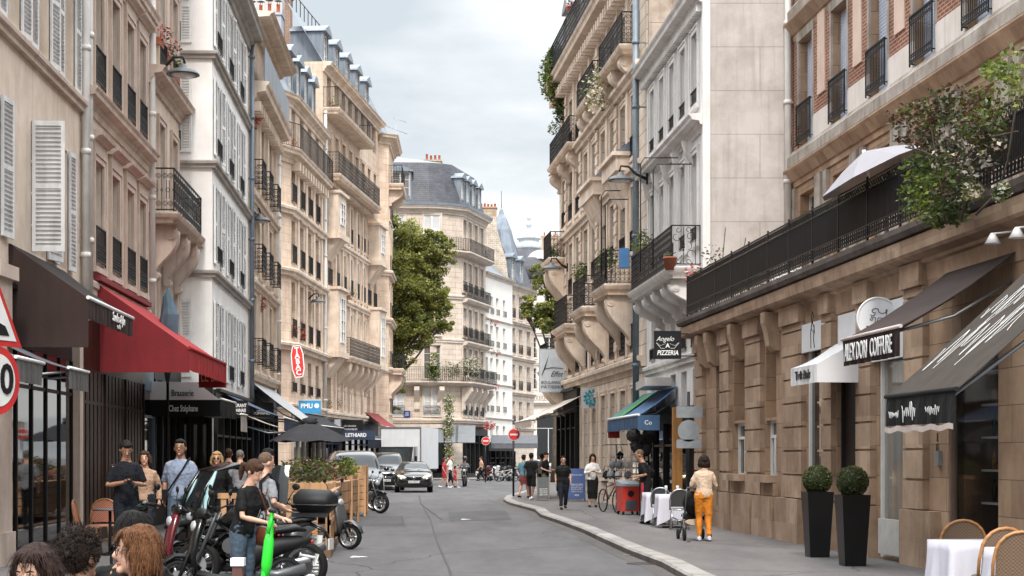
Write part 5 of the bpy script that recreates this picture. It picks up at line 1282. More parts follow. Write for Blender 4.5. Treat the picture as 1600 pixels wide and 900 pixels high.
# round dog sign
c=at(1371,25.2,hz(498,25.2)); t=thing('round_sign','round white hanging sign with a line drawing of a dog','sign',c)
s=MB(); s.cyl((0,-.04,0),(0,.04,0),.32,n=40); s.build('disc',PANEL,t); s=MB(); s.tube([(.315*cos(2*pi*i/40),-.045,.315*sin(2*pi*i/40)) for i in range(40)],.014,6,close=True); s.build('rim',M_WHITEP,t)
dog=[(-.13,-.06),(-.1,-.02),(-.12,.02),(-.07,.0),(-.04,.05),(-.09,.06),(-.1,.09),(-.05,.12),(.0,.11),(.01,.06),(.05,.04),(.12,.05),(.13,.1),(.145,.1),(.13,.03),(.14,-.02),(.12,-.05),(.15,-.1),(.12,-.1),(.08,-.04),(.0,-.03),(-.02,-.1),(-.05,-.1),(-.04,-.03),(-.08,-.02),(-.1,-.08)]
s=MB(); s.tube([(x*.95,-.045,y*.95+.04) for x,y in dog],.006,4,close=True,smooth=False); s.build('drawing',T_BLACK,t)
lettering('T',t,V(-.14,-.041,-.16),V(1,0,0),V(0,0,1),.12,T_BLACK,bold=.002); lettering('uft',t,V(.0,-.041,-.16),V(1,0,0),V(0,0,1),.12,T_BLACK,bold=.002)
s=MB(); s.box(.3,.75,-.015,.015,.04,.07); s.box(.3,.75,-.015,.015,-.09,-.06); s.build('bracket',M_WHITEP,t)
# pizzeria sign
t=hsign('square black pizzeria sign lettered in white script over the pavement',1043,539,.6,.62,39.2,BLKS,[('Angelo',-.06,.14,.16,T_WHITE,dict(shear=.35,width=.42)),('A',0,-.02,.14,T_WHITE,dict(bold=.004)),('PIZZERIA',0,-.19,.13,T_WHITE,dict(shear=.2,width=.5,bold=.003,sy=1.2))],arm=.75,frame=M_IRON)
s=MB()
for sg in (-1,1): s.tube([(sg*.07,-.03,-.08),(sg*.16,-.03,-.08),(sg*.24,-.03,.02),(sg*.27,-.03,.05)],.006,4); s.tube([(sg*.05,-.03,.03),(sg*.18,-.03,-.02),(sg*.25,-.03,.05)],.004,4)
s.build('wings',T_WHITE,t)
# bakery sign
t=hsign('large pale grey bakery sign lettered boulanger patissier, hanging on the right',863,579,1.02,1.7,66,paint('sign_steel',(.42,.45,.48),var=.08),[('Effet',.15,-.15,.3,T_BLACK,dict(shear=.5,width=.5)),('BOULANGER',0,-.48,.15,T_BLACK,dict(width=.88,sy=1.1)),('PÂTISSIER',0,-.66,.15,T_BLACK,dict(width=.88,sy=1.1))],arm=.9,frame=M_GALV)
s=MB(); s.tube([(-.42,-.04,-.2),(-.3,-.04,.1),(-.14,-.04,.6)],[.012,.03,.004],4); s.tube([(-.32,-.04,.06),(.0,-.04,.12),(.42,-.04,.08)],.012,4); s.build('drawing',T_BLACK,t)
# snowflake sign
t=hsign('white box sign with a turquoise snowflake, right side',922,622,.62,.72,59,paint('sign_white2',(.6,.6,.6)),arm=.5)
s=MB()
for k in range(6):
    a=k*pi/3+.3; s.tube([(.05+.06*cos(a),-.04,.06*sin(a)),(.05+.3*cos(a),-.04,.3*sin(a))],.04,4)
    for b_ in (-.6,.6): s.tube([(.05+.17*cos(a),-.04,.17*sin(a)),(.05+.28*cos(a+b_),-.04,.28*sin(a+b_))],.03,4)
s.build('snowflake',paint('turquoise',(.0,.35,.42)),t)
# blue and green souvenir awning
BLU=cloth('awning_blue',(.045,.12,.24)); 
def rw(z): return r2(z) 
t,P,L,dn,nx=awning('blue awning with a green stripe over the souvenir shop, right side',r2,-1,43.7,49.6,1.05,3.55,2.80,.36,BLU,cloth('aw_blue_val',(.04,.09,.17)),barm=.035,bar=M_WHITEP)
for (a_,b_,mm,nm_) in ((.55,.75,cloth('aw_green',(.06,.22,.07)),'stripe'),(.76,.98,cloth('aw_teal',(.05,.16,.16)),'stripe')):
    s=MB(); s.add([P(L*a_,.1,3.50),P(L*a_,1.0,2.85),P(L*b_,1.0,2.85),P(L*b_,.1,3.50)],[(0,1,2,3)]); s.build(nm_,mm,t)
s=MB(); s.box(-.57,0,-.02,0,-.36,0); s.build('end_valance',cloth('aw_blue_val'),t) if False else None
s=MB(); s.box(-.02,.55,-.02,0,-.4,0); s.build('end_valance',cloth('aw_blue_val',(.04,.09,.17)),t,P(0,1.05,2.80)); lettering('Co',t,P(0,.8,2.6)+V(0,-.03,0),V(1,0,0),V(0,0,1),.16,T_WHITE)
s=MB(); s.box(0,.35,-.02,0,-.4,0); s.build('end_valance',cloth('aw_red2',(.35,.03,.03)),t,P(L,1.05,2.66))
s=MB(); s.box(-.6,.1,0,3.2,0,.22); o=s.build('awning_box',paint('box_cream',(.45,.43,.41)),t,P(.2,.25,3.58)); 
# R2 / R3 ground floors
shopfront('dark souvenir shop front open under the blue awning',r2,-1,40.2,48.8,2.95,5,F_BLK,None,.35,.1,.12)
s=MB(); s.box(-.12,.12,-.12,.12,.12,2.95); o=s.build('wooden_post',mat('post_orange_wood',(.42,.19,.05),.5,0,.25,4,streak=2),None,r2(41.9)+V(-.35,0,0)); tag(o,'orange wooden post of the souvenir shop doorway','post')
shopfront('tall black bakery front at the far right corner',r3,-1,62.5,68,4.3,4,F_BLK,None,.9,.2,.2,postw=.25)
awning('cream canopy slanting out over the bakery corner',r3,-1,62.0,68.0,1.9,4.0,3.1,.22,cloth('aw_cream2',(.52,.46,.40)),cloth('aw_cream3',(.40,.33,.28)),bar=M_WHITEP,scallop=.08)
for ch,py in (('V',668),('I',684),('E',701)):
    z=PODIUM.zof(1465,1,.01); c=at(1465,z,hz(py,z)); M_=PODIUM.seg[1][1]
    if ch=='V': tV=thing('wall_lettering','black painted letters running down the stone wall beside the wine bar','lettering',(c.x,c.y,c.z)); c0=c
    lettering(ch,tV,c-c0,V(M_.x,M_.y,0),V(0,0,1),.17,T_BLACK,bold=.002)
s=MB(); s.box(-.08,.08,-.03,.03,-.1,.1); o=s.build('intercom',M_GALV,None,at(1466,PODIUM.zof(1466,1,.03),hz(716,PODIUM.zof(1466,1,.03))),PODIUM.seg[1][3]); tag(o,'small square intercom box under the wall letters','intercom')
# small wall lamps under the cornice
for i,(px,py) in enumerate(((1551,373),(1589,364))):
    z=PODIUM.zof(px,1,.45); c=at(px,z,hz(py,z)); t=thing('wall_lamp','small white cone wall lamp under the stone ledge, '+('left' if i==0 else 'right')+' one of two','lamp',c,0,'small cone lamps')
    s=MB(); s.lathe([(.02,.07),(.03,.06),(.10,-.06),(.09,-.06),(.02,.04)],12); s.build('shade',M_WHITEP,t); s=MB(); s.cyl((0,0,.06),(.35,0,.1),.012,n=6); s.build('arm',M_WHITEP,t)
# ---------------- road signs
M_SRED=paint('roadsign_red',(.45,.03,.03),var=.2,rough=.35); M_SWH=paint('roadsign_white',(.62,.62,.60),var=.1,rough=.35); M_SBK=paint('roadsign_black',(.02,.02,.02))
c=at(-3.5,15.7,0); c.z=.0; t=thing('road_sign','red-ringed round speed sign below a red-bordered triangle at the left edge','road sign',c,R(69))
h=hz(594,15.7)
def facey(mb,*a): pass
s=MB(); s.cyl((0,.06,0),(0,.06,3.9),.03,n=10); s.build('pole',M_GALV,t)
s=MB(); s.cyl((0,-.0,h),(0,.02,h),.325,n=40); s.build('round_plate',M_SRED,t); s=MB(); s.cyl((0,-.006,h),(0,-.001,h),.25,n=40); s.build('round_face',M_SWH,t)
lettering('30',t,V(.02,-.006,h),V(1,0,0),V(0,0,1),.40,M_SBK,bold=.008)
h2=hz(540,15.7)
s=MB(); s.prism([(-.36,h2),(.36,h2),(.0,h2+.62)],0,.02,'y'); s.build('triangle_plate',M_SRED,t); s=MB(); s.prism([(-.27,h2+.055),(.27,h2+.055),(0,h2+.52)],-.006,-.001,'y'); s.build('triangle_face',M_SWH,t)
s=MB(); s.prism([(-.15,h2+.1),(.16,h2+.1),(.1,h2+.19),(.0,h2+.22),(-.1,h2+.19)],-.011,-.007,'y'); s.build('symbol',M_SBK,t)
def noentry(label,px,py,z,r,yb):
    h=hz(py,z); t=thing('no_entry_sign',label,'road sign',at(px,z,0),0,'no entry signs')
    g=.12
    s=MB(); s.cyl((-.02,.05,g),(-.02,.05,h+.2),.045,n=8); s.build('pole',M_IRON,t)
    s=MB(); s.cyl((0,0,h),(0,.02,h),r*1.1,n=32); s.build('rim',M_SWH,t); s=MB(); s.cyl((0,-.008,h),(0,-.001,h),r,n=32); s.build('disc',paint('noentry_red',(.55,.02,.02)),t); s=MB(); s.box(-r*.72,r*.72,-.014,-.009,h-r*.16,h+r*.16); s.build('bar',M_SWH,t)
noentry('no-entry sign on a black pole at the right kerb corner, the nearer one',803,679,67,.22,775)
noentry('no-entry sign on a pole in front of the far corner house, the smaller one',759,689,104,.24,740)
# back-facing signs on pole by the souvenir shop
t=thing('road_sign','grey backs of a round and two oblong road signs on one pole, right pavement','road sign',at(1076,38.2,0))
s=MB(); s.cyl((.0,.04,.12),(0,.04,3.2),.035,n=8); s.build('pole',M_IRON,t)
s=MB(); s.box(-.28,.32,-.01,.01,2.60,2.86); s.build('plate',M_GALV,t); s=MB(); s.cyl((-.0,-.01,2.3),(0,.01,2.3),.25,n=30); s.build('round_plate',M_GALV,t); s=MB(); s.box(-.28,.3,-.01,.01,1.9,2.1); s.build('plate',M_GALV,t)
# ---------------- street lamps on the facades
def lamp(label,px,py,z,side,armlen):
    h=hz(py,z); c=at(px,z,h); t=thing('street_lamp',label,'street lamp',c,0,'wall-mounted street lamps')
    s=MB(); pts=[(side*-armlen,0,-.02),(side*-armlen*.6,0,.12),(side*-armlen*.3,0,.34),(0,0,.36),(.04*side,0,.2)]
    s.tube(pts,[.05,.04,.035,.03,.03],8); s.box(side*-armlen-.03,side*-armlen+.03,-.06,.06,-.16,.16); s.build('arm',M_IRON,t)
    s=MB(); s.lathe([(.04,.2),(.08,.16),(.10,.1),(.3,.04),(.36,-.03),(.38,-.06),(.35,-.06),(.28,.0),(.05,.05)],24); s.build('shade',M_LEAD,t)
    s=MB(); s.lathe([(.30,-.06),(.2,-.1),(0,-.12)],20); s.build('diffuser',mat('lamp_diffuser',(.5,.5,.5),.2),t)
lamp('black dish street lamp on a curved arm beside the pedimented windows, nearest on the left',286,113,38,1,.72)
lamp('black dish street lamp below the white shuttered house',405,343,54,1,.45)
lamp('black dish street lamp on the peach corner house',497,470,84,1,.75)
lamp('black dish street lamp on the right below the grey pipe, nearest on that side',970,279,47.5,-1,.75)
lamp('black dish street lamp on the far right corner house',862,418,64,-1,.6)
PV=.12
# ================================================================ PEOPLE
def remesh(mb,vox,name,mats,disp=0,dsc=9,smooth=2,pfn=None):
    me=mb.mesh('tmp',mats); o=bpy.data.objects.new('tmp',me); 
    m=o.modifiers.new('r','REMESH'); m.mode='VOXEL'; m.voxel_size=vox
    if smooth: q=o.modifiers.new('s','SMOOTH'); q.factor=.5; q.iterations=smooth
    r=evalmesh(o); r.name=name
    bpy.data.objects.remove(o); bpy.data.meshes.remove(me)
    if disp:
        r.update(); ns=[v.normal.copy() for v in r.vertices]
        for v,n in zip(r.vertices,ns):
            p=v.co; v.co=p+n*disp*(noise.noise(Vector((p.x*dsc,p.y*dsc,p.z*dsc*.55)))+.5*noise.noise(p*dsc*2.7))
    for p in r.polygons: p.use_smooth=True
    r.materials.clear()
    for m_ in (mats if isinstance(mats,(list,tuple)) else [mats]): r.materials.append(m_)
    r.update(); return r
def skinm(n,c): 
    m=mat('skin_'+n,c,.5,0,.10,12,bump=.15,bscale=120); m.node_tree.nodes['Principled BSDF'].inputs['Subsurface Weight'].default_value=.08; m.node_tree.nodes['Principled BSDF'].inputs['Subsurface Radius'].default_value=(.02,.008,.004); return m
SK_L=skinm('light',(.52,.30,.21)); SK_M=skinm('tan',(.34,.18,.11)); SK_D=skinm('dark',(.10,.05,.03))
def hairm(n,c):
    if 'hair_'+n in _mc: return _mc['hair_'+n]
    m,nt,b=nodes('hair_'+n); L=nt.links; b.inputs['Roughness'].default_value=.65; b.inputs['Specular IOR Level'].default_value=.25; tc=_n(nt,'ShaderNodeTexCoord'); mp=_n(nt,'ShaderNodeMapping'); mp.inputs['Scale'].default_value=(95,95,9)
    ns=_n(nt,'ShaderNodeTexNoise'); ns.inputs['Scale'].default_value=2; ns.inputs['Detail'].default_value=5; ns.inputs['Distortion'].default_value=.6; L.new(tc.outputs['Object'],mp.inputs['Vector']); L.new(mp.outputs[0],ns.inputs['Vector'])
    cr=_n(nt,'ShaderNodeValToRGB'); cr.color_ramp.elements[0].position=.32; cr.color_ramp.elements[0].color=(*[x*.3 for x in c],1); cr.color_ramp.elements[1].position=.68; cr.color_ramp.elements[1].color=(*[min(1,x*1.7) for x in c],1)
    L.new(ns.outputs['Fac'],cr.inputs[0]); L.new(cr.outputs[0],b.inputs['Base Color']); bp=_n(nt,'ShaderNodeBump'); bp.inputs['Strength'].default_value=.9; bp.inputs['Distance'].default_value=.012; L.new(ns.outputs['Fac'],bp.inputs['Height']); L.new(bp.outputs[0],b.inputs['Normal']); _mc['hair_'+n]=m; return m
H_BLK=hairm('black',(.006,.005,.0045)); H_BRN=hairm('brown',(.05,.022,.011)); H_DBR=hairm('dark_brown',(.016,.009,.006)); H_AUB=hairm('auburn',(.12,.048,.018)); H_BLD=hairm('blond',(.36,.22,.10)); H_GRY=hairm('grey',(.14,.13,.12)); H_SHV=hairm('shaved',(.12,.075,.05))
def clo(n,c,sc=30): return mat('cloth_'+n,c,.85,0,.16,6,bump=.25,bscale=sc)
C_BLK=clo('black',(.009,.009,.010)); C_NAVY=clo('navy',(.011,.013,.022)); C_BLUE=clo('pale_blue',(.21,.25,.34)); C_WHT=clo('white',(.62,.60,.58)); C_CRM=clo('cream',(.58,.43,.31)); C_JEAN=clo('denim',(.045,.07,.10)); C_DJEAN=clo('dark_denim',(.014,.02,.03)); C_OR=clo('orange',(.58,.19,.012)); C_GRY=clo('grey',(.21,.215,.23)); C_RED=clo('red',(.33,.015,.03)); C_TAN=clo('tan',(.40,.25,.17)); C_OLV=clo('olive',(.10,.09,.05)); C_TEAL=clo('teal',(.07,.18,.24)); C_SHOE=clo('shoe_black',(.015,.015,.015)); C_SHW=clo('shoe_white',(.6,.62,.66)); C_LTH=mat('leather_brown',(.11,.035,.018),.35,0,.25,8,bump=.2); M_EYE=mat('eye_white',(.6,.58,.55),.2); M_DARKL=mat('lens_dark',(.01,.01,.012),.08); M_LIP=mat('lips',(.36,.12,.10),.45); M_BROW=H_DBR
POSES={
 'stand':dict(),
 'walkA':dict(kneeL=(.09,-.13,.50),ankL=(.09,-.22,.09),kneeR=(-.09,.02,.48),ankR=(-.09,.26,.13),elbL=(.235,.10,1.12),wriL=(.235,.04,.88),elbR=(-.235,.0,1.11),wriR=(-.22,-.14,.90)),
 'walkB':dict(kneeR=(-.09,-.13,.50),ankR=(-.09,-.22,.09),kneeL=(.09,.02,.48),ankL=(.09,.22,.12),elbR=(-.235,.10,1.12),wriR=(-.235,.04,.88),elbL=(.235,.0,1.11),wriL=(.22,-.14,.90)),
 'phone':dict(elbL=(.25,-.02,1.10),wriL=(.06,-.27,1.14),elbR=(-.25,-.02,1.10),wriR=(-.05,-.27,1.15),hdirL=(-.5,-.6,.3),hdirR=(.5,-.6,.3)),
 'hold':dict(elbL=(.26,.02,1.12),wriL=(.14,-.24,1.08),elbR=(-.26,.02,1.12),wriR=(-.14,-.22,1.02),hdirL=(-.7,-.6,0),hdirR=(.7,-.6,0)),
 'push':dict(elbL=(.24,-.06,1.12),wriL=(.18,-.30,1.00),elbR=(-.24,-.06,1.12),wriR=(-.18,-.30,1.00),hdirL=(0,-1,0),hdirR=(0,-1,0),kneeL=(.09,-.08,.50),ankL=(.09,-.04,.09),kneeR=(-.09,-.02,.48),ankR=(-.09,.10,.10)),
 'sit':dict(hip=.52,kneeL=(.12,-.44,.50),ankL=(.12,-.42,.09),kneeR=(-.12,-.44,.50),ankR=(-.12,-.40,.09),drop=-.42,elbL=(.26,-.10,.75),wriL=(.16,-.32,.78),elbR=(-.26,-.10,.75),wriR=(-.16,-.32,.78)),
}
def strands(me,RH,rs,hair,seed):
    rng=random.Random(seed); vs=[(v.co.copy(),v.normal.copy()) for v in me.vertices]; c=RH@Vector((0,0,.02)); dn=(RH.to_3x3()@Vector((0,0,-1))).normalized(); s=MB()
    n=1500 if rs!='curly' else 1300
    for q in range(n):
        p,nr=rng.choice(vs)
        if rs!='curly': d=(dn-nr*dn.dot(nr)); d=d.normalized() if d.length>.05 else Vector((rng.uniform(-1,1),rng.uniform(-1,1),0)).normalized(); d=(d+Vector((rng.gauss(0,.12),rng.gauss(0,.12),0))).normalized(); st=.014; m=6; lift=.10; w=.0022
        else: d=Vector((rng.gauss(0,1),rng.gauss(0,1),rng.gauss(0,1))); d=(d-nr*d.dot(nr)).normalized(); st=.009; m=5; lift=.2; w=.0022
        sd=d.cross(nr).normalized(); pts=[p]; ax=rng.gauss(0,.5); ph=rng.uniform(0,6)
        for k in range(m):
            q_=pts[-1]; rad=(q_-c); rad.normalize()
            if rs=='curly': d=Matrix.Rotation(.75,3,sd)@d
            else: d=(d+sd*.22*sin(k*1.3+ph)+dn*.12).normalized()
            pts.append(q_+d*st+rad*st*(lift if k<2 else -.02))
        b0=len(s.v)
        for k,x in enumerate(pts):
            ww=w*(1-k/(m+.5)*.7); s.v+=[tuple(x-sd*ww),tuple(x+sd*ww)]
        for k in range(m): s.f.append((b0+2*k,b0+2*k+1,b0+2*k+3,b0+2*k+2)); s.m.append(0); s.sm.append(False)
    sm=s.mesh('st',hair); bm=bmesh.new(); bm.from_mesh(me); bm.from_mesh(sm); bm.to_mesh(me); bm.free(); bpy.data.meshes.remove(sm); return me
def person(label,loc,face,H=1.7,pose='stand',skin=SK_L,hair=H_DBR,hstyle='short',top=C_BLK,sleeve=.45,bottom=C_JEAN,bstyle='trousers',shoe=C_SHOE,vox=.016,lean=0,headyaw=0,headpitch=0,female=False,glasses=None,extra=None,girth=1.0,near=False,group=None,ov=None,cuff=.93,topz=None,topname='shirt'):
    t=thing('person',label,'person',loc,face,group); k=H/1.7
    J=dict(hip=.90,drop=0,shw=.175 if not female else .155,elbL=(.225,.03,1.11),wriL=(.235,-.04,.87),elbR=(-.225,.03,1.11),wriR=(-.235,-.04,.87),kneeL=(.092,-.015,.49),ankL=(.10,.02,.085),kneeR=(-.092,-.015,.49),ankR=(-.10,.02,.085),hdirL=None,hdirR=None)
    J.update(POSES[pose]); J.update(ov or {})
    d=J['drop']; hipz=.90+d; hw=.082
    def LN(p): # lean of upper body about hips
        z=p[2]-hipz; return Vector((p[0]*1.0,p[1]-sin(lean)*z,hipz+z*cos(lean)))
    pel=LN((0,0,.92+d)); wai=LN((0,0,1.05+d)); che=LN((0,-.005,1.24+d)); sho=LN((0,.0,1.385+d)); nk0=LN((0,.005,1.43+d)); nk1=LN((0,-.015,1.50+d)); hc=LN((0,-.03,1.588+d))
    g=girth; wa=.135 if female else .15
    TOR=[(LN((0,0,.86+d)),(.095*g,.15*g)),(pel,(.112*g,.168*g)),(wai,(.10*g,wa*g)),(che,(.118*g,.168*g)),(LN((0,0,1.33+d)),(.102*g,.152*g)),(sho,(.082,.128)),(nk0,(.066,.074)),(nk1,(.056,.056)),(hc,(.052,.054))]
    if female: TOR[3]=(LN((0,-.018,1.23+d)),(.122*g,.15*g))
    arms={}
    for sd,sg in (('L',1),('R',-1)):
        s_=LN((sg*(J['shw']-.012),0,1.352+d)); arms[sd]=(s_,LN(J['elb'+sd]) if lean and pose!='sit' else Vector(J['elb'+sd]),LN(J['wri'+sd]) if lean and pose!='sit' else Vector(J['wri'+sd]))
    legs={sd:(Vector((sg*hw,0,hipz-.02)),Vector(J['knee'+sd]),Vector(J['ank'+sd])) for sd,sg in (('L',1),('R',-1))}
    RH=Matrix.Scale(1.0,4)@Matrix.Translation(hc)@Matrix.Rotation(headyaw,4,'Z')@Matrix.Rotation(headpitch+lean*.5,4,'X')@Matrix.Scale(1.07,4)
    S=Matrix.Scale(k,4)
    b=MB()
    b.tube([p for p,r in TOR],[r for p,r in TOR],14)
    b.ico((0,.008,.018),1,2,sc=(.076,.094,.098),M=RH); b.ico((0,-.022,-.035),1,2,sc=(.056,.066,.075),M=RH)
    b.tube([(0,-.088,.012),(0,-.103,-.02),(0,-.088,-.03)],[.009,.016,.012],6,M=RH); b.ico((0,-.075,-.085),1,1,sc=(.026,.022,.022),M=RH)
    for sg in (-1,1): b.ico((sg*.078,.01,-.01),1,1,sc=(.012,.02,.032),M=RH)
    ar=.9 if female else 1.0
    for sd,sg in (('L',1),('R',-1)):
        s_,e,w=arms[sd]; m1=s_.lerp(e,.45); m2=e.lerp(w,.3)
        b.tube([s_.lerp(che,.3),s_,m1,e,m2,w],[.045,.052*ar,.043*ar,.036*ar,.037*ar,.024*ar],9)
        hd=Vector(J['hdir'+sd]).normalized() if J['hdir'+sd] else (w-e).normalized()
        b.tube([w,w+hd*.045,w+hd*.09],[(.022,.022),(.020,.036),(.014,.038)],8)
        h_,kn,an=legs[sd]; kt=h_.lerp(kn,.4); ct=kn.lerp(an,.3)
        b.tube([h_,kt,kn,ct,an.lerp(kn,.12),an],[.085*g,.075*g,.052,.054,.035,.036],10)
        b.tube([an+Vector((0,.03,-.035)),an+Vector((0,-.05,-.045)),an+Vector((0,-.16,-.06))],[(.03,.032),(.028,.038),(.015,.03)],8)
    bx=MB(); bx.v=[tuple(S@Vector(p)) for p in b.v]; bx.f=b.f; bx.m=b.m; bx.sm=b.sm
    me=remesh(bx,vox,'body',skin,0,smooth=2)
    # fingers grow out of the palm, part of the same body mesh
    f=MB()
    for sd,sg in (('L',1),('R',-1)):
        s_,e,w=arms[sd]; hd=Vector(J['hdir'+sd]).normalized() if J['hdir'+sd] else (w-e).normalized()
        sx=Vector((0,1,0)) if abs(hd.y)<.6 else Vector((1,0,0)); sx=(sx-hd*sx.dot(hd)).normalized(); pn=hd.cross(sx)
        inward=Vector((-sg,-.3,-.2)); pn=pn if pn.dot(inward)>0 else -pn
        for q in range(4):
            p0=w+hd*.075+sx*(q-1.5)*.019; ln=(.062,.074,.07,.054)[q]
            f.tube([S@p0,S@(p0+hd*ln*.5+pn*.008),S@(p0+hd*ln*.85+pn*.028)],[.0095*k,.0088*k,.007*k],6)
        p0=w+hd*.03-sx*.026; f.tube([S@p0,S@(p0+hd*.03-sx*.028+pn*.012),S@(p0+hd*.06-sx*.03+pn*.028)],[.012*k,.010*k,.008*k],6)
    bm=bmesh.new(); bm.from_mesh(me); fm_=f.mesh('f',skin); bm.from_mesh(fm_); bm.to_mesh(me); bm.free(); bpy.data.meshes.remove(fm_)
    for p in me.polygons: p.use_smooth=True
    body=inst('body',me,t)
    # eyes, brows, mouth
    e=MB()
    for sg in (-1,1): e.ico((sg*.030,-.0805,.008),1,1,sc=(.012,.007,.0062),M=S@RH)
    e.build('eyes',M_EYE if near else M_DARKL,t)
    if near:
        e=MB()
        for sg in (-1,1): e.ico((sg*.030,-.0865,.008),1,1,sc=(.006,.003,.006),M=S@RH)
        e.build('iris',M_DARKL,t)
    e=MB()
    for sg in (-1,1): e.tube([(sg*.045,-.082,.030),(sg*.03,-.091,.035),(sg*.014,-.091,.030)],[.002,.0042,.003],5,M=S@RH)
    e.build('eyebrows',H_DBR if hair is not H_BLD else H_BRN,t)
    e=MB(); e.tube([(-.024,-.078,-.052),(-.01,-.087,-.053),(.01,-.087,-.053),(.024,-.078,-.052)],[.003,.006,.006,.003],6,M=S@RH); e.build('lips',M_LIP,t)
    if glasses:
        e=MB(); 
        for sg in (-1,1):
            if glasses=='sun': e.ico((sg*.032,-.098,.005),1,1,sc=(.026,.006,.019),M=S@RH)
            else: ring(e,(sg*.032,-.098,.005),.022,.0022,12,M=S@RH)
            e.tube([(sg*.055,-.096,.012),(sg*.078,-.05,.012),(sg*.08,.0,.01)],.0022,4,M=S@RH)
        e.tube([(-.012,-.099,.01),(.012,-.099,.01)],.0022,4,M=S@RH); e.build('glasses',M_DARKL,t)
    # hair
    h=MB(); rs=hstyle
    if rs=='bald': pass
    else:
        thick=.010 if rs in('short','buzz') else .018
        if rs=='buzz': thick=.005
        h.ico((0,.024,.034),1,2,sc=(.080+thick*.6,.084+thick,.084+thick),M=RH)
        if rs in('short','curly','crop'):
            h.ico((0,-.045,.085),1,2,sc=(.06,.045,.030),M=RH); h.ico((0,.05,-.02),1,2,sc=(.07,.05,.065),M=RH)
        if rs=='curly':
            rr=random.Random(3)
            for q in range(46):
                a=rr.uniform(0,2*pi); el=rr.uniform(-.1,1.45); v_=Vector((cos(a)*cos(el),sin(a)*cos(el),sin(el)))
                if v_.y<-.45 and v_.z<.55: continue
                h.ico((v_.x*.09,v_.y*.10+.02,v_.z*.108+.03),rr.uniform(.014,.027),1,M=RH)
        if rs in('long','bob','wavy'):
            ln={'long':-.30,'bob':-.115,'wavy':-.10}[rs]
            for (x,y,w,dp) in ((.0,.075,.062,.035),(.055,.06,.045,.038),(-.055,.06,.045,.038),(.083,.02,.026,.042),(-.083,.02,.026,.042),(.082,-.025,.014,.02),(-.082,-.025,.014,.02)):
                fl=1.15 if rs!='long' else 1.0
                h.tube([(x*.7,y*.6,.09),(x,y,.02),(x*fl,y*fl,ln*.55),(x*fl*(.93 if rs=='bob' else 1.0),y*1.05,ln)],[(dp*.6,w*.7),(dp,w),(dp,w),(dp*.5,w*.6)],8,M=RH)
        if rs=='wavy': h.tube([(-.08,-.02,.06),(-.09,-.055,.01),(-.085,-.05,-.06)],[.012,.02,.01],6,M=RH)
        if rs=='pony':
            h.ico((0,.105,.03),1,1,sc=(.035,.035,.035),M=RH); h.tube([(0,.11,.03),(0,.16,.0),(0,.155,-.08),(0,.12,-.16)],[.022,.038,.034,.012],8,M=RH)
            h.ico((0,-.03,.075),1,2,sc=(.068,.055,.038),M=RH)
        if rs in('long','bob','wavy'): h.ico((0,-.02,.085),1,2,sc=(.075,.062,.034),M=RH)
        hx=MB(); hx.v=[tuple(S@Vector(p)) for p in h.v]; hx.f=h.f; hx.m=h.m; hx.sm=h.sm
        hme=(remesh(hx,vox*.7,'hair',hair,(.006 if near else .01) if rs!='buzz' else .0,34,1))
        if near and pose=='sit': hme=strands(hme,S@RH,rs,hair,len(label))
        inst('hair',hme,t)
    # clothes
    if top:
        c=MB(); tz=TOR[0:7] if topz is None else [x for x in TOR[0:7] if x[0].z>topz]
        c.tube([p for p,r in tz],[(r[0]+.015,r[1]+.013) for p,r in tz[:-1]]+[(.066,.072)],14)
        for sd in 'LR':
            s_,e_,w=arms[sd]
            pts=[s_.lerp(sho,.4),s_]; rd=[.050,.056]
            if sleeve<=.5: pts+=[s_.lerp(e_,sleeve),s_.lerp(e_,sleeve*2*.98)] if sleeve>.05 else []; rd+=[.056,.056] if sleeve>.05 else []
            else: pts+=[s_.lerp(e_,.5),e_,e_.lerp(w,(sleeve-.5)*2)]; rd+=[.058,.050,.042]
            c.tube(pts,rd,10)
        cx=MB(); cx.v=[tuple(S@Vector(p)) for p in c.v]; cx.f=c.f; cx.m=c.m; cx.sm=c.sm
        inst(topname,remesh(cx,vox,topname,top,.016,11,1),t)
    if bottom:
        c=MB()
        if bstyle in('trousers','shorts'):
            c.tube([LN((0,0,1.0+d)),pel,LN((0,0,.86+d)),Vector((0,0,hipz-.08))],[(.112*g,.16*g),(.124*g,.182*g),(.118*g,.18*g),(.08*g,.12*g)],14)
            cf=cuff if bstyle=='trousers' else .0
            for sd in 'LR':
                h_,kn,an=legs[sd]
                if bstyle=='trousers': c.tube([h_,h_.lerp(kn,.45),kn,kn.lerp(an,.5),kn.lerp(an,cf)],[.10*g,.09*g,.070,.062,.056],10)
                else: c.tube([h_,h_.lerp(kn,.5),h_.lerp(kn,.95)],[.10*g,.10*g,.092],10)
        else:
            zt=1.0+d; zb={'skirt':.28,'short_skirt':.55,'apron':.4}[bstyle]; mk=(legs['L'][1]+legs['R'][1])*.5; ma=(legs['L'][2]+legs['R'][2])*.5
            c.tube([LN((0,0,zt)),pel,Vector((0,0,.75)),Vector((mk.x,mk.y,.5)) if zb<.45 else Vector((mk.x,mk.y*.5,.62)),Vector((ma.x,(mk.y+ma.y)/2,zb))],[(.10,.15),(.122,.175),(.13,.19),(.125,.17),(.12,.16)],14)
        cx=MB(); cx.v=[tuple(S@Vector(p)) for p in c.v]; cx.f=c.f; cx.m=c.m; cx.sm=c.sm
        inst({'skirt':'skirt','short_skirt':'skirt','shorts':'shorts'}.get(bstyle,'trousers'),remesh(cx,vox,'trousers',bottom,.014,9,1),t)
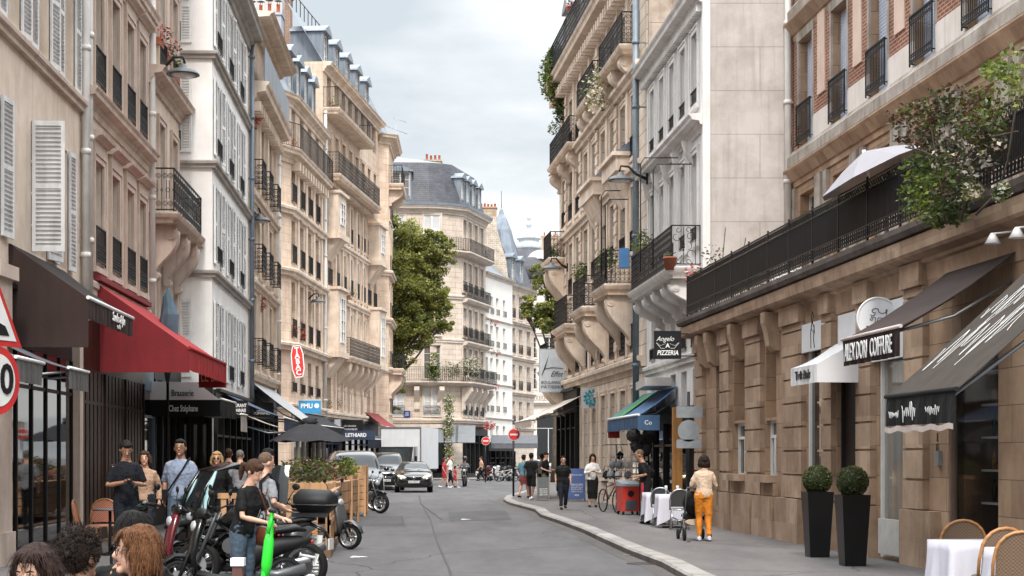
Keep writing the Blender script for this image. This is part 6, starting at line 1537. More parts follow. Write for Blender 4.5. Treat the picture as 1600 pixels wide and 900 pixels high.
    if shoe:
        for sd in 'LR':
            an=legs[sd][2]; c=MB(); c.tube([an+Vector((0,.055,-.04)),an+Vector((0,.02,-.035)),an+Vector((0,-.06,-.045)),an+Vector((0,-.15,-.058)),an+Vector((0,-.19,-.066))],[(.03,.036),(.046,.042),(.038,.046),(.026,.045),(.012,.03)],10)
            cx=MB(); cx.v=[tuple(S@Vector(p)) for p in c.v]; cx.f=c.f; cx.m=c.m; cx.sm=c.sm
            for i,p in enumerate(cx.v): cx.v[i]=(p[0],p[1],max(p[2],(an.z-.085)*k))
            cx.build('shoe',shoe,t)
    return t,S@RH,k,arms,J
def strapbag(t,k,pts,m,bag,bd=(.2,.08,.14),w=.014):
    s=MB(); s.tube([Vector(p)*k for p in pts],w*k,5); s.build('bag_strap',m,t) if False else None
def gl(px,py,h=PV): p=gp(px,py,h); return p
def standing(px,z,h=PV): return at(px,z,h)
FC=0.0      # faces the camera (-y)
# --- left pavement walkers
t,_,k,_,_=person('man in a navy polo looking down at a phone beside the bistro chairs',standing(197,24.3),R(20),1.80,'phone',SK_M,H_BLK,'short',C_NAVY,.42,C_DJEAN,headpitch=.45,vox=.012,near=True,ov=dict(kneeL=(.1,-.1,.5),ankL=(.11,-.12,.09)))
def held(name,label,cat,loc,mb,m,rz=0): o=mb.build(name,m,None,loc,rz); return tag(o,label,cat)
s=MB(); s.cbox((0,0,0),(.075,.15,.01),rx=.5); o=held('phone','dark phone held by the man in the navy polo','phone',standing(197,24.3)+Matrix.Rotation(R(20),3,'Z')@V(.0,-.42,1.24),s,M_DARKL)
person('woman in a beige cardigan over a blue top walking behind the polo man',standing(226,27.2),R(8),1.66,'walkA',SK_L,H_BRN,'bob',C_TAN,.95,C_DJEAN,female=True,vox=.014,near=True,topname='cardigan')
person('tall man in a pale blue shirt with a dark crossbody strap walking towards the camera',standing(282,25.6),R(2),1.84,'walkB',SK_M,H_BLK,'short',C_BLUE,.55,C_JEAN,glasses='clear',vox=.012,near=True,girth=1.08)
s=MB(); s.tube([(.13,-.115,1.53),(.05,-.165,1.38),(-.10,-.165,1.16),(-.17,-.13,1.06)],.014,5); s.tube([(.13,-.115,1.53),(.14,.03,1.56),(.0,.15,1.35),(-.17,.10,1.08)],.014,5); s.box(-.27,-.19,-.1,.1,.92,1.08); held('crossbody_bag','dark crossbody bag worn over the pale blue shirt','bag',standing(282,25.6),s,C_BLK,R(2))
person('blonde woman in sunglasses and a black top coming along the left pavement',standing(339,29.8),R(4),1.66,'walkA',SK_L,H_BLD,'bob',C_BLK,.9,C_BLK,female=True,glasses='sun',vox=.014,near=True)
person('man in a dark blue shirt seen from behind among the left walkers',standing(357,39),R(180),1.76,'walkA',SK_L,H_BRN,'short',C_NAVY,.45,C_DJEAN)
t,_,_,_,_=person('grey-haired man in a grey T-shirt and backpack seen from behind',standing(375,36),R(182),1.72,'walkB',SK_L,H_GRY,'buzz',C_GRY,.45,C_DJEAN)
# --- girl and man with scooters
t,_,k,_,_=person('young woman with a ponytail in a black T-shirt leaning over a green electric scooter',at(379,18.2,0),R(62),1.66,'stand',SK_L,H_BRN,'pony',C_BLK,.40,C_JEAN,shoe=C_SHW,female=True,vox=.011,near=True,lean=.20,headpitch=.38,ov=dict(elbL=(.22,-.16,1.10),wriL=(.12,-.42,1.06),elbR=(-.22,-.13,1.08),wriR=(-.12,-.40,1.02),hdirL=(0,-1,-.15),hdirR=(0,-1,-.15)))
R62=Matrix.Rotation(R(62),3,'Z'); B=at(379,18.2,0)
s=MB(); s.tube([(.16,-.22,1.36),(.19,-.13,1.15),(.22,-.02,.97)],.008,5); s.tube([(-.1,-.30,1.35),(.08,-.26,1.12),(.20,-.16,.95)],.008,5)
s.ico((.21,-.10,.83),1,2,sc=(.06,.17,.115)); s.box(.255,.275,-.24,.05,.85,.93); held('shoulder_bag','brown leather shoulder bag on the young woman at the green scooter','bag',B,s,C_LTH,R(62))
person('man with a shaved head in a grey T-shirt and shorts with backpack straps',at(413,20.4,0),R(128),1.74,'hold',SK_L,H_SHV,'buzz',C_GRY,.42,C_NAVY,'shorts',vox=.012,near=True,headpitch=.3,girth=1.1)
s=MB()
for sg in (-1,1): s.tube([(sg*.12,.10,1.1),(sg*.12,.12,1.40),(sg*.11,.0,1.49),(sg*.12,-.12,1.36),(sg*.14,-.1,1.12)],.022,5)
s.ico((0,.20,1.22),1,2,sc=(.14,.09,.2)); held('backpack','dark backpack worn by the shaved man in the grey T-shirt','backpack',at(413,20.4,0),s,C_BLK,R(128))
person('man in a black cap standing behind the shaved man',at(418,26,0),R(150),1.82,'stand',SK_M,H_BLK,'short',C_BLK,.5,C_DJEAN)
# --- foreground seated people at the frame's lower left
def seat(px,z,htop): return at(px,z,htop-1.28)
for (px,z,ht,lab,kw) in (
 (59,7.4,1.30,'young woman with long straight brown hair seated at the lower left corner',dict(hair=hairm('chestnut',(.024,.010,.007)),hstyle='long',face=R(-12),female=True,top=C_BLK,headpitch=.15,skin=SK_L)),
 (120,8.8,1.29,'man with thick wavy dark hair seated second from the left, seen from behind',dict(hair=H_DBR,hstyle='curly',face=R(150),top=C_BLK,skin=SK_M)),
 (222,8.4,1.345,'smiling person with shoulder-length auburn hair and glasses seated in profile',dict(hair=H_AUB,hstyle='wavy',face=R(-66),glasses='clear',top=C_BLK,skin=SK_L)),
 (207,9.6,1.385,'dark-haired man seated mostly hidden behind the auburn-haired person',dict(hair=H_BLK,hstyle='short',face=R(175),top=C_BLK,skin=SK_M))):
    face=kw.pop('face'); person(lab,at(px,z,ht-1.29),face,1.7,'sit',vox=.008,near=True,**kw,bottom=C_JEAN)
# --- right pavement
person('woman in a cream sweater and orange trousers pushing a pushchair away from the camera',standing(1100,31.2),R(182),1.60,'push',SK_L,H_DBR,'bob',C_CRM,.97,C_OR,shoe=C_SHW,female=True,vox=.013,girth=1.08)
person('waiter in black with a dark red apron leaning over the cafe table',standing(1011,39.5),R(-95),1.76,'hold',SK_M,H_SHV,'buzz',C_BLK,.45,C_BLK,lean=.22,headpitch=.25)
s=MB(); s.tube([(0,-.09,1.05),(0,-.13,.9),(0,-.14,.7),(0,-.13,.45)],[(.06,.12),(.06,.17),(.05,.17),(.04,.17)],12); held('apron','dark red apron worn by the waiter','apron',standing(1011,39.5)+V(.04,0,0),s,C_RED,R(-95))
person('woman with short dark hair and glasses in a black blouse walking on the right pavement',standing(880,50),R(5),1.60,'walkB',SK_L,H_BLK,'short',C_BLK,.40,C_DJEAN,female=True,glasses='clear',girth=1.25)
person('woman in a knotted white shirt and long black skirt reading her phone',standing(926,52.3),R(2),1.66,'phone',SK_L,H_DBR,'long',C_WHT,.85,C_BLK,'skirt',female=True,headpitch=.3)
person('man in a black T-shirt and black shorts with white trainers at the kerb corner',standing(830,61),R(165),1.72,'walkA',SK_D,H_BLK,'short',C_BLK,.45,C_BLK,'shorts',shoe=C_SHW)
person('person with a red bag and pale blue top partly behind the man in shorts',standing(818,63.5),R(150),1.66,'walkB',SK_M,H_DBR,'short',C_TEAL,.45,clo('maroon',(.16,.03,.03)),'short_skirt')
person('man in a black T-shirt leaning by the chalk board at the bakery corner',standing(852,63),R(60),1.74,'hold',SK_L,H_DBR,'short',C_BLK,.42,C_OLV,headpitch=.3)
person('person in a grey top standing past the man at the chalk board',standing(846,66),R(190),1.7,'stand',SK_L,H_BRN,'short',C_GRY,.8,C_BLK)
person('person in dark clothes inside the bakery entrance',standing(887,67.2),R(180),1.66,'stand',SK_M,H_BLK,'short',C_BLK,.8,C_BLK)
# --- crossing at the far end
def far(label,px,z,face,**k): return person(label,at(px,z,k.pop('h',0)),face,**k,vox=.03)
far('woman in a red dress stepping off the far crossing beside a pram',694,91,R(70),H=1.66,pose='walkA',hair=H_BRN,hstyle='bob',top=C_RED,sleeve=.3,bottom=C_RED,bstyle='short_skirt',shoe=C_SHW,female=True)
far('man in a white shirt and dark trousers beside the woman in red',703,93,R(75),H=1.8,pose='walkB',hair=H_BRN,top=C_WHT,bottom=C_NAVY)
far('child in a patterned red dress walking behind the woman in red',711,91.5,R(75),H=1.2,pose='walkA',hair=H_DBR,hstyle='bob',top=C_RED,bottom=C_RED,bstyle='short_skirt',shoe=C_SHW)
far('motorcyclist with a dark helmet and grey jacket facing the camera',726,96,R(0),H=1.72,pose='sit',hair=H_BLK,top=clo('jacket',(.09,.09,.10)),sleeve=.95,bottom=C_BLK,h=.35)
far('person in an orange top near the parked motorcycles',752,118,R(-80),H=1.7,pose='walkA',hair=H_BRN,top=clo('peach',(.5,.3,.2)),bottom=C_BLK)
# ================================================================ TWO-WHEELERS
P_BLK=mat('bike_black',(.010,.010,.011),.22,0,.1,4,coat=.4); P_MATT=mat('bike_matt_black',(.018,.018,.019),.55,0,.15,8); P_RED=mat('bike_red',(.10,.006,.012),.2,0,.1,4,coat=.6); P_GRY=mat('bike_grey',(.10,.105,.11),.3,.3,.1,4); P_SEAT=mat('seat_vinyl',(.022,.021,.022),.45,0,.2,14,bump=.2); M_CLEAR=mat('headlight_glass',(.45,.47,.5),.06,.3,.2,20); M_PLATE=mat('plate_white',(.6,.6,.58),.4); P_GRN=mat('scooter_green',(.02,.62,.03),.35,0,.06,3,coat=.3); P_TEAL=mat('cover_teal',(.30,.48,.50),.5,0,.1,4); M_SCR=mat('windscreen_smoke',(.03,.035,.04),.05,0,.1,3); P_WHT=mat('bike_white',(.55,.55,.55),.25,0,.08,4,coat=.4); P_SIL=mat('alloy',(.45,.45,.46),.3,.9,.1,5); M_AMB=mat('amber_lens',(.6,.2,.02),.2); M_TAIL=mat('tail_red',(.4,.01,.01),.2)
def wheel(t,x,z,r,w,spokes=5,name='wheel',y=0):
    """wheel in the xz-plane (bike runs along x)"""
    wr=thing(name,'','w',(x,y,z)); del wr['label']; del wr['category']; wr.parent=t
    s=MB(); n=28; pr=[(r*.74,-w*.38),(r*.86,-w*.5),(r*.96,-w*.36),(r,0),(r*.96,w*.36),(r*.86,w*.5),(r*.74,w*.38)]; Mx=Matrix.Rotation(pi/2,4,'X')
    s.lathe(pr+[pr[0]],n,M=Mx,cap=False); s.build('tyre',M_RUBBER,wr)
    s=MB(); s.lathe([(r*.74,-w*.34),(r*.66,-w*.2),(r*.66,w*.2),(r*.74,w*.34)],n,M=Mx,cap=False); s.cyl((0,-w*.45,0),(0,w*.45,0),r*.13,n=12)
    for i in range(spokes): a=2*pi*i/spokes; s.tube([(r*.1*cos(a),0,r*.1*sin(a)),(r*.68*cos(a),0,r*.68*sin(a))],[(r*.07,w*.16),(r*.05,w*.12)],6)
    s.cyl((0,w*.3,0),(0,w*.34,0),r*.42,n=18); s.build('rim',P_SIL,wr); return wr
def scooter(label,loc,rz,body=P_BLK,shield=None,topcase=False,screen=False,tall=1.0,cat='scooter',white=False,cover=False,roof=False,group='parked scooters and motorcycles'):
    t=thing('motor_scooter',label,cat,loc,rz,group); shield=shield or body
    wheel(t,.66,.235,.235,.115); wheel(t,-.62,.24,.24,.13)
    s=MB(); s.tube([(.40,0,.34),(.55,0,.50),(.70,0,.515),(.86,0,.42),(.92,0,.30)],[(.03,.03),(.035,.085),(.03,.09),(.025,.08),(.01,.05)],10); s.build('front_fender',body,t)
    s=MB()
    for sg in (-1,1): s.tube([(.66,sg*.075,.235),(.56,sg*.07,.50),(.47,sg*.03,.66)],.022,6)
    s.build('fork',P_MATT,t)
    s=MB(); s.tube([(.47,0,.30),(.50,0,.50),(.46,0,.72),(.40,0,.90),(.36,0,.97)],[(.13,.05),(.21,.06),(.20,.06),(.13,.07),(.09,.05)],12); s.build('leg_shield',shield,t)
    s=MB(); s.tube([(.46,.0,.30),(.2,0,.24),(-.1,0,.26),(-.2,0,.36)],[(.05,.16),(.04,.17),(.05,.16),(.1,.14)],10); s.build('floorboard',P_MATT,t)
    s=MB(); s.tube([(-.12,0,.42),(-.3,0,.55),(-.55,0,.62),(-.8,0,.66),(-.95,0,.68)],[(.14,.11),(.15,.15),(.12,.15),(.08,.11),(.03,.05)],12); s.build('tail_body',body,t)
    s=MB(); s.tube([(.02,0,.70),(-.1,0,.755),(-.3,0,.765),(-.45,0,.80),(-.75,0,.83),(-.88,0,.80)],[(.03,.07),(.05,.12),(.05,.15),(.06,.155),(.05,.13),(.02,.07)],12); s.build('seat',P_SEAT,t)
    s=MB(); s.tube([(-.3,.14,.30),(-.5,.17,.27),(-.85,.18,.34)],[.05,.06,.07],10); s.tube([(-.1,-.09,.28),(-.62,-.13,.24)],[.09,.08],8); s.build('exhaust',P_GRY,t)
    s=MB(); s.tube([(.30,-.36,1.0),(.33,-.2,1.03),(.36,0,1.0),(.33,.2,1.03),(.30,.36,1.0)],.016,6)
    s.build('handlebar',P_MATT,t); s=MB(); s.tube([(.32,-.14,1.0),(.38,0,1.02),(.32,.14,1.0)],[(.05,.05),(.07,.08),(.05,.05)],10); s.build('cowl',body,t)
    for sg in (-1,1):
        s=MB(); s.tube([(.29,sg*.35,1.0),(.27,sg*.24,1.0)],.022,8); s.build('grip',M_RUBBER,t)
        s=MB(); s.tube([(.34,sg*.2,1.03),(.34,sg*.27,1.16),(.32,sg*.33,1.24)],.007,5); s.ico((.32,sg*.34,1.27),1,2,sc=(.02,.065,.05)); s.build('mirror',P_MATT,t)
    s=MB(); s.ico((.47,0,.86),1,2,sc=(.05,.10,.075)); s.build('headlight',M_CLEAR,t)
    s=MB(); s.ico((-.95,0,.66),1,1,sc=(.03,.08,.03)); s.build('tail_light',M_TAIL,t)
    s=MB(); s.cbox((-1.0,0,.44),(.02,.20,.14),ry=-.3); s.tube([(-.8,0,.5),(-1.0,0,.46)],.02,5); s.build('number_plate',M_PLATE,t)
    s=MB(); s.tube([(-.05,.12,.26),(-.0,.17,.02)],.014,5); s.build('stand',P_GRY,t)
    if topcase:
        s=MB(); s.tube([(-.66,0,1.03),(-.72,0,1.03),(-1.1,0,1.03),(-1.16,0,1.03)],[(.10,.17),(.15,.24),(.15,.24),(.10,.17)],14); o=s.build('top_case',P_MATT,t)
        s=MB(); s.tube([(-.64,0,1.02),(-1.18,0,1.02)],[(.012,.245),(.012,.24)],14); s.build('case_seam',P_GRY,o); s=MB(); s.box(-1.1,-.6,-.08,.08,.84,.9); s.build('luggage_rack',P_GRY,t)
    if screen:
        s=MB(); vs=[];n=8
        for i in range(n+1):
            y=-.24+.48*i/n; c=.06*(1-(y/.24)**2)
            for zz,xx in ((1.0,.42),(1.25,.36),(1.5,.26),(1.58,.22)): vs.append((xx+c,y*(1 if zz<1.5 else .8),zz*tall))
        s.add(vs,[(4*i+j,4*i+4+j,4*i+5+j,4*i+1+j) for i in range(n) for j in range(3)],0,True); s.build('windscreen',M_SCR,t)
    if roof:
        fr=MB()
        for sg in (-1,1): fr.tube([(.52,sg*.27,.85),(.40,sg*.27,1.2),(.2,sg*.26,1.5),(-.15,sg*.25,1.58),(-.5,sg*.22,1.52)],.03,8)
        fr.tube([(.2,-.26,1.5),(.2,.26,1.5)],.025,6); fr.tube([(-.5,-.22,1.52),(-.5,.22,1.52)],.025,6); fr.build('frame',P_BLK,t)
        g=MB(); g.quad((.50,-.26,.88),(.50,.26,.88),(.21,.25,1.48),(.21,-.25,1.48)); g.build('windscreen',M_SCR,t)
        g=MB(); g.tube([(.20,0,1.52),(-.15,0,1.60),(-.52,0,1.55)],[(.02,.26),(.025,.27),(.02,.22)],10); g.build('roof',mat('roof_tint',(.045,.025,.028),.2,0,.1,3,coat=.5),t)
    if cover:
        s=MB(); s.tube([(.48,.3,.5),(.42,.3,.9),(.3,.29,1.3),(.2,.27,1.5)],[(.05,.04),(.08,.04),(.07,.035),(.02,.02)],8); s.tube([(.48,-.3,.5),(.42,-.3,.9),(.3,-.29,1.3),(.2,-.27,1.5)],[(.05,.04),(.08,.04),(.07,.035),(.02,.02)],8); s.build('leg_cover',P_TEAL,t)
    return t
def motorbike(label,loc,rz,body=P_BLK,topcase=False,naked=True,group='parked scooters and motorcycles'):
    t=thing('motorcycle',label,'motorcycle',loc,rz,group)
    wheel(t,.72,.31,.31,.13); wheel(t,-.70,.31,.31,.16)
    s=MB()
    for sg in (-1,1): s.tube([(.72,sg*.08,.31),(.52,sg*.08,.78),(.44,sg*.08,.98)],.024,7)
    s.build('fork',P_GRY,t)
    s=MB(); s.tube([(.52,0,.58),(.64,0,.66),(.80,0,.655),(.94,0,.58)],[(.02,.07),(.03,.08),(.03,.08),(.015,.06)],10); s.build('front_fender',body,t)
    s=MB(); s.tube([(.42,0,.84),(.25,0,.92),(.0,0,.88),(-.18,0,.78)],[(.06,.08),(.12,.16),(.12,.16),(.06,.10)],12); s.build('fuel_tank',body,t)
    s=MB(); s.tube([(-.1,0,.82),(-.4,0,.83),(-.7,0,.90),(-.85,0,.91)],[(.05,.11),(.05,.15),(.05,.13),(.02,.07)],10); s.build('seat',P_SEAT,t)
    s=MB(); s.ico((.12,0,.48),1,2,sc=(.22,.17,.2)); s.cyl((.25,-.14,.56),(.25,.14,.56),.10,n=12); s.build('engine',P_GRY,t)
    s=MB()
    for sg in (-1,1): s.tube([(.46,sg*.05,.88),(.2,sg*.09,.7),(-.15,sg*.10,.45)],.022,6); s.tube([(-.15,sg*.1,.45),(-.70,sg*.1,.31)],.026,6); s.tube([(-.1,sg*.09,.7),(-.8,sg*.08,.85)],.018,6)
    s.build('frame',P_MATT,t)
    s=MB(); s.tube([(.3,.1,.45),(.0,.15,.24),(-.4,.17,.3),(-.85,.18,.42)],[.025,.03,.05,.055],8); s.build('exhaust',M_CHROME,t)
    s=MB(); s.tube([(-.75,0,.86),(-.95,0,.78),(-1.05,0,.62)],[(.03,.07),(.02,.08),(.01,.07)],8); s.build('rear_fender',body,t); s=MB(); s.box(-1.06,-1.04,-.1,.1,.52,.66); s.build('number_plate',M_PLATE,t)
    s=MB(); s.tube([(.30,-.38,1.06),(.42,-.2,1.06),(.46,0,1.02),(.42,.2,1.06),(.30,.38,1.06)],.014,6); s.build('handlebar',P_MATT,t)
    s=MB(); s.ico((.60,0,.92),1,2,sc=(.07,.09,.09)); s.build('headlight',M_CLEAR,t)
    for sg in (-1,1):
        s=MB(); s.tube([(.38,sg*.28,1.07),(.4,sg*.33,1.2)],.007,5); s.ico((.4,sg*.35,1.23),1,2,sc=(.02,.06,.045)); s.build('mirror',P_MATT,t)
        s=MB(); s.ico((-.86,sg*.14,.74),1,1,sc=(.03,.03,.02)); s.build('indicator',M_AMB,t)
    if topcase:
        s=MB(); s.tube([(-.60,0,1.13),(-.66,0,1.14),(-1.03,0,1.13),(-1.1,0,1.12)],[(.10,.17),(.155,.25),(.15,.25),(.09,.18)],16); o=s.build('top_case',P_MATT,t)
        s=MB(); s.tube([(-.58,0,1.10),(-1.12,0,1.09)],[(.010,.256),(.010,.25)],16); s.build('case_seam',P_GRY,o)
        s=MB(); s.box(-1.0,-.55,-.07,.07,.93,.99); s.build('luggage_rack',P_GRY,t)
    return t
G=lambda px,z,h=0: at(px,z,h)
scooter('black and dark red scooter with a round headlight parked behind the auburn-haired person',G(322,21.8),R(200),P_BLK,P_RED)
scooter('black scooter with tall mirror and grey bars in front of the polo man',G(262,23.5),R(165),P_BLK,P_BLK)
scooter('black scooter with windscreen, reddish roof and pale teal leg covers',G(345,23.6),R(215),P_BLK,P_BLK,roof=True,cover=True)
scooter('black three-quarter scooter with a tall smoked windscreen beside the shaved man',G(446,24.4),R(250),P_GRY,P_BLK,screen=True)
motorbike('black motorcycle with a large top case, tail towards the road, by the timber terrace',G(393,21.4),R(171),P_BLK,topcase=True)
scooter('dark grey scooter with its front wheel out on the roadway by the terrace',G(497,30.8),R(-22),P_GRY,P_GRY)
scooter('black scooter parked between the girl and the red scooter',G(365,20.2),R(196),P_MATT,P_BLK)
motorbike('black motorcycle leaning in front of the dark van',G(566,50.5),R(-35),P_BLK)
motorbike('second black motorcycle behind the planter by the dark van',G(556,52.5),R(-30),P_MATT)
for i,(px,z,rz,bd) in enumerate(((757,121,60,P_MATT),(764,118,100,P_RED),(772,122,80,P_WHT),(781,119,110,P_WHT),(788,121,75,P_BLK),(795,117,95,P_BLK),(806,120,70,P_GRY),(814,118,100,P_WHT))):
    (scooter if i%2 else motorbike)('%s from the left in the far row of parked two-wheelers, %s'%(('first','second','third','fourth','fifth','sixth','seventh','eighth')[i],('matt black','dark red','white','white','black','black','grey','white')[i]),G(px,z),R(rz),bd)
motorbike('black motorcycle ridden by the helmeted rider at the crossing',G(726,95.8),R(-92),P_BLK)
s=MB(); s.ico((0,0,0),.145,2,sc=(1,1.1,1)); o=s.build('helmet',mat('helmet_dark',(.03,.03,.06),.15,coat=.6),None,at(726,95.9,1.62+.0)); tag(o,'dark helmet of the motorcyclist at the crossing','helmet')
# electric kick scooter
t=thing('electric_scooter','bright green rental electric kick scooter held upright by the young woman','electric scooter',at(462,17.9,0),R(192))
s=MB(); s.tube([(.38,0,.16),(.36,0,.32),(.30,0,.62),(.26,0,1.02)],[(.03,.03),(.033,.033),(.04,.04),(.036,.036)],12); s.build('stem',P_GRN,t)
s=MB(); s.tube([(.33,0,.36),(.31,0,.55),(.285,0,.8),(.28,0,.9)],[(.02,.03),(.055,.06),(.055,.055),(.02,.03)],12); s.build('battery_pack',P_GRN,t)
s=MB(); s.tube([(.24,-.27,1.12),(.25,0,1.12),(.24,.27,1.12)],.017,8); s.ico((.25,0,1.12),1,1,sc=(.05,.07,.03)); s.build('handlebar',P_MATT,t)
s=MB(); s.tube([(.25,.05,1.1),(.27,.09,1.0),(.30,.08,.88)],.018,6); s.tube([(.25,-.05,1.1),(.27,-.09,1.0),(.30,-.08,.88)],.018,6); s.build('brace',P_GRN,t)
s=MB(); s.box(-.45,.30,-.085,.085,.11,.17); s.build('deck',P_MATT,t); s=MB(); s.tube([(.38,0,.14),(.45,0,.21),(.43,0,.27),(.33,0,.28)],[(.02,.05),(.03,.06),(.03,.06),(.02,.05)],8); s.build('front_fender',P_WHT,t)
wheel(t,.40,.12,.12,.06); wheel(t,-.48,.12,.12,.06)
# bicycle
def bicycle(label,loc,rz,m=P_RED):
    t=thing('bicycle',label,'bicycle',loc,rz)
    for x in (-.5,.52): 
        w=thing('wheel','','w',(x,0,.33)); del w['label']; del w['category']; w.parent=t
        s=MB(); s.tube([(.32*cos(2*pi*i/26),0,.32*sin(2*pi*i/26)) for i in range(26)],.02,6,close=True); s.build('tyre',M_RUBBER,w)
        s=MB()
        for i in range(14): a=2*pi*i/14; s.tube([(0,.0,0),(.3*cos(a),0,.3*sin(a))],.0025,4,smooth=False)
        s.cyl((0,-.04,0),(0,.04,0),.02,n=8); s.build('rim',P_SIL,w)
    s=MB(); 
    for a_,b_ in (((-.5,.33),(-.15,.36)),((-.15,.36),(-.28,.78)),((-.5,.33),(-.25,.7)),((-.15,.36),(.36,.76)),((-.26,.72),(.34,.82)),((.52,.33),(.34,.86))): s.tube([(a_[0],0,a_[1]),(b_[0],0,b_[1])],.018,6)
    s.build('frame',m,t)
    s=MB(); s.tube([(.34,0,.86),(.33,0,1.0)],.014,6); s.tube([(.25,-.28,1.02),(.35,-.1,1.03),(.35,.1,1.03),(.25,.28,1.02)],.013,6); s.build('handlebar',P_MATT,t)
    s=MB(); s.tube([(-.42,0,.88),(-.3,0,.88),(-.15,0,.87)],[(.02,.08),(.025,.06),(.015,.02)],8); s.tube([(-.28,0,.78),(-.29,0,.87)],.013,5); s.build('saddle',P_SEAT,t)
    s=MB(); s.tube([(-.15,-.06,.36),(-.02,-.08,.26)],.01,5); s.tube([(-.15,.06,.36),(-.28,.08,.46)],.01,5); s.box(-.06,.03,-.13,-.06,.25,.27); s.box(-.32,-.23,.06,.13,.45,.47); s.build('pedals',P_GRY,t)
    return t
bicycle('bicycle leaning by the bag display on the right pavement',at(953,47.5,PV),R(-70))
bicycle('pale bicycle in the far row of parked two-wheelers',G(791,114),R(8),P_WHT)
# ================================================================ CARS
CAR_BLK=mat('car_black',(.008,.008,.010),.2,0,.05,2,coat=1); CAR_GRY=mat('car_grey',(.035,.038,.042),.15,.3,.05,2,coat=1); CAR_WIN=mat('car_glass',(.05,.06,.065),.04,0,.2,2)
M_HL=mat('headlamp_lit',(.9,.7,.4),.2); M_HL.node_tree.nodes['Principled BSDF'].inputs['Emission Color'].default_value=(1,.75,.4,1); M_HL.node_tree.nodes['Principled BSDF'].inputs['Emission Strength'].default_value=2.5
def loft(stations,mats,name,parent,sub=1,mf=None):
    """stations: list of (y, [(x,z)...]) half profile from bottom centre to top centre"""
    vs=[];fs=[];mi=[]; n=len(stations[0][1])
    for y,pr in stations:
        for x,z in pr: vs.append((x,y,z))
        for x,z in pr[-2:0:-1]: vs.append((-x,y,z))
    k=2*n-2
    for i in range(len(stations)-1):
        for j in range(k): fs.append((i*k+j,(i+1)*k+j,(i+1)*k+(j+1)%k,i*k+(j+1)%k)); mi.append(mf(i,min(j,k-1-j)) if mf else 0)
    fs.append(tuple(range(k))); mi.append(0); fs.append(tuple(range((len(stations)-1)*k+k-1,(len(stations)-1)*k-1,-1))); mi.append(0)
    me=bpy.data.meshes.new(name); me.from_pydata(vs,[],fs)
    for m in mats: me.materials.append(m)
    me.polygons.foreach_set('material_index',mi); me.update(); bm=bmesh.new(); bm.from_mesh(me); bmesh.ops.recalc_face_normals(bm,faces=bm.faces); bm.to_mesh(me); bm.free()
    o=inst(name,me,parent); m=o.modifiers.new('s','SUBSURF'); m.levels=sub; m.render_levels=sub
    for p in me.polygons: p.use_smooth=True
    return o
def prof(w,zb,zs,wr,zr): # half profile: bottom centre, sill, belly, shoulder, roof edge, roof centre
    return [(0,zb),(w*.90,zb),(w,zb+.12),(w,(zb+zs)*.55),(w*.97,zs-.03),(w*.94,zs),(wr,zr-.05),(wr*.8,zr),(0,zr+.015)]
def carwheel(t,x,y,r,w):
    wr=thing('wheel','','w',(x,y,r)); del wr['label']; del wr['category']; wr.parent=t; Mx=Matrix.Rotation(pi/2,4,'Y')
    s=MB(); s.lathe([(r*.66,-w/2),(r*.95,-w/2),(r,-w*.3),(r,w*.3),(r*.95,w/2),(r*.66,w/2)],24,M=Mx); s.build('tyre',M_RUBBER,wr)
    s=MB(); s.lathe([(0,-w*.52),(r*.2,-w*.53),(r*.64,-w*.51),(r*.66,w*.51),(r*.2,w*.53),(0,w*.52)],24,M=Mx); s.build('rim',P_SIL,wr)
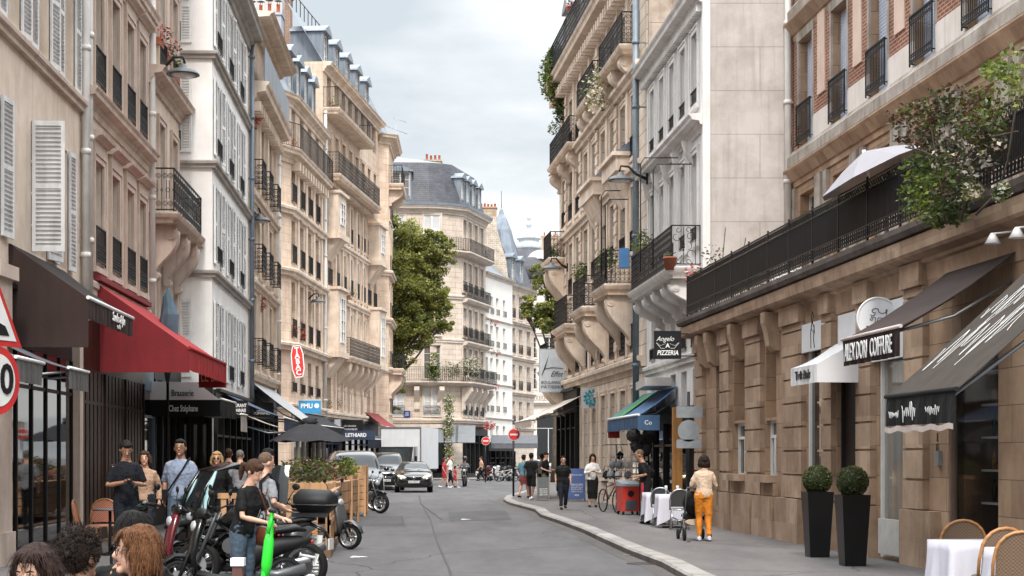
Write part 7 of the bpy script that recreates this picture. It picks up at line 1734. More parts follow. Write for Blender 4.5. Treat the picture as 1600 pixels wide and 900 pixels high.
def car(label,loc,rz,kind,paint_,group='cars and vans on the roadway'):
    t=thing({'suv':'car','van':'van'}[kind],label,'car' if kind=='suv' else 'van',loc,rz,group)
    if kind=='suv': # front at y=-2.3
        W=.92; st=[(-2.32,prof(W*.80,.32,.62,W*.55,.66)),(-2.25,prof(W*.93,.24,.78,W*.7,.82)),(-1.9,prof(W,.22,.90,W*.75,.97)),(-1.15,prof(W,.22,.99,W*.78,1.06)),(-1.0,prof(W,.22,1.0,W*.78,1.09)),(-.25,prof(W,.22,1.02,W*.68,1.45)),(.3,prof(W,.22,1.03,W*.66,1.50)),(1.2,prof(W,.24,1.05,W*.64,1.46)),(1.95,prof(W,.28,1.06,W*.62,1.22)),(2.25,prof(W*.93,.32,1.02,W*.6,1.06)),(2.33,prof(W*.8,.4,.9,W*.5,.95))]
        mf=lambda i,j: 1 if (i in(4,) and j>=5) or (i in(5,6,7) and j==5) or (i==7 and j>=6) else 0
        wy=(-1.45,1.4); r=.36
    else:
        W=.97; st=[(-2.5,prof(W*.82,.34,.72,W*.6,.78)),(-2.42,prof(W*.95,.26,.95,W*.75,1.0)),(-2.0,prof(W,.24,1.1,W*.8,1.18)),(-1.75,prof(W,.24,1.14,W*.82,1.24)),(-1.0,prof(W,.24,1.18,W*.80,1.86)),(-.5,prof(W,.24,1.2,W*.80,1.93)),(1.0,prof(W,.24,1.2,W*.80,1.93)),(2.3,prof(W,.26,1.2,W*.78,1.90)),(2.45,prof(W*.97,.3,1.2,W*.76,1.80))]
        mf=lambda i,j: 1 if (i==3 and j>=5) or (i in(4,5,6) and j==5) else 0
        wy=(-1.6,1.5); r=.34
    loft(st,[paint_,CAR_WIN],'body',t,2,mf)
    for y in wy:
        for sg in (-1,1): carwheel(t,sg*(W-.12),y,r,.22)
    f=-2.33 if kind=='suv' else -2.5
    zl=.74 if kind=='suv' else .86
    s=MB(); s.box(-.36,.36,f-.03,f+.1,zl-.17,zl+.02); s.build('grille',M_BLACK,t)
    s=MB(); s.tube([(-.38,f-.03,zl+.03),(0,f-.06,zl-.0),(.38,f-.03,zl+.03)],.015,6); s.tube([(-.34,f-.02,zl-.18),(.34,f-.02,zl-.18)],.012,6); ring(s,(0,f-.05,zl-.07),.05,.008,14); s.build('grille_trim',M_CHROME,t)
    for sg in (-1,1):
        s=MB(); s.tube([(sg*.44,f+.02,zl-.02),(sg*.6,f+.06,zl+.04),(sg*.76,f+.17,zl+.08)],[(.03,.04),(.05,.06),(.02,.04)],8); s.build('headlight',M_HL if kind=='suv' else M_CLEAR,t)
        s=MB(); s.ico((sg*(W+.10),f+1.35 if kind=='suv' else f+.95,1.08 if kind=='suv' else 1.28),1,2,sc=(.10,.06,.075)); s.build('mirror',paint_,t)
        s=MB(); s.ico((sg*.66,f+.08,.42),1,1,sc=(.08,.05,.04)); s.build('fog_light',M_CLEAR,t)
    s=MB(); s.box(-.26,.26,f-.055,f-.03,.46,.57); o=s.build('number_plate',M_PLATE,t); lettering('EQ 738 PT',o,V(0,f-.055,.515),V(1,0,0),V(0,0,1),.08,M_SBK,width=.44)
    s=MB(); s.box(-.5,.5,f-.01,f+.1,.26,.42); s.build('lower_grille',M_BLACK,t)
    for sg in (-.35,.15): 
        s=MB(); s.tube([(sg,f+1.12 if kind=='suv' else f+.75,1.08 if kind=='suv' else 1.22),(sg+.5,f+1.25 if kind=='suv' else f+.86,1.16 if kind=='suv' else 1.32)],.008,4); s.build('wiper',M_BLACK,t)
    return t
car('black crossover car with lit headlights driving towards the camera',G(646,81.5),R(4),'suv',CAR_BLK)
car('dark van parked nearest behind the timber planter, large pale windscreen',G(552,60),R(9),'van',CAR_BLK)
car('grey van standing between the dark van and the white lorry',G(603,87),R(4),'van',CAR_GRY)
car('pale car far away beyond the parked motorcycles',G(843,150),R(80),'suv',mat('car_silver',(.4,.42,.44),.2,.5,.05,2,coat=1))
# box lorry
t=thing('lorry','white box lorry with a dark cab queued behind the black car','lorry',G(625,96),R(-8))
s=MB(); s.box(-1.2,1.2,.2,5.6,1.0,3.42); s.build('cargo_box',mat('lorry_white',(.60,.61,.62),.45,0,.06,1,streak=1),t)
s=MB(); 
for a_ in ((-1.22,-1.14,.15,.2,.98,3.44),(1.14,1.22,.15,.2,.98,3.44),(-1.14,1.14,.15,.2,3.36,3.44),(-1.14,1.14,.15,.2,.98,1.08)): s.box(*a_)
s.build('box_edge',P_SIL,t)
s=MB(); s.prism([(.15,.5),(-1.7,.5),(-1.75,1.2),(-1.35,1.95),(-1.1,2.28),(.15,2.3)],-1.0,1.0,'x'); s.build('cab',CAR_GRY,t)
s=MB(); s.quad((-.88,-1.72,1.24),(.88,-1.72,1.24),(.84,-1.25,2.18),(-.84,-1.25,2.18)); s.build('windscreen',CAR_WIN,t)
for sg in (-1,1):
    s=MB(); s.box(sg*1.22-.07,sg*1.22+.07,-1.5,-1.4,1.35,1.75); s.build('mirror',M_BLACK,t); carwheel(t,sg*.9,-1.0,.4,.25); carwheel(t,sg*.9,4.2,.4,.3)
    s=MB(); s.box(sg*.75-.15,sg*.75+.15,-1.78,-1.7,.8,1.0); s.build('headlight',M_CLEAR,t)
# ================================================================ PLANTS
def leafm(n,c,t=.38):
    m,nt,b=nodes('leaf_'+n); L=nt.links; b.inputs['Roughness'].default_value=.5; tc=_n(nt,'ShaderNodeTexCoord'); ns=_n(nt,'ShaderNodeTexNoise'); ns.inputs['Scale'].default_value=1.6; ns.inputs['Detail'].default_value=5; L.new(tc.outputs['Object'],ns.inputs['Vector'])
    cr=_n(nt,'ShaderNodeValToRGB'); cr.color_ramp.elements[0].position=.35; cr.color_ramp.elements[0].color=(*[x*.6 for x in c],1); cr.color_ramp.elements[1].position=.68; cr.color_ramp.elements[1].color=(min(1,c[0]*1.8),min(1,c[1]*1.4),c[2]*1.1,1)
    L.new(ns.outputs['Fac'],cr.inputs[0]); L.new(cr.outputs[0],b.inputs['Base Color']); tr=_n(nt,'ShaderNodeBsdfTranslucent'); L.new(cr.outputs[0],tr.inputs[0]); mx=_n(nt,'ShaderNodeMixShader'); mx.inputs[0].default_value=t; L.new(b.outputs[0],mx.inputs[1]); L.new(tr.outputs[0],mx.inputs[2]); L.new(mx.outputs[0],nt.nodes['Material Output'].inputs[0]); return m
LF_A=leafm('plane',(.105,.15,.04)); LF_B=leafm('plane_light',(.23,.28,.08)); LF_D=leafm('plane_mid',(.155,.205,.055)); LF_C=leafm('dark',(.035,.06,.025)); LF_R=leafm('rust',(.060,.034,.022)); LF_G=leafm('bright',(.07,.13,.025)); LF_Y=leafm('lime',(.17,.24,.04)); FL_R=leafm('flower_red',(.55,.03,.05),.1); FL_P=leafm('flower_pink',(.55,.15,.22),.1); FL_W=leafm('flower_white',(.6,.6,.55),.1); BARK=mat('bark',(.10,.08,.06),.9,0,.4,5,bump=.8,bscale=12)
def leaves(mb,c,r,n,size,rng,mats=(0,),sc=(1,1,1),shell=.35,droop=0):
    for i in range(n):
        v=Vector((rng.gauss(0,1),rng.gauss(0,1),rng.gauss(0,1))); 
        if v.length<1e-3: continue
        v.normalize(); q=r*(shell+(1-shell)*rng.random()**.6); p=Vector((c[0]+v.x*q*sc[0],c[1]+v.y*q*sc[1],c[2]+v.z*q*sc[2]-droop*rng.random()))
        a=Vector((rng.gauss(0,1),rng.gauss(0,1),rng.gauss(0,.6))).normalized(); b_=a.cross(Vector((rng.gauss(0,1),rng.gauss(0,1),rng.gauss(0,1)))).normalized(); s=size*rng.uniform(.6,1.3)
        mb.v+= [tuple(p-a*s),tuple(p+b_*s*.55-a*s*.1),tuple(p+a*s),tuple(p-b_*s*.55+a*.1*s)]; o=len(mb.v)-4; mb.f.append((o,o+1,o+2,o+3)); mb.m.append(rng.choice(mats)); mb.sm.append(False)
def tree(label,base,H,crown,n,leaf,seed,mats=(LF_D,LF_B,LF_A),r0=.28,mi=(0,0,0,1,1,2)):
    rng=random.Random(seed); t=thing('tree',label,'tree',base); s=MB()
    top=V(crown[0][0],crown[0][1],H*.9)
    s.tube([V(0,0,0),V(.05,0,H*.15),V(.1,.05,H*.35),V(top.x*.6,top.y*.5,H*.6),top],[r0*1.3,r0,r0*.85,r0*.5,.05],10)
    for c in crown:
        p=V(*c[:3]); h=min(p.z*.75,H*.6); st=V(.1,.05,max(H*.28,h*.8)); s.tube([st,st.lerp(p,.5)+V(0,0,-.3),p],[r0*.4,r0*.25,.03],6)
        for q in range(3): v=Vector((rng.gauss(0,1),rng.gauss(0,1),rng.gauss(0,.5))).normalized()*c[3]*.7; s.tube([st.lerp(p,.7),p+v*.5,p+v],[r0*.18,.05,.015],5)
    s.build('trunk',BARK,t); s=MB(); tot=sum(c[3]**2 for c in crown)
    for c in crown:
        m=int(n*c[3]**2/tot); k=max(6,int(m/90))
        for i in range(k):
            v=Vector((rng.gauss(0,1),rng.gauss(0,1),rng.gauss(0,1))).normalized()*c[3]*rng.uniform(.35,1.0)
            leaves(s,(c[0]+v.x,c[1]+v.y,c[2]+v.z*.85),c[3]*rng.uniform(.16,.30),m//k,leaf,rng,mi,(1.1,1.1,.75),.1)
    s.build('crown',list(mats),t); return t
B0=at(604,113,.0)
def tc(px,py,r,dz=0): q=at(px,113+dz,hz(py,113+dz)); return (q.x-B0.x,q.y-B0.y,q.z-B0.z,r*1.18)
tree('large plane tree filling the gap left of the corner house',B0,17.5,[tc(612,370,1.7),tc(640,400,2.0,1),tc(608,440,2.2,-1),tc(665,425,1.5),tc(690,400,.9),tc(650,465,2.0,1),tc(684,470,1.1),tc(615,510,2.0),tc(655,510,1.5),tc(690,505,.7),tc(618,560,1.1),tc(612,600,.9),tc(598,345,1.0),tc(702,378,.5),tc(608,640,.6),tc(672,378,.9)],80000,.095,5,mi=(0,0,1,1,1,2))
B1=at(868,112,0)
def tc1(px,py,r): q=at(px,112,hz(py,112)); return (q.x-B1.x,q.y-B1.y,q.z-B1.z,r)
tree('plane tree showing past the right corner house',B1,15,[tc1(865,395,.7),tc1(852,430,1.0),tc1(870,450,1.3),tc1(838,480,1.2),tc1(860,500,1.3),tc1(822,487,.6),tc1(880,480,1.5)],22000,.095,8,mi=(0,0,1,1,2))
def plant(label,loc,specs,pot=None,cat='plant',mats=None,stems=(),name='plant',group=None,pots=None):
    rng=random.Random(int(abs(loc[0]*31+loc[1]*17+loc[2]*7)*10)); t=thing(name,label,cat,loc,0,group); s=MB()
    for (c,r,n,sz,mi,sc) in specs: leaves(s,c,r,n,sz,rng,mi,sc,.2)
    s.build('foliage',mats or [LF_G,LF_A,LF_C,FL_R,FL_P,LF_R,LF_Y,FL_W],t)
    if stems:
        s=MB()
        for q in stems: s.tube(q,[.02]+[.012]*(len(q)-1),5)
        s.build('stem',BARK,t)
    if pot:
        s=MB(); r,h,m=pot; s.lathe([(r*.7,0),(r,h*.85),(r*1.1,h*.86),(r*1.1,h),(r*.9,h),(r*.85,h*.9),(0,h*.88)],14); s.build('pot',m,t,(0,0,-h*.5))
    return t
O=(1,1,1)
# terrace shrub and climbers near right
def tr(px,py,z): return at(px,z,hz(py,z))
q=tr(1470,250,21); 
def rel(px,py,z): p=tr(px,py,z)-q; return (p.x,p.y,p.z)
plant('overgrown shrub with rust and green leaves spilling over the terrace railing',q,[
 (rel(1455,180,21),.42,548,.036,(5,5,2,1),(1.4,1,.55)),(rel(1500,165,20.5),.45,590,.036,(5,5,2,0),(1.3,1,.6)),(rel(1440,215,21.5),.3,274,.036,(2,5,5),(1.3,1,.4)),(rel(1535,200,19.7),.3,548,.036,(2,0,1,5),(1.2,1,.8)),(rel(1590,120,18.5),.42,442,.036,(0,6,1),(1,1,.9)),(rel(1560,110,19),.25,168,.036,(6,0),(1,1,.5)),
 (rel(1500,240,21),.40,442,.036,(1,7,2,5),(1.2,1,.7)),(rel(1455,265,21.5),.38,548,.036,(0,0,2,6),(1.1,1,.8)),(rel(1450,310,21.3),.40,653,.036,(0,0,2,6),(1,1,.9)),(rel(1475,335,21),.33,442,.036,(0,2,1),(1,1,.6)),(rel(1490,290,20.6),.35,379,.036,(0,2,5),O),(rel(1520,300,20),.14,137,.036,(7,1),O),(rel(1565,300,19),.12,158,.036,(7,1,0),O),(rel(1530,235,19.8),.35,274,.036,(2,5,7),O)],
 stems=[[V(*rel(1500,345,20.6)),V(*rel(1520,280,20.4)),V(*rel(1500,200,20.5))],[V(*rel(1480,345,20.8)),V(*rel(1470,290,21)),V(*rel(1455,200,21))],[V(*rel(1525,335,20)),V(*rel(1560,300,19.5)),V(*rel(1575,250,19)),V(*rel(1590,150,18.6))],[V(*rel(1500,250,20.5)),V(*rel(1545,215,19.6)),V(*rel(1590,205,18.8))],[V(*rel(1470,250,21)),V(*rel(1440,235,21.4)),V(*rel(1415,230,21.8))]],cat='shrub',name='shrub')
plant('strip of green hedge behind the terrace railing under the white parasol',tr(1300,330,30.5),[((.0+i*.12,-i*1.25,.0),.28,220,.04,(0,2,2),(1,2.2,.6)) for i in range(-2,5)],name='hedge',cat='hedge')
plant('sparse dry plant at the far end of the terrace railing',tr(1120,430,38.5),[((0,0,0),.5,160,.045,(5,1,4),(1,1,.9)),((.7,-.6,.1),.4,150,.045,(1,0,4),O),((-.1,0,.5),.3,60,.04,(1,5),O)],stems=[[V(0,0,-.6),V(.1,0,0),V(.2,0,1.1)],[V(.5,-.4,-.6),V(.5,-.4,.2),V(.6,-.5,.8)]])
plant('dark leafy climber on the railing beside the terrace corner',tr(1165,435,35),[((0,0,0),.3,160,.045,(2,1,6),O)])
plant('rooftop shrub hanging over the far right parapet',at(866,66.5,hz(120,66.5)),[((-.05,0,0),.75,1500,.07,(0,1,2,6),(.8,1,1.4)),((.1,0,.9),.45,350,.07,(1,2,0),O),((.2,.2,-1.2),.45,520,.06,(1,0,2),(.6,1,1.5)),((.0,.2,-2.0),.3,160,.05,(1,0),O),((.7,-3,2.0),.4,320,.06,(5,4,1),O)],cat='shrub')
plant('white-flowering plant on the middle right balcony',at(935,54,hz(140,54)),[((0,0,0),.6,480,.06,(1,7,0,7),(1,1,1.3)),((.6,-2,-.1+.6),.4,260,.06,(1,2),O)])
for (px,py,z,r,lab) in ((948,405,52,.35,'leafy plant on the second right balcony beside the red-flower pot'),(1003,380,46.5,.35,'tall green plant behind the white house balcony'),(905,424,57.5,.3,'plant with dry leaves on the bow balcony')):
    plant(lab,at(px,z,hz(py,z)),[((0,0,0),r,260,.05,(0,1,2),(1,1,1.2))])
plant('clay pot on the white house balcony corner',at(1047,40.6,hz(412,40.6)),[((0,0,.2),.12,40,.03,(2,1),O)],pot=(.16,.32,M_TERRA),cat='flower pot')
plant('pink and red flowers at the edge of the white balcony',at(1082,39.5,hz(430,39.5)),[((0,0,0),.28,150,.045,(1,4,7,3),(.7,1,1))])
# window boxes left
def fbox(label,px,py,z,r=.3,cols=(0,1,2,3,3,4),group='flower boxes on the left facades',w=.5):
    c=at(px,z,hz(py,z)); t=plant(label,c,[((0,0,.1),r,240,.042,cols,(1,1,.75))],cat='flower box',name='flower_box',group=group); s=MB(); s.box(-.09,.09,-w/2,w/2,-.2,-.02); s.build('box',M_TERRA,t)
fbox('flower box with pink blooms beside the nearest street lamp, upper one',247,60,39.2,.36,(1,2,4,4,3)); fbox('flower box with red blooms just below the upper one by the lamp',259,85,40.6,.4,(1,2,2,3,4))
fbox('trailing plant box under the dish of the nearest street lamp',272,115,41.3,.32,(1,2,0))
fbox('geranium box at the balcony of the ornate house, upper',396,190,53.5,.3,(1,4,3,3)); fbox('geranium box on the peach corner parapet',452,226,79,.4,(1,3,3,5)); fbox('flower box in front of the ornate house at mid height',405,478,54.8,.35,(1,2,4,3)); fbox('flower box beside the TABAC sign, left',453,520,79,.5,(1,2,5,3)); fbox('flower box beside the TABAC sign, right with red blooms',468,524,81,.45,(1,3,3,2)); fbox('dark plants on the stone bay balcony, left of three',530,468,90.5,.55,(2,1,2)); fbox('dark plants on the stone bay balcony, middle',545,462,92.5,.5,(2,1,5)); fbox('plant box on the lower balcony window, left',508,636,89.5,.45,(2,1,2)); fbox('plant box on the lower balcony window, right',524,634,91.8,.45,(2,1,4)); fbox('greenery on the top balcony of the bay house',522,165,90,.6,(6,1,0)); fbox('rust-coloured plants on the long black balcony',562,290,99,.6,(5,1,5))
for i,(px,py) in enumerate(((756,500),(765,504),(773,506),(767,551),(776,553),(758,600),(767,605),(774,605))): fbox('tiny window pot on the white end house, %s'%('first upper','second upper','third upper','first middle','second middle','first lower with orange blooms','second lower','third lower')[i],px,py,136.5+(px-755)*.14,.42,(3,3,1,2),'window pots on the white end house')
plant('big planted pot with spiky leaves on the corner house balcony, left',at(677,127.0,hz(578,127)),[((0,0,0),.8,420,.09,(0,6,2),(.8,1,1.1)),((.1,0,1.1),.35,120,.09,(6,0),O)],pot=(.3,.6,M_BLACK))
plant('loose shrub on the corner house balcony, right',at(735,129,hz(575,129)),[((0,0,0),1.0,420,.09,(1,2,7),(1.1,1,1)),((-1.6,-.4,-.2),.8,320,.08,(1,0),O)])
plant('tall arch of white and green flowers at the corner shop entrance',at(701,126.6,.12),[((0,0,h),.48,330,.075,(0,6,7,1),(1,1,1)) for h in (1.2,2.0,2.8,3.6,4.4,5.2,5.9)],stems=[[V(0,0,0),V(.1,0,3),V(0,0,5.8)]])
plant('hanging red flowers over the cafe at the street end',at(764,134,hz(665,134)),[((0,0,0),.55,260,.08,(3,4,1),(1.2,1,.7))])
# topiary planters
for i,(px,z,hh) in enumerate(((1277,26.3,1.03),(1332,24.2,1.03))):
    t=thing('topiary_planter','tall black tapered planter with a clipped box ball, '+('left and farther of the pair' if i==0 else 'right and nearer of the pair'),'planter',at(px,z,.12),R(5),'pair of topiary planters')
    s=MB(); b0,b1=.155,.21
    s.add([(-b0,-b0,0),(b0,-b0,0),(b0,b0,0),(-b0,b0,0),(-b1,-b1,hh),(b1,-b1,hh),(b1,b1,hh),(-b1,b1,hh),(-b1+.03,-b1+.03,hh),(b1-.03,-b1+.03,hh),(b1-.03,b1-.03,hh),(-b1+.03,b1-.03,hh)],[(0,3,2,1),(0,1,5,4),(1,2,6,5),(2,3,7,6),(3,0,4,7),(4,5,9,8),(5,6,10,9),(6,7,11,10),(7,4,8,11)]); s.quad((-b1+.03,-b1+.03,hh-.03),(b1-.03,-b1+.03,hh-.03),(b1-.03,b1-.03,hh-.03),(-b1+.03,b1-.03,hh-.03)); s.build('pot',mat('planter_black',(.014,.014,.015),.35,0,.15,3),t)
    s=MB(); rng=random.Random(i); s.ico((0,0,hh+.19),.20,2,2); leaves(s,(0,0,hh+.19),.235,3600,.016,rng,(0,0,1,2,2),O,.85); s.build('box_ball',[leafm('box',(.05,.075,.025)),leafm('box_light',(.12,.15,.05)),LF_C],t)
# ================================================================ PARASOLS
t=thing('parasol','black square parasol over the timber terrace','parasol',at(484,44.5,.0))
s=MB(); s.cyl((0,0,0),(0,0,2.75),.035,n=10); s.build('pole',P_MATT,t)
s=MB(); n=8; Hc=2.68; vs=[(0,0,Hc)]; 
for j,(f,zz) in enumerate(((.33,2.52),(.68,2.33),(1,2.14))):
    for i in range(n*2):
        a=2*pi*i/(n*2)+.4; sq=1/max(abs(cos(a-.4)),abs(sin(a-.4)))**.7; vs.append((1.0*f*sq*cos(a),1.15*f*sq*sin(a),zz-(.05 if i%2 else 0)*f))
m=n*2; fs=[(0,1+i,1+(i+1)%m) for i in range(m)]
for j in range(2): fs+=[(1+j*m+i,1+(j+1)*m+i,1+(j+1)*m+(i+1)%m,1+j*m+(i+1)%m) for i in range(m)]
s.add(vs,fs); s.build('canopy',cloth('parasol_black',(.06,.06,.068)),t); s=MB(); s.lathe([(.28,2.62),(.2,2.7),(.05,2.8),(0,2.84)],8); s.build('vent_cap',cloth('parasol_black',(.06,.06,.068)),t) if False else None
s=MB(); s.tube([(-.2,0,2.70),(0,0,2.76),(.2,0,2.70)],.02,6); s.lathe([(.25,2.60),(.12,2.74),(0,2.76)],8); s.build('vent_cap',cloth('parasol_black',(.06,.06,.068)),t)
# tilted white parasol on the terrace
t=thing('parasol','large white parasol tilted on the terrace behind the railing','parasol',at(1362,25.8,5.0))
s=MB(); n=8; C0=V(0,0,hz(272,25.8)-5.0+.1); tilt=Matrix.Translation(C0)@Matrix.Rotation(R(-24),4,'Y')
vs=[tilt@V(0,0,.28)]
for f,zz in ((.5,.12),(1,-.10)):
    for i in range(n): a=2*pi*i/n; vs.append(tilt@V(.88*f*cos(a),1.6*f*sin(a),zz))
s.add(vs,[(0,1+i,1+(i+1)%n) for i in range(n)]+[(1+i,9+i,9+(i+1)%n,1+(i+1)%n) for i in range(n)]); s.build('canopy',cloth('parasol_white',(.27,.26,.285),var=.04),t)
s=MB(); s.cyl((0.1,0,0),tuple(tilt@V(0,0,.3)),.03,n=8); s.build('pole',M_WHITEP,t)
# folded teal parasol
t=thing('folded_parasol','folded blue-grey parasol sticking up behind the red awning','parasol',at(262,36.2,3.9)); s=MB(); h0=hz(517,36.2)-3.9
s.tube([(0,0,-.6),(0,0,h0),(.05,0,h0+.35),(.0,0,h0+.75),(.02,0,h0+.95)],[.03,(.14,.24),(.16,.2),(.09,.1),.015],9,smooth=False); s.build('cover',cloth('parasol_teal',(.06,.10,.13),var=.4),t)
s=MB(); s.cyl((0,0,-3.8),(0,0,h0),.03,n=8); s.build('pole',P_MATT,t)
# ================================================================ TERRACE OF TIMBER
WD=mat('pine_planks',(.42,.24,.12),.65,0,.28,3,streak=2.5); WDD=mat('pine_dark',(.17,.10,.06),.7,0,.3,3,streak=2)
A=gp(508,857,0)+V(-.25,.0,0); 
def ter(z,off=0): return V(-3.05-.077*(z-28)-off,z,0)
t=thing('timber_terrace','timber terrace deck with slatted pine rail along the roadway','terrace',ter(28))
s=MB()
def tb(mb,z0,z1,o0,o1,h0,h1): 
    a=ter(z0)-ter(28); b_=ter(z1)-ter(28); mb.add([(a.x-o0,a.y,h0),(b_.x-o0,b_.y,h0),(b_.x-o1,b_.y,h0),(a.x-o1,a.y,h0),(a.x-o0,a.y,h1),(b_.x-o0,b_.y,h1),(b_.x-o1,b_.y,h1),(a.x-o1,a.y,h1)],[(0,1,2,3),(7,6,5,4),(4,5,1,0),(5,6,2,1),(6,7,3,2),(7,4,0,3)])
tb(s,28,47,0,1.9,0,.16); s.build('deck',WDD,t)
s=MB(); z=28
while z<37: tb(s,z,z+.09,.02,.06,.16,1.0); z+=.22
tb(s,28,37.2,.0,.10,1.0,1.09); tb(s,28,37.2,.0,.05,.55,.64); s.build('rail',WD,t)
s=MB(); u=0
while u<1.9: s.box(-u-.09,-u,0,.04,.16,1.0); u+=.22
s.box(-1.9,0,-.02,.10,1.0,1.09); s.build('rail',WD,t)
def planterbox(label,z0,z1,o0,o1,h0,h1,green=True,seed=1,flow=(0,1,2,5,5,4)):
    a=ter(z0); t=thing('planter_box',label,'planter',a-V((o0+o1)/2,0,0)); w=(o1-o0)/2; L=z1-z0; s=MB(); k=max(1,round((h1-h0)/.2)); 
    for i in range(k): zz=h0+(h1-h0)*i/k; s.box(-w,w,0,L,zz+.008,zz+(h1-h0)/k-.008)
    s.build('planks',WD,t); s=MB()
    for x in (-w-.03,w-.03): 
        for y in (-.03,L-.03): s.box(x,x+.06,y,y+.06,0,h1+.02)
    s.build('posts',WD,t)
    if green: 
        rng=random.Random(seed); s=MB()
        for y in [L*(i+.5)/max(2,int(L)) for i in range(max(2,int(L)))]: leaves(s,(0,y,h1+.18),.42,420,.05,rng,flow,(w*2.0+.3,1.3,.8),.1)
        s.build('plants',[LF_G,LF_A,LF_C,FL_R,FL_P,LF_R,LF_Y,FL_W],t)
    return t
planterbox('long pine planter with dark leaves and pink flowers at the terrace front',33.5,37,.1,1.5,.75,1.18,True,2,(0,2,5,5,2,1))
planterbox('raised planter full of mixed red-leaved plants under the parasol',38,43.5,.2,1.7,.4,1.12,True,3,(0,2,5,5,2,1,4))
planterbox('upright slatted pine planter with bright green leaves beside the van',44,45.6,-.05,.5,.2,1.2,True,4,(6,6,0))
planterbox('tall narrow pine screen post at the end of the terrace',47.6,48.4,-.35,.05,.1,1.45,False)
t=planterbox('weathered brown planter box between the van and the black car',70.5,72.0,-.05,.45,.1,1.25,False)
# small white-topped bollard in the foreground
t=thing('bollard','brown bollard with a white square cap in front of the young woman','bollard',at(372,15.0,0)); s=MB(); s.box(-.045,.045,-.045,.045,0,.72); s.build('post',mat('corten',(.10,.04,.03),.6),t); s=MB(); s.box(-.06,.06,-.06,.06,.72,.79); s.build('cap',M_WHITEP,t)
# ================================================================ CAFE FURNITURE
RAT=mat('rattan',(.36,.17,.06),.45,0,.3,20); 
def weave(n,a,b_):
    m,nt,bs=nodes(n); L=nt.links; tc=_n(nt,'ShaderNodeTexCoord'); ck=_n(nt,'ShaderNodeTexChecker'); ck.inputs['Scale'].default_value=60; ck.inputs[1].default_value=(*a,1); ck.inputs[2].default_value=(*b_,1); L.new(tc.outputs['UV'],ck.inputs[0]); L.new(ck.outputs[0],bs.inputs['Base Color']); bs.inputs['Roughness'].default_value=.6; return m
WV_R=weave('weave_red',(.36,.03,.02),(.50,.32,.2)); WV_B=weave('weave_brown',(.10,.06,.035),(.17,.11,.07)); WV_K=weave('weave_black',(.02,.02,.02),(.05,.05,.05))
def bistro(label,loc,rz,wv,fr=RAT,group=None,round_=False):
    t=thing('bistro_chair',label,'chair',loc,rz,group)
    s=MB(); s.lathe([(0,.435),(.2,.435),(.215,.45),(.2,.465),(0,.465)],20); s.build('seat',wv,t)
    s=MB(); s.tube([(.21*cos(2*pi*i/20),.21*sin(2*pi*i/20),.44) for i in range(20)],.016,6,close=True); s.build('seat_ring',fr,t)
    for x,y in ((-.15,-.15),(.15,-.15),(-.16,.15),(.16,.15)):
        s=MB(); s.tube([(x*1.2,y*1.25,0),(x,y,.44)],.015,7); s.build('leg',fr,t)
    s=MB(); W=.21 if not round_ else .23; H_=.88 if not round_ else .92
    arc=[(-W,.14,.44),(-W-.01,.19,.62)]+[(-W*cos(pi*i/10),.21+.03*sin(pi*i/10),.70+(H_-.70)*sin(pi*i/10)) for i in range(11)]+[(W+.01,.19,.62),(W,.14,.44)]
    s.tube(arc,.016,7)
    for k in (-.13,-.05,.05,.13): s.tube([(k*1.3,-.12,.43),(k,-.13,.2)],.007,4) if False else None
    s.tube([(-.17,-.18,.2),(.17,-.18,.2)],.009,5); s.tube([(-.18,.18,.2),(.18,.18,.2)],.009,5); s.build('frame',fr,t)
    s=MB(); vs=[];fs=[]; n=10
    for i in range(n+1):
        x=-W*cos(pi*i/n); zt=.70+(H_-.70)*sin(pi*i/n); 
        for k in range(5): f=k/4; vs.append((x*.95,.18+.04*f+.02*(1-(x/W)**2),.50+(zt-.50)*f))
    fs=[(5*i+j,5*i+5+j,5*i+6+j,5*i+1+j) for i in range(n) for j in range(4)]; s.add(vs,fs,0,True); s.build('backrest',wv,t)
    return t
bistro('red and cream woven bistro chair seen from the side beside the black cafe front',at(138,26.9,PV),R(95),WV_R,group='red bistro chairs')
bistro('red and cream woven bistro chair facing the camera behind the first one',at(158,27.5,PV),R(0),WV_R,group='red bistro chairs')
def dup_b(o,loc,rz,l): return dup(o,loc,rz,l)
t=thing('cafe_table','small dark round table between the red bistro chairs','table',at(172,26.8,PV)); s=MB(); s.cyl((0,0,.72),(0,0,.745),.28,n=24); s.build('tabletop',M_LEAD,t); s=MB(); s.cyl((0,0,0),(0,0,.72),.025,n=8); s.lathe([(.2,0),(.05,.05),(.03,.06)],12); s.build('leg',M_IRON,t)
c=bistro('brown woven bistro chair at the left of the near white-clothed tables, right pavement',at(1499,17.6,PV),R(175),WV_B,group='brown bistro chairs',round_=True)
dup_b(c,at(1553,15.7,PV),R(190),'brown woven bistro chair between the two near white-clothed tables'); dup_b(c,at(1585,14.9,PV),R(178),'brown woven bistro chair at the right edge of the photo')
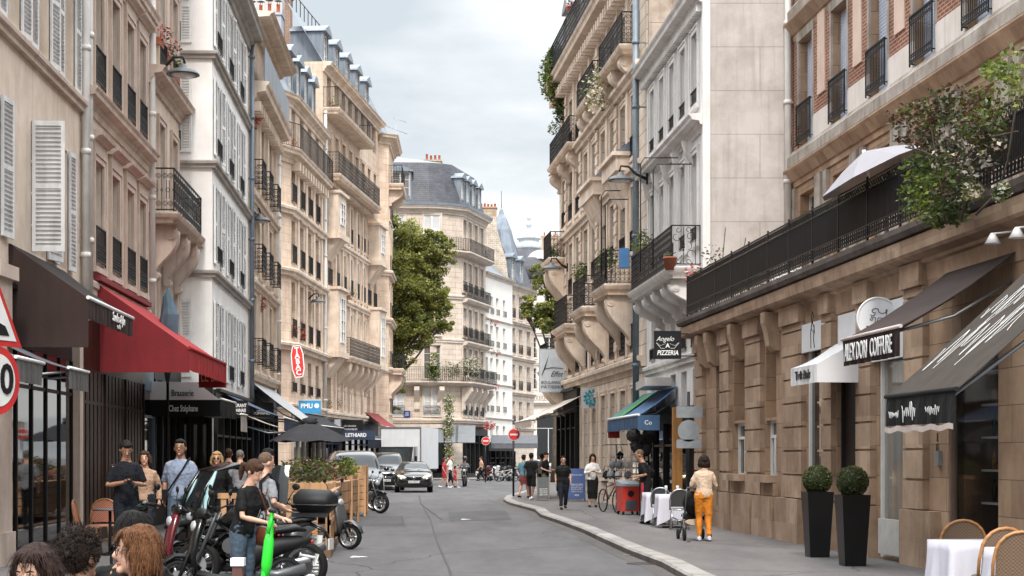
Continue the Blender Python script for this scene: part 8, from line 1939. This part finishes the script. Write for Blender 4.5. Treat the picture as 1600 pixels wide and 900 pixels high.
def clothtable(label,loc,rz,w=.62,drop=.55,group=None,h=.75):
    t=thing('cafe_table',label,'table',loc,rz,group); s=MB(); s.box(-w/2,w/2,-w/2,w/2,h-.035,h-.008); s.build('tabletop',M_LEAD,t); s=MB(); s.cyl((0,0,0),(0,0,h-.035),.03,n=8); s.box(-.2,.2,-.03,.03,0,.03); s.box(-.03,.03,-.2,.2,0,.03); s.build('leg',M_IRON,t)
    s=MB(); N=48; vs=[];ring_=[]
    W=w/2+.012
    def edge(i): 
        a=4*i/N; k=int(a)%4; f=(a%1)*2-1; return [(W*f,-W),(W,W*f),(-W*f,W),(-W,-W*f)][k]
    J=5
    for j in range(J+1):
        for i in range(N):
            x,y=edge(i); f=j/J; cr=1-abs(((4*i/N)%1)*2-1); dr=drop*(1+.38*(1-cr)); fold=.03*f*sin(i*2*pi*5/N*1.0+1)+.018*f*sin(i*1.9); r=1+.10*f+fold/W; vs.append((x*r,y*r,h-.004-dr*f*f**.05+0))
    fs=[(j*N+i,(j+1)*N+i,(j+1)*N+(i+1)%N,j*N+(i+1)%N) for j in range(J) for i in range(N)]; fs.append(tuple(range(N))); s.add(vs,fs,0,True)
    for q in range(1): pass
    o=s.build('tablecloth',cloth('linen_white',(.52,.51,.57),var=.05),None,loc,rz); tag(o,'white tablecloth draped on the '+label.replace(' under a white cloth',''),'tablecloth','white tablecloths'); return t
clothtable('near bistro table under a white cloth beside the chairs, left one',at(1514,16.6,PV),R(8),.6,.42)
clothtable('nearest bistro table under a white cloth at the right edge',at(1606,15.2,PV),R(4),.6,.45)
clothtable('cafe table under a white cloth beside the waiter',at(1028,39.0,PV),R(5),.62,.5)
clothtable('cafe table under a white cloth between the black chairs',at(1049,37.2,PV),R(3),.62,.5)
kc=bistro('black cafe chair with silver frame between the two clothed tables',at(1033,38.0,PV),R(172),WV_K,P_SIL,'black cafe chairs')
dup_b(kc,at(1061,36.2,PV),R(180),'black cafe chair with silver frame nearest the pushchair'); dup_b(kc,at(1075,38.6,PV),R(200),'black cafe chair against the souvenir shop wall')
for i,(dx) in enumerate((-.12,.14)):
    s=MB(); s.lathe([(.035,0),(.006,.008),(.006,.08),(.035,.11),(.032,.19),(.03,.19),(.03,.115)],12); o=s.build('wine_glass',mat('glass_pale',(.55,.6,.62),.05,0,.1,5),None,at(1049,37.2,PV+.75)+V(dx,0,0)); tag(o,'upturned wine glass on the white cloth, '+('left' if i==0 else 'right')+' one','glass','wine glasses')
# pushchair
t=thing('pushchair','black pushchair with cream basket pushed by the woman in orange trousers','pushchair',at(1084,31.7,PV),R(4))
s=MB(); s.ico((-.0,.0,.72),1,2,sc=(.22,.30,.26)); s.build('hood',C_BLK,t); s=MB(); s.tube([(0,-.05,.42),(0,.3,.46)],[(.08,.2),(.06,.2)],10); s.build('seat',C_BLK,t); s=MB(); s.tube([(0,-.3,.35),(0,.3,.33)],[(.06,.2),(.06,.18)],10); s.build('basket',cloth('basket_cream',(.5,.38,.28)),t)
s=MB()
for sg in (-1,1): s.tube([(sg*.2,-.42,1.0),(sg*.2,-.2,.6),(sg*.2,.35,.12)],.013,6); s.tube([(sg*.2,.1,.5),(sg*.22,-.32,.1)],.013,6)
s.tube([(-.2,-.42,1.0),(.2,-.42,1.0)],.016,6); s.build('frame',P_GRY,t)
for sg in (-1,1):
    for y,r in ((-.34,.12),(.36,.10)): s=MB(); s.cyl((sg*.24-.02,y,r),(sg*.24+.02,y,r),r,n=20); s.build('wheel',M_RUBBER,t)
# A-boards
def aboard(label,px,z,w,h,m,lines,fr=None,rz=0):
    t=thing('pavement_board',label,'sign board',at(px,z,PV),rz); 
    for sg,nm in ((-1,'front_board'),(1,'back_board')):
        s=MB(); s.box(-w/2,w/2,-.012,.012,.08,h); s.box(-w/2,-w/2+.03,-.015,.015,0,h+.02,1); s.box(w/2-.03,w/2,-.015,.015,0,h+.02,1); o=s.build(nm,[m,fr or m],t,(0,sg*.2,0)); o.rotation_euler=(sg*.17,0,0)
        if sg==-1:
            for (T,y,sz,mm) in lines: lettering(T,o,V(0,-.012,y),V(1,0,0),V(0,0,1),sz,mm)
            squiggle(o,V(0,-.012,h*.42),V(1,0,0),V(0,0,1),w*.7,.08,T_WHITE,int(px),.006,4)
    return t
aboard('black chalk board with white handwriting and a wooden frame',849,60,.44,.86,paint('slate_board',(.06,.07,.075)),[],WDD)
aboard('tall blue pavement board advertising repairs beside the skirted woman',901,59.5,.62,1.18,paint('board_blue',(.035,.075,.22)),[('Click & collect',.95,.07,T_WHITE),('Réparer & acheter',.62,.06,T_WHITE),('Allô',.22,.1,T_WHITE)])
# red ice-cream cart
t=thing('drinks_cooler','red pavement drinks cooler with grey grille and sloped lid','cooler',at(981,45.6,PV),R(12))
s=MB(); s.box(-.24,.24,-.3,.3,.1,.78); s.build('cabinet',paint('cooler_red',(.50,.04,.03),rough=.35),t); s=MB(); s.prism([(-.32,.78),(.32,.78),(.32,.94),(-.32,.84)],-.26,.26,'x'); s.build('lid',paint('cooler_lid',(.30,.34,.36),rough=.2),t); s=MB(); s.box(-.16,.16,-.312,-.301,.14,.40)
for k in range(6): s.box(-.16,.16,-.322,-.313,.15+k*.042,.175+k*.042)
s.build('grille',F_GRY,t); s=MB(); s.cyl((0,-.308,.58),(0,-.301,.58),.09,n=20); s.build('emblem',T_BLACK,t)
for x in (-.2,.2): 
    for y in (-.25,.25): s=MB(); s.cyl((x-.02,y,.05),(x+.02,y,.05),.05,n=12); s.build('castor',M_RUBBER,t)
# bag display, postcard rack, hanging wares
t=thing('display_stand','pole stand hung with grey and black handbags','display stand',at(963,49.5,PV)); s=MB(); s.cyl((0,0,0),(0,0,1.95),.02,n=8); s.box(-.35,.35,-.02,.02,1.93,1.96); s.box(-.02,.02,-.35,.35,1.3,1.33); s.build('stand',P_GRY,t)
rng=random.Random(2)
bags=[]
for i in range(11):
    x=rng.uniform(-.38,.38); y=rng.uniform(-.3,.1); z=rng.choice((1.05,1.35,1.62)); s=MB(); s.ico((0,0,0),1,1,sc=(.13,.07,.14)); s.tube([(-.08,0,.1),(-.05,0,.26),(.05,0,.26),(.08,0,.1)],.009,5)
    o=s.build('handbag',(C_GRY,C_BLK,C_WHT,C_GRY)[i%4],None,at(963,49.5,PV)+V(x,y,z)); tag(o,('grey','black','white','pale grey')[i%4]+' handbag hanging on the pole display stand','bag','handbags on the display stand')
    o['label']='handbag hanging on the display stand by the red cooler'
t=thing('postcard_rack','black postcard rack with white cards by the souvenir shop door','rack',at(1000,44.6,PV)); s=MB(); s.cyl((0,0,0),(0,0,1.9),.02,n=8)
for z in (.95,1.12,1.29,1.46,1.63,1.8): s.box(-.24,.24,-.2,.2,z,z+.012)
s.build('rack',P_MATT,t); s=MB()
for z in (.96,1.13,1.30,1.47,1.64):
    for x in (-.17,-.06,.05,.16): s.cbox((x,-.19,z+.07),(.07,.01,.11),rx=-.1)
s.build('postcards',C_WHT,t)
for i,(px,py) in enumerate(((990,680),(1001,690),(1014,682),(996,697),(1008,700),(1012,738))):
    s=MB(); s.ico((0,0,0),1,2,sc=(.19,.14,.2)); 
    rg=random.Random(i); leaves(s,(0,0,0),.2,220,.03,rg,(0,),O,.8); o=s.build('hanging_bag',mat('bag_dark_fabric',(.04,.036,.035),.8,0,.3,10),None,at(px,44.2,hz(py,44.2))); tag(o,'dark soft bag hanging under the blue awning of the souvenir shop','bag','bags under the blue awning')
# antennas
t=thing('tv_antenna','tall television antenna with side rods on the corner house roof','antenna',at(619,134,24.5)); s=MB(); s.cyl((0,0,0),(0,0,4.6),.035,n=6); s.build('mast',M_GALV,t); s=MB(); s.tube([(-.9,0,3.9),(.9,0,3.2)],.025,5); s.tube([(-.2,0,4.5),(.8,.3,4.2)],.02,5)
for k in range(6): s.tube([(-.9+.32*k,-.3,3.9-.13*k),(-.9+.32*k,.3,3.9-.13*k)],.015,4)
s.build('rods',M_GALV,t)
# sign frames standing on the white-house balcony
t=thing('iron_frame','thin black iron frames standing above the white house balcony','iron frame',at(1000,42.2,6.35)); s=MB()
for (x0,z0,x1,h) in ((.0,-.2,.95,2.9),(.25,-1.0,.95,2.6),(-.95,.6,.5,2.2),(-.8,1.4,.6,2.1)):
    s.tube([(x0,z0,0),(x0,z0,h-.15),(x0+.1,z0,h),(x0+x1,z0,h)],.016,5); 
s.build('frame',M_IRON,t)
s=MB(); s.box(-.14,.14,-.1,.1,.05,.6); o=s.build('storage_bin',paint('bin_blue',(.03,.12,.28)),None,at(975,47.5,7.05)); tag(o,'blue crate standing on the second right balcony','crate')
# litter, manhole, asphalt patches
s=MB(); s.lathe([(0,.004),(.32,.004),(.32,.0)],24); o=s.build('manhole_cover',mat('cast_iron',(.05,.045,.04),.6),None,at(1010,26.5,0)); tag(o,'round iron manhole cover near the right kerb','manhole cover')
rng=random.Random(9)
for i,(px,py) in enumerate(((812,791),(985,868),(728,812),(560,871))):
    s=MB(); q=gp(px,py,0); s.add([(-.14,-.1,.006),(.13,-.08,.012),(.16,.09,.007),(-.1,.12,.02)],[(0,1,2,3)]); o=s.build('litter',T_WHITE if i!=1 else M_LEAD,None,q); tag(o,'scrap of litter on the asphalt '+('by the far right kerb','by the near right kerb','in mid road','beside the white ticks')[i],'litter')

t=thing('trellis','white lattice trellis panel at the far end of the terrace','trellis',at(1229,38.6,5.0)); s=MB()
for i in range(11): s.box(-.33+.066*i-.012,-.33+.066*i+.012,-.01,.01,.5,1.25)
for i in range(11): s.box(-.34,.34,-.022,-.011,.5+.07*i,.524+.07*i)
s.build('lattice',M_WHITEP,t); s=MB()
for x in (-.4,-.14,.12,.38): s.cyl((x,.03,0),(x,.03,1.6),.012,n=6)
s.build('frame',M_IRON,t)
bpy.data.scenes.remove(TS)
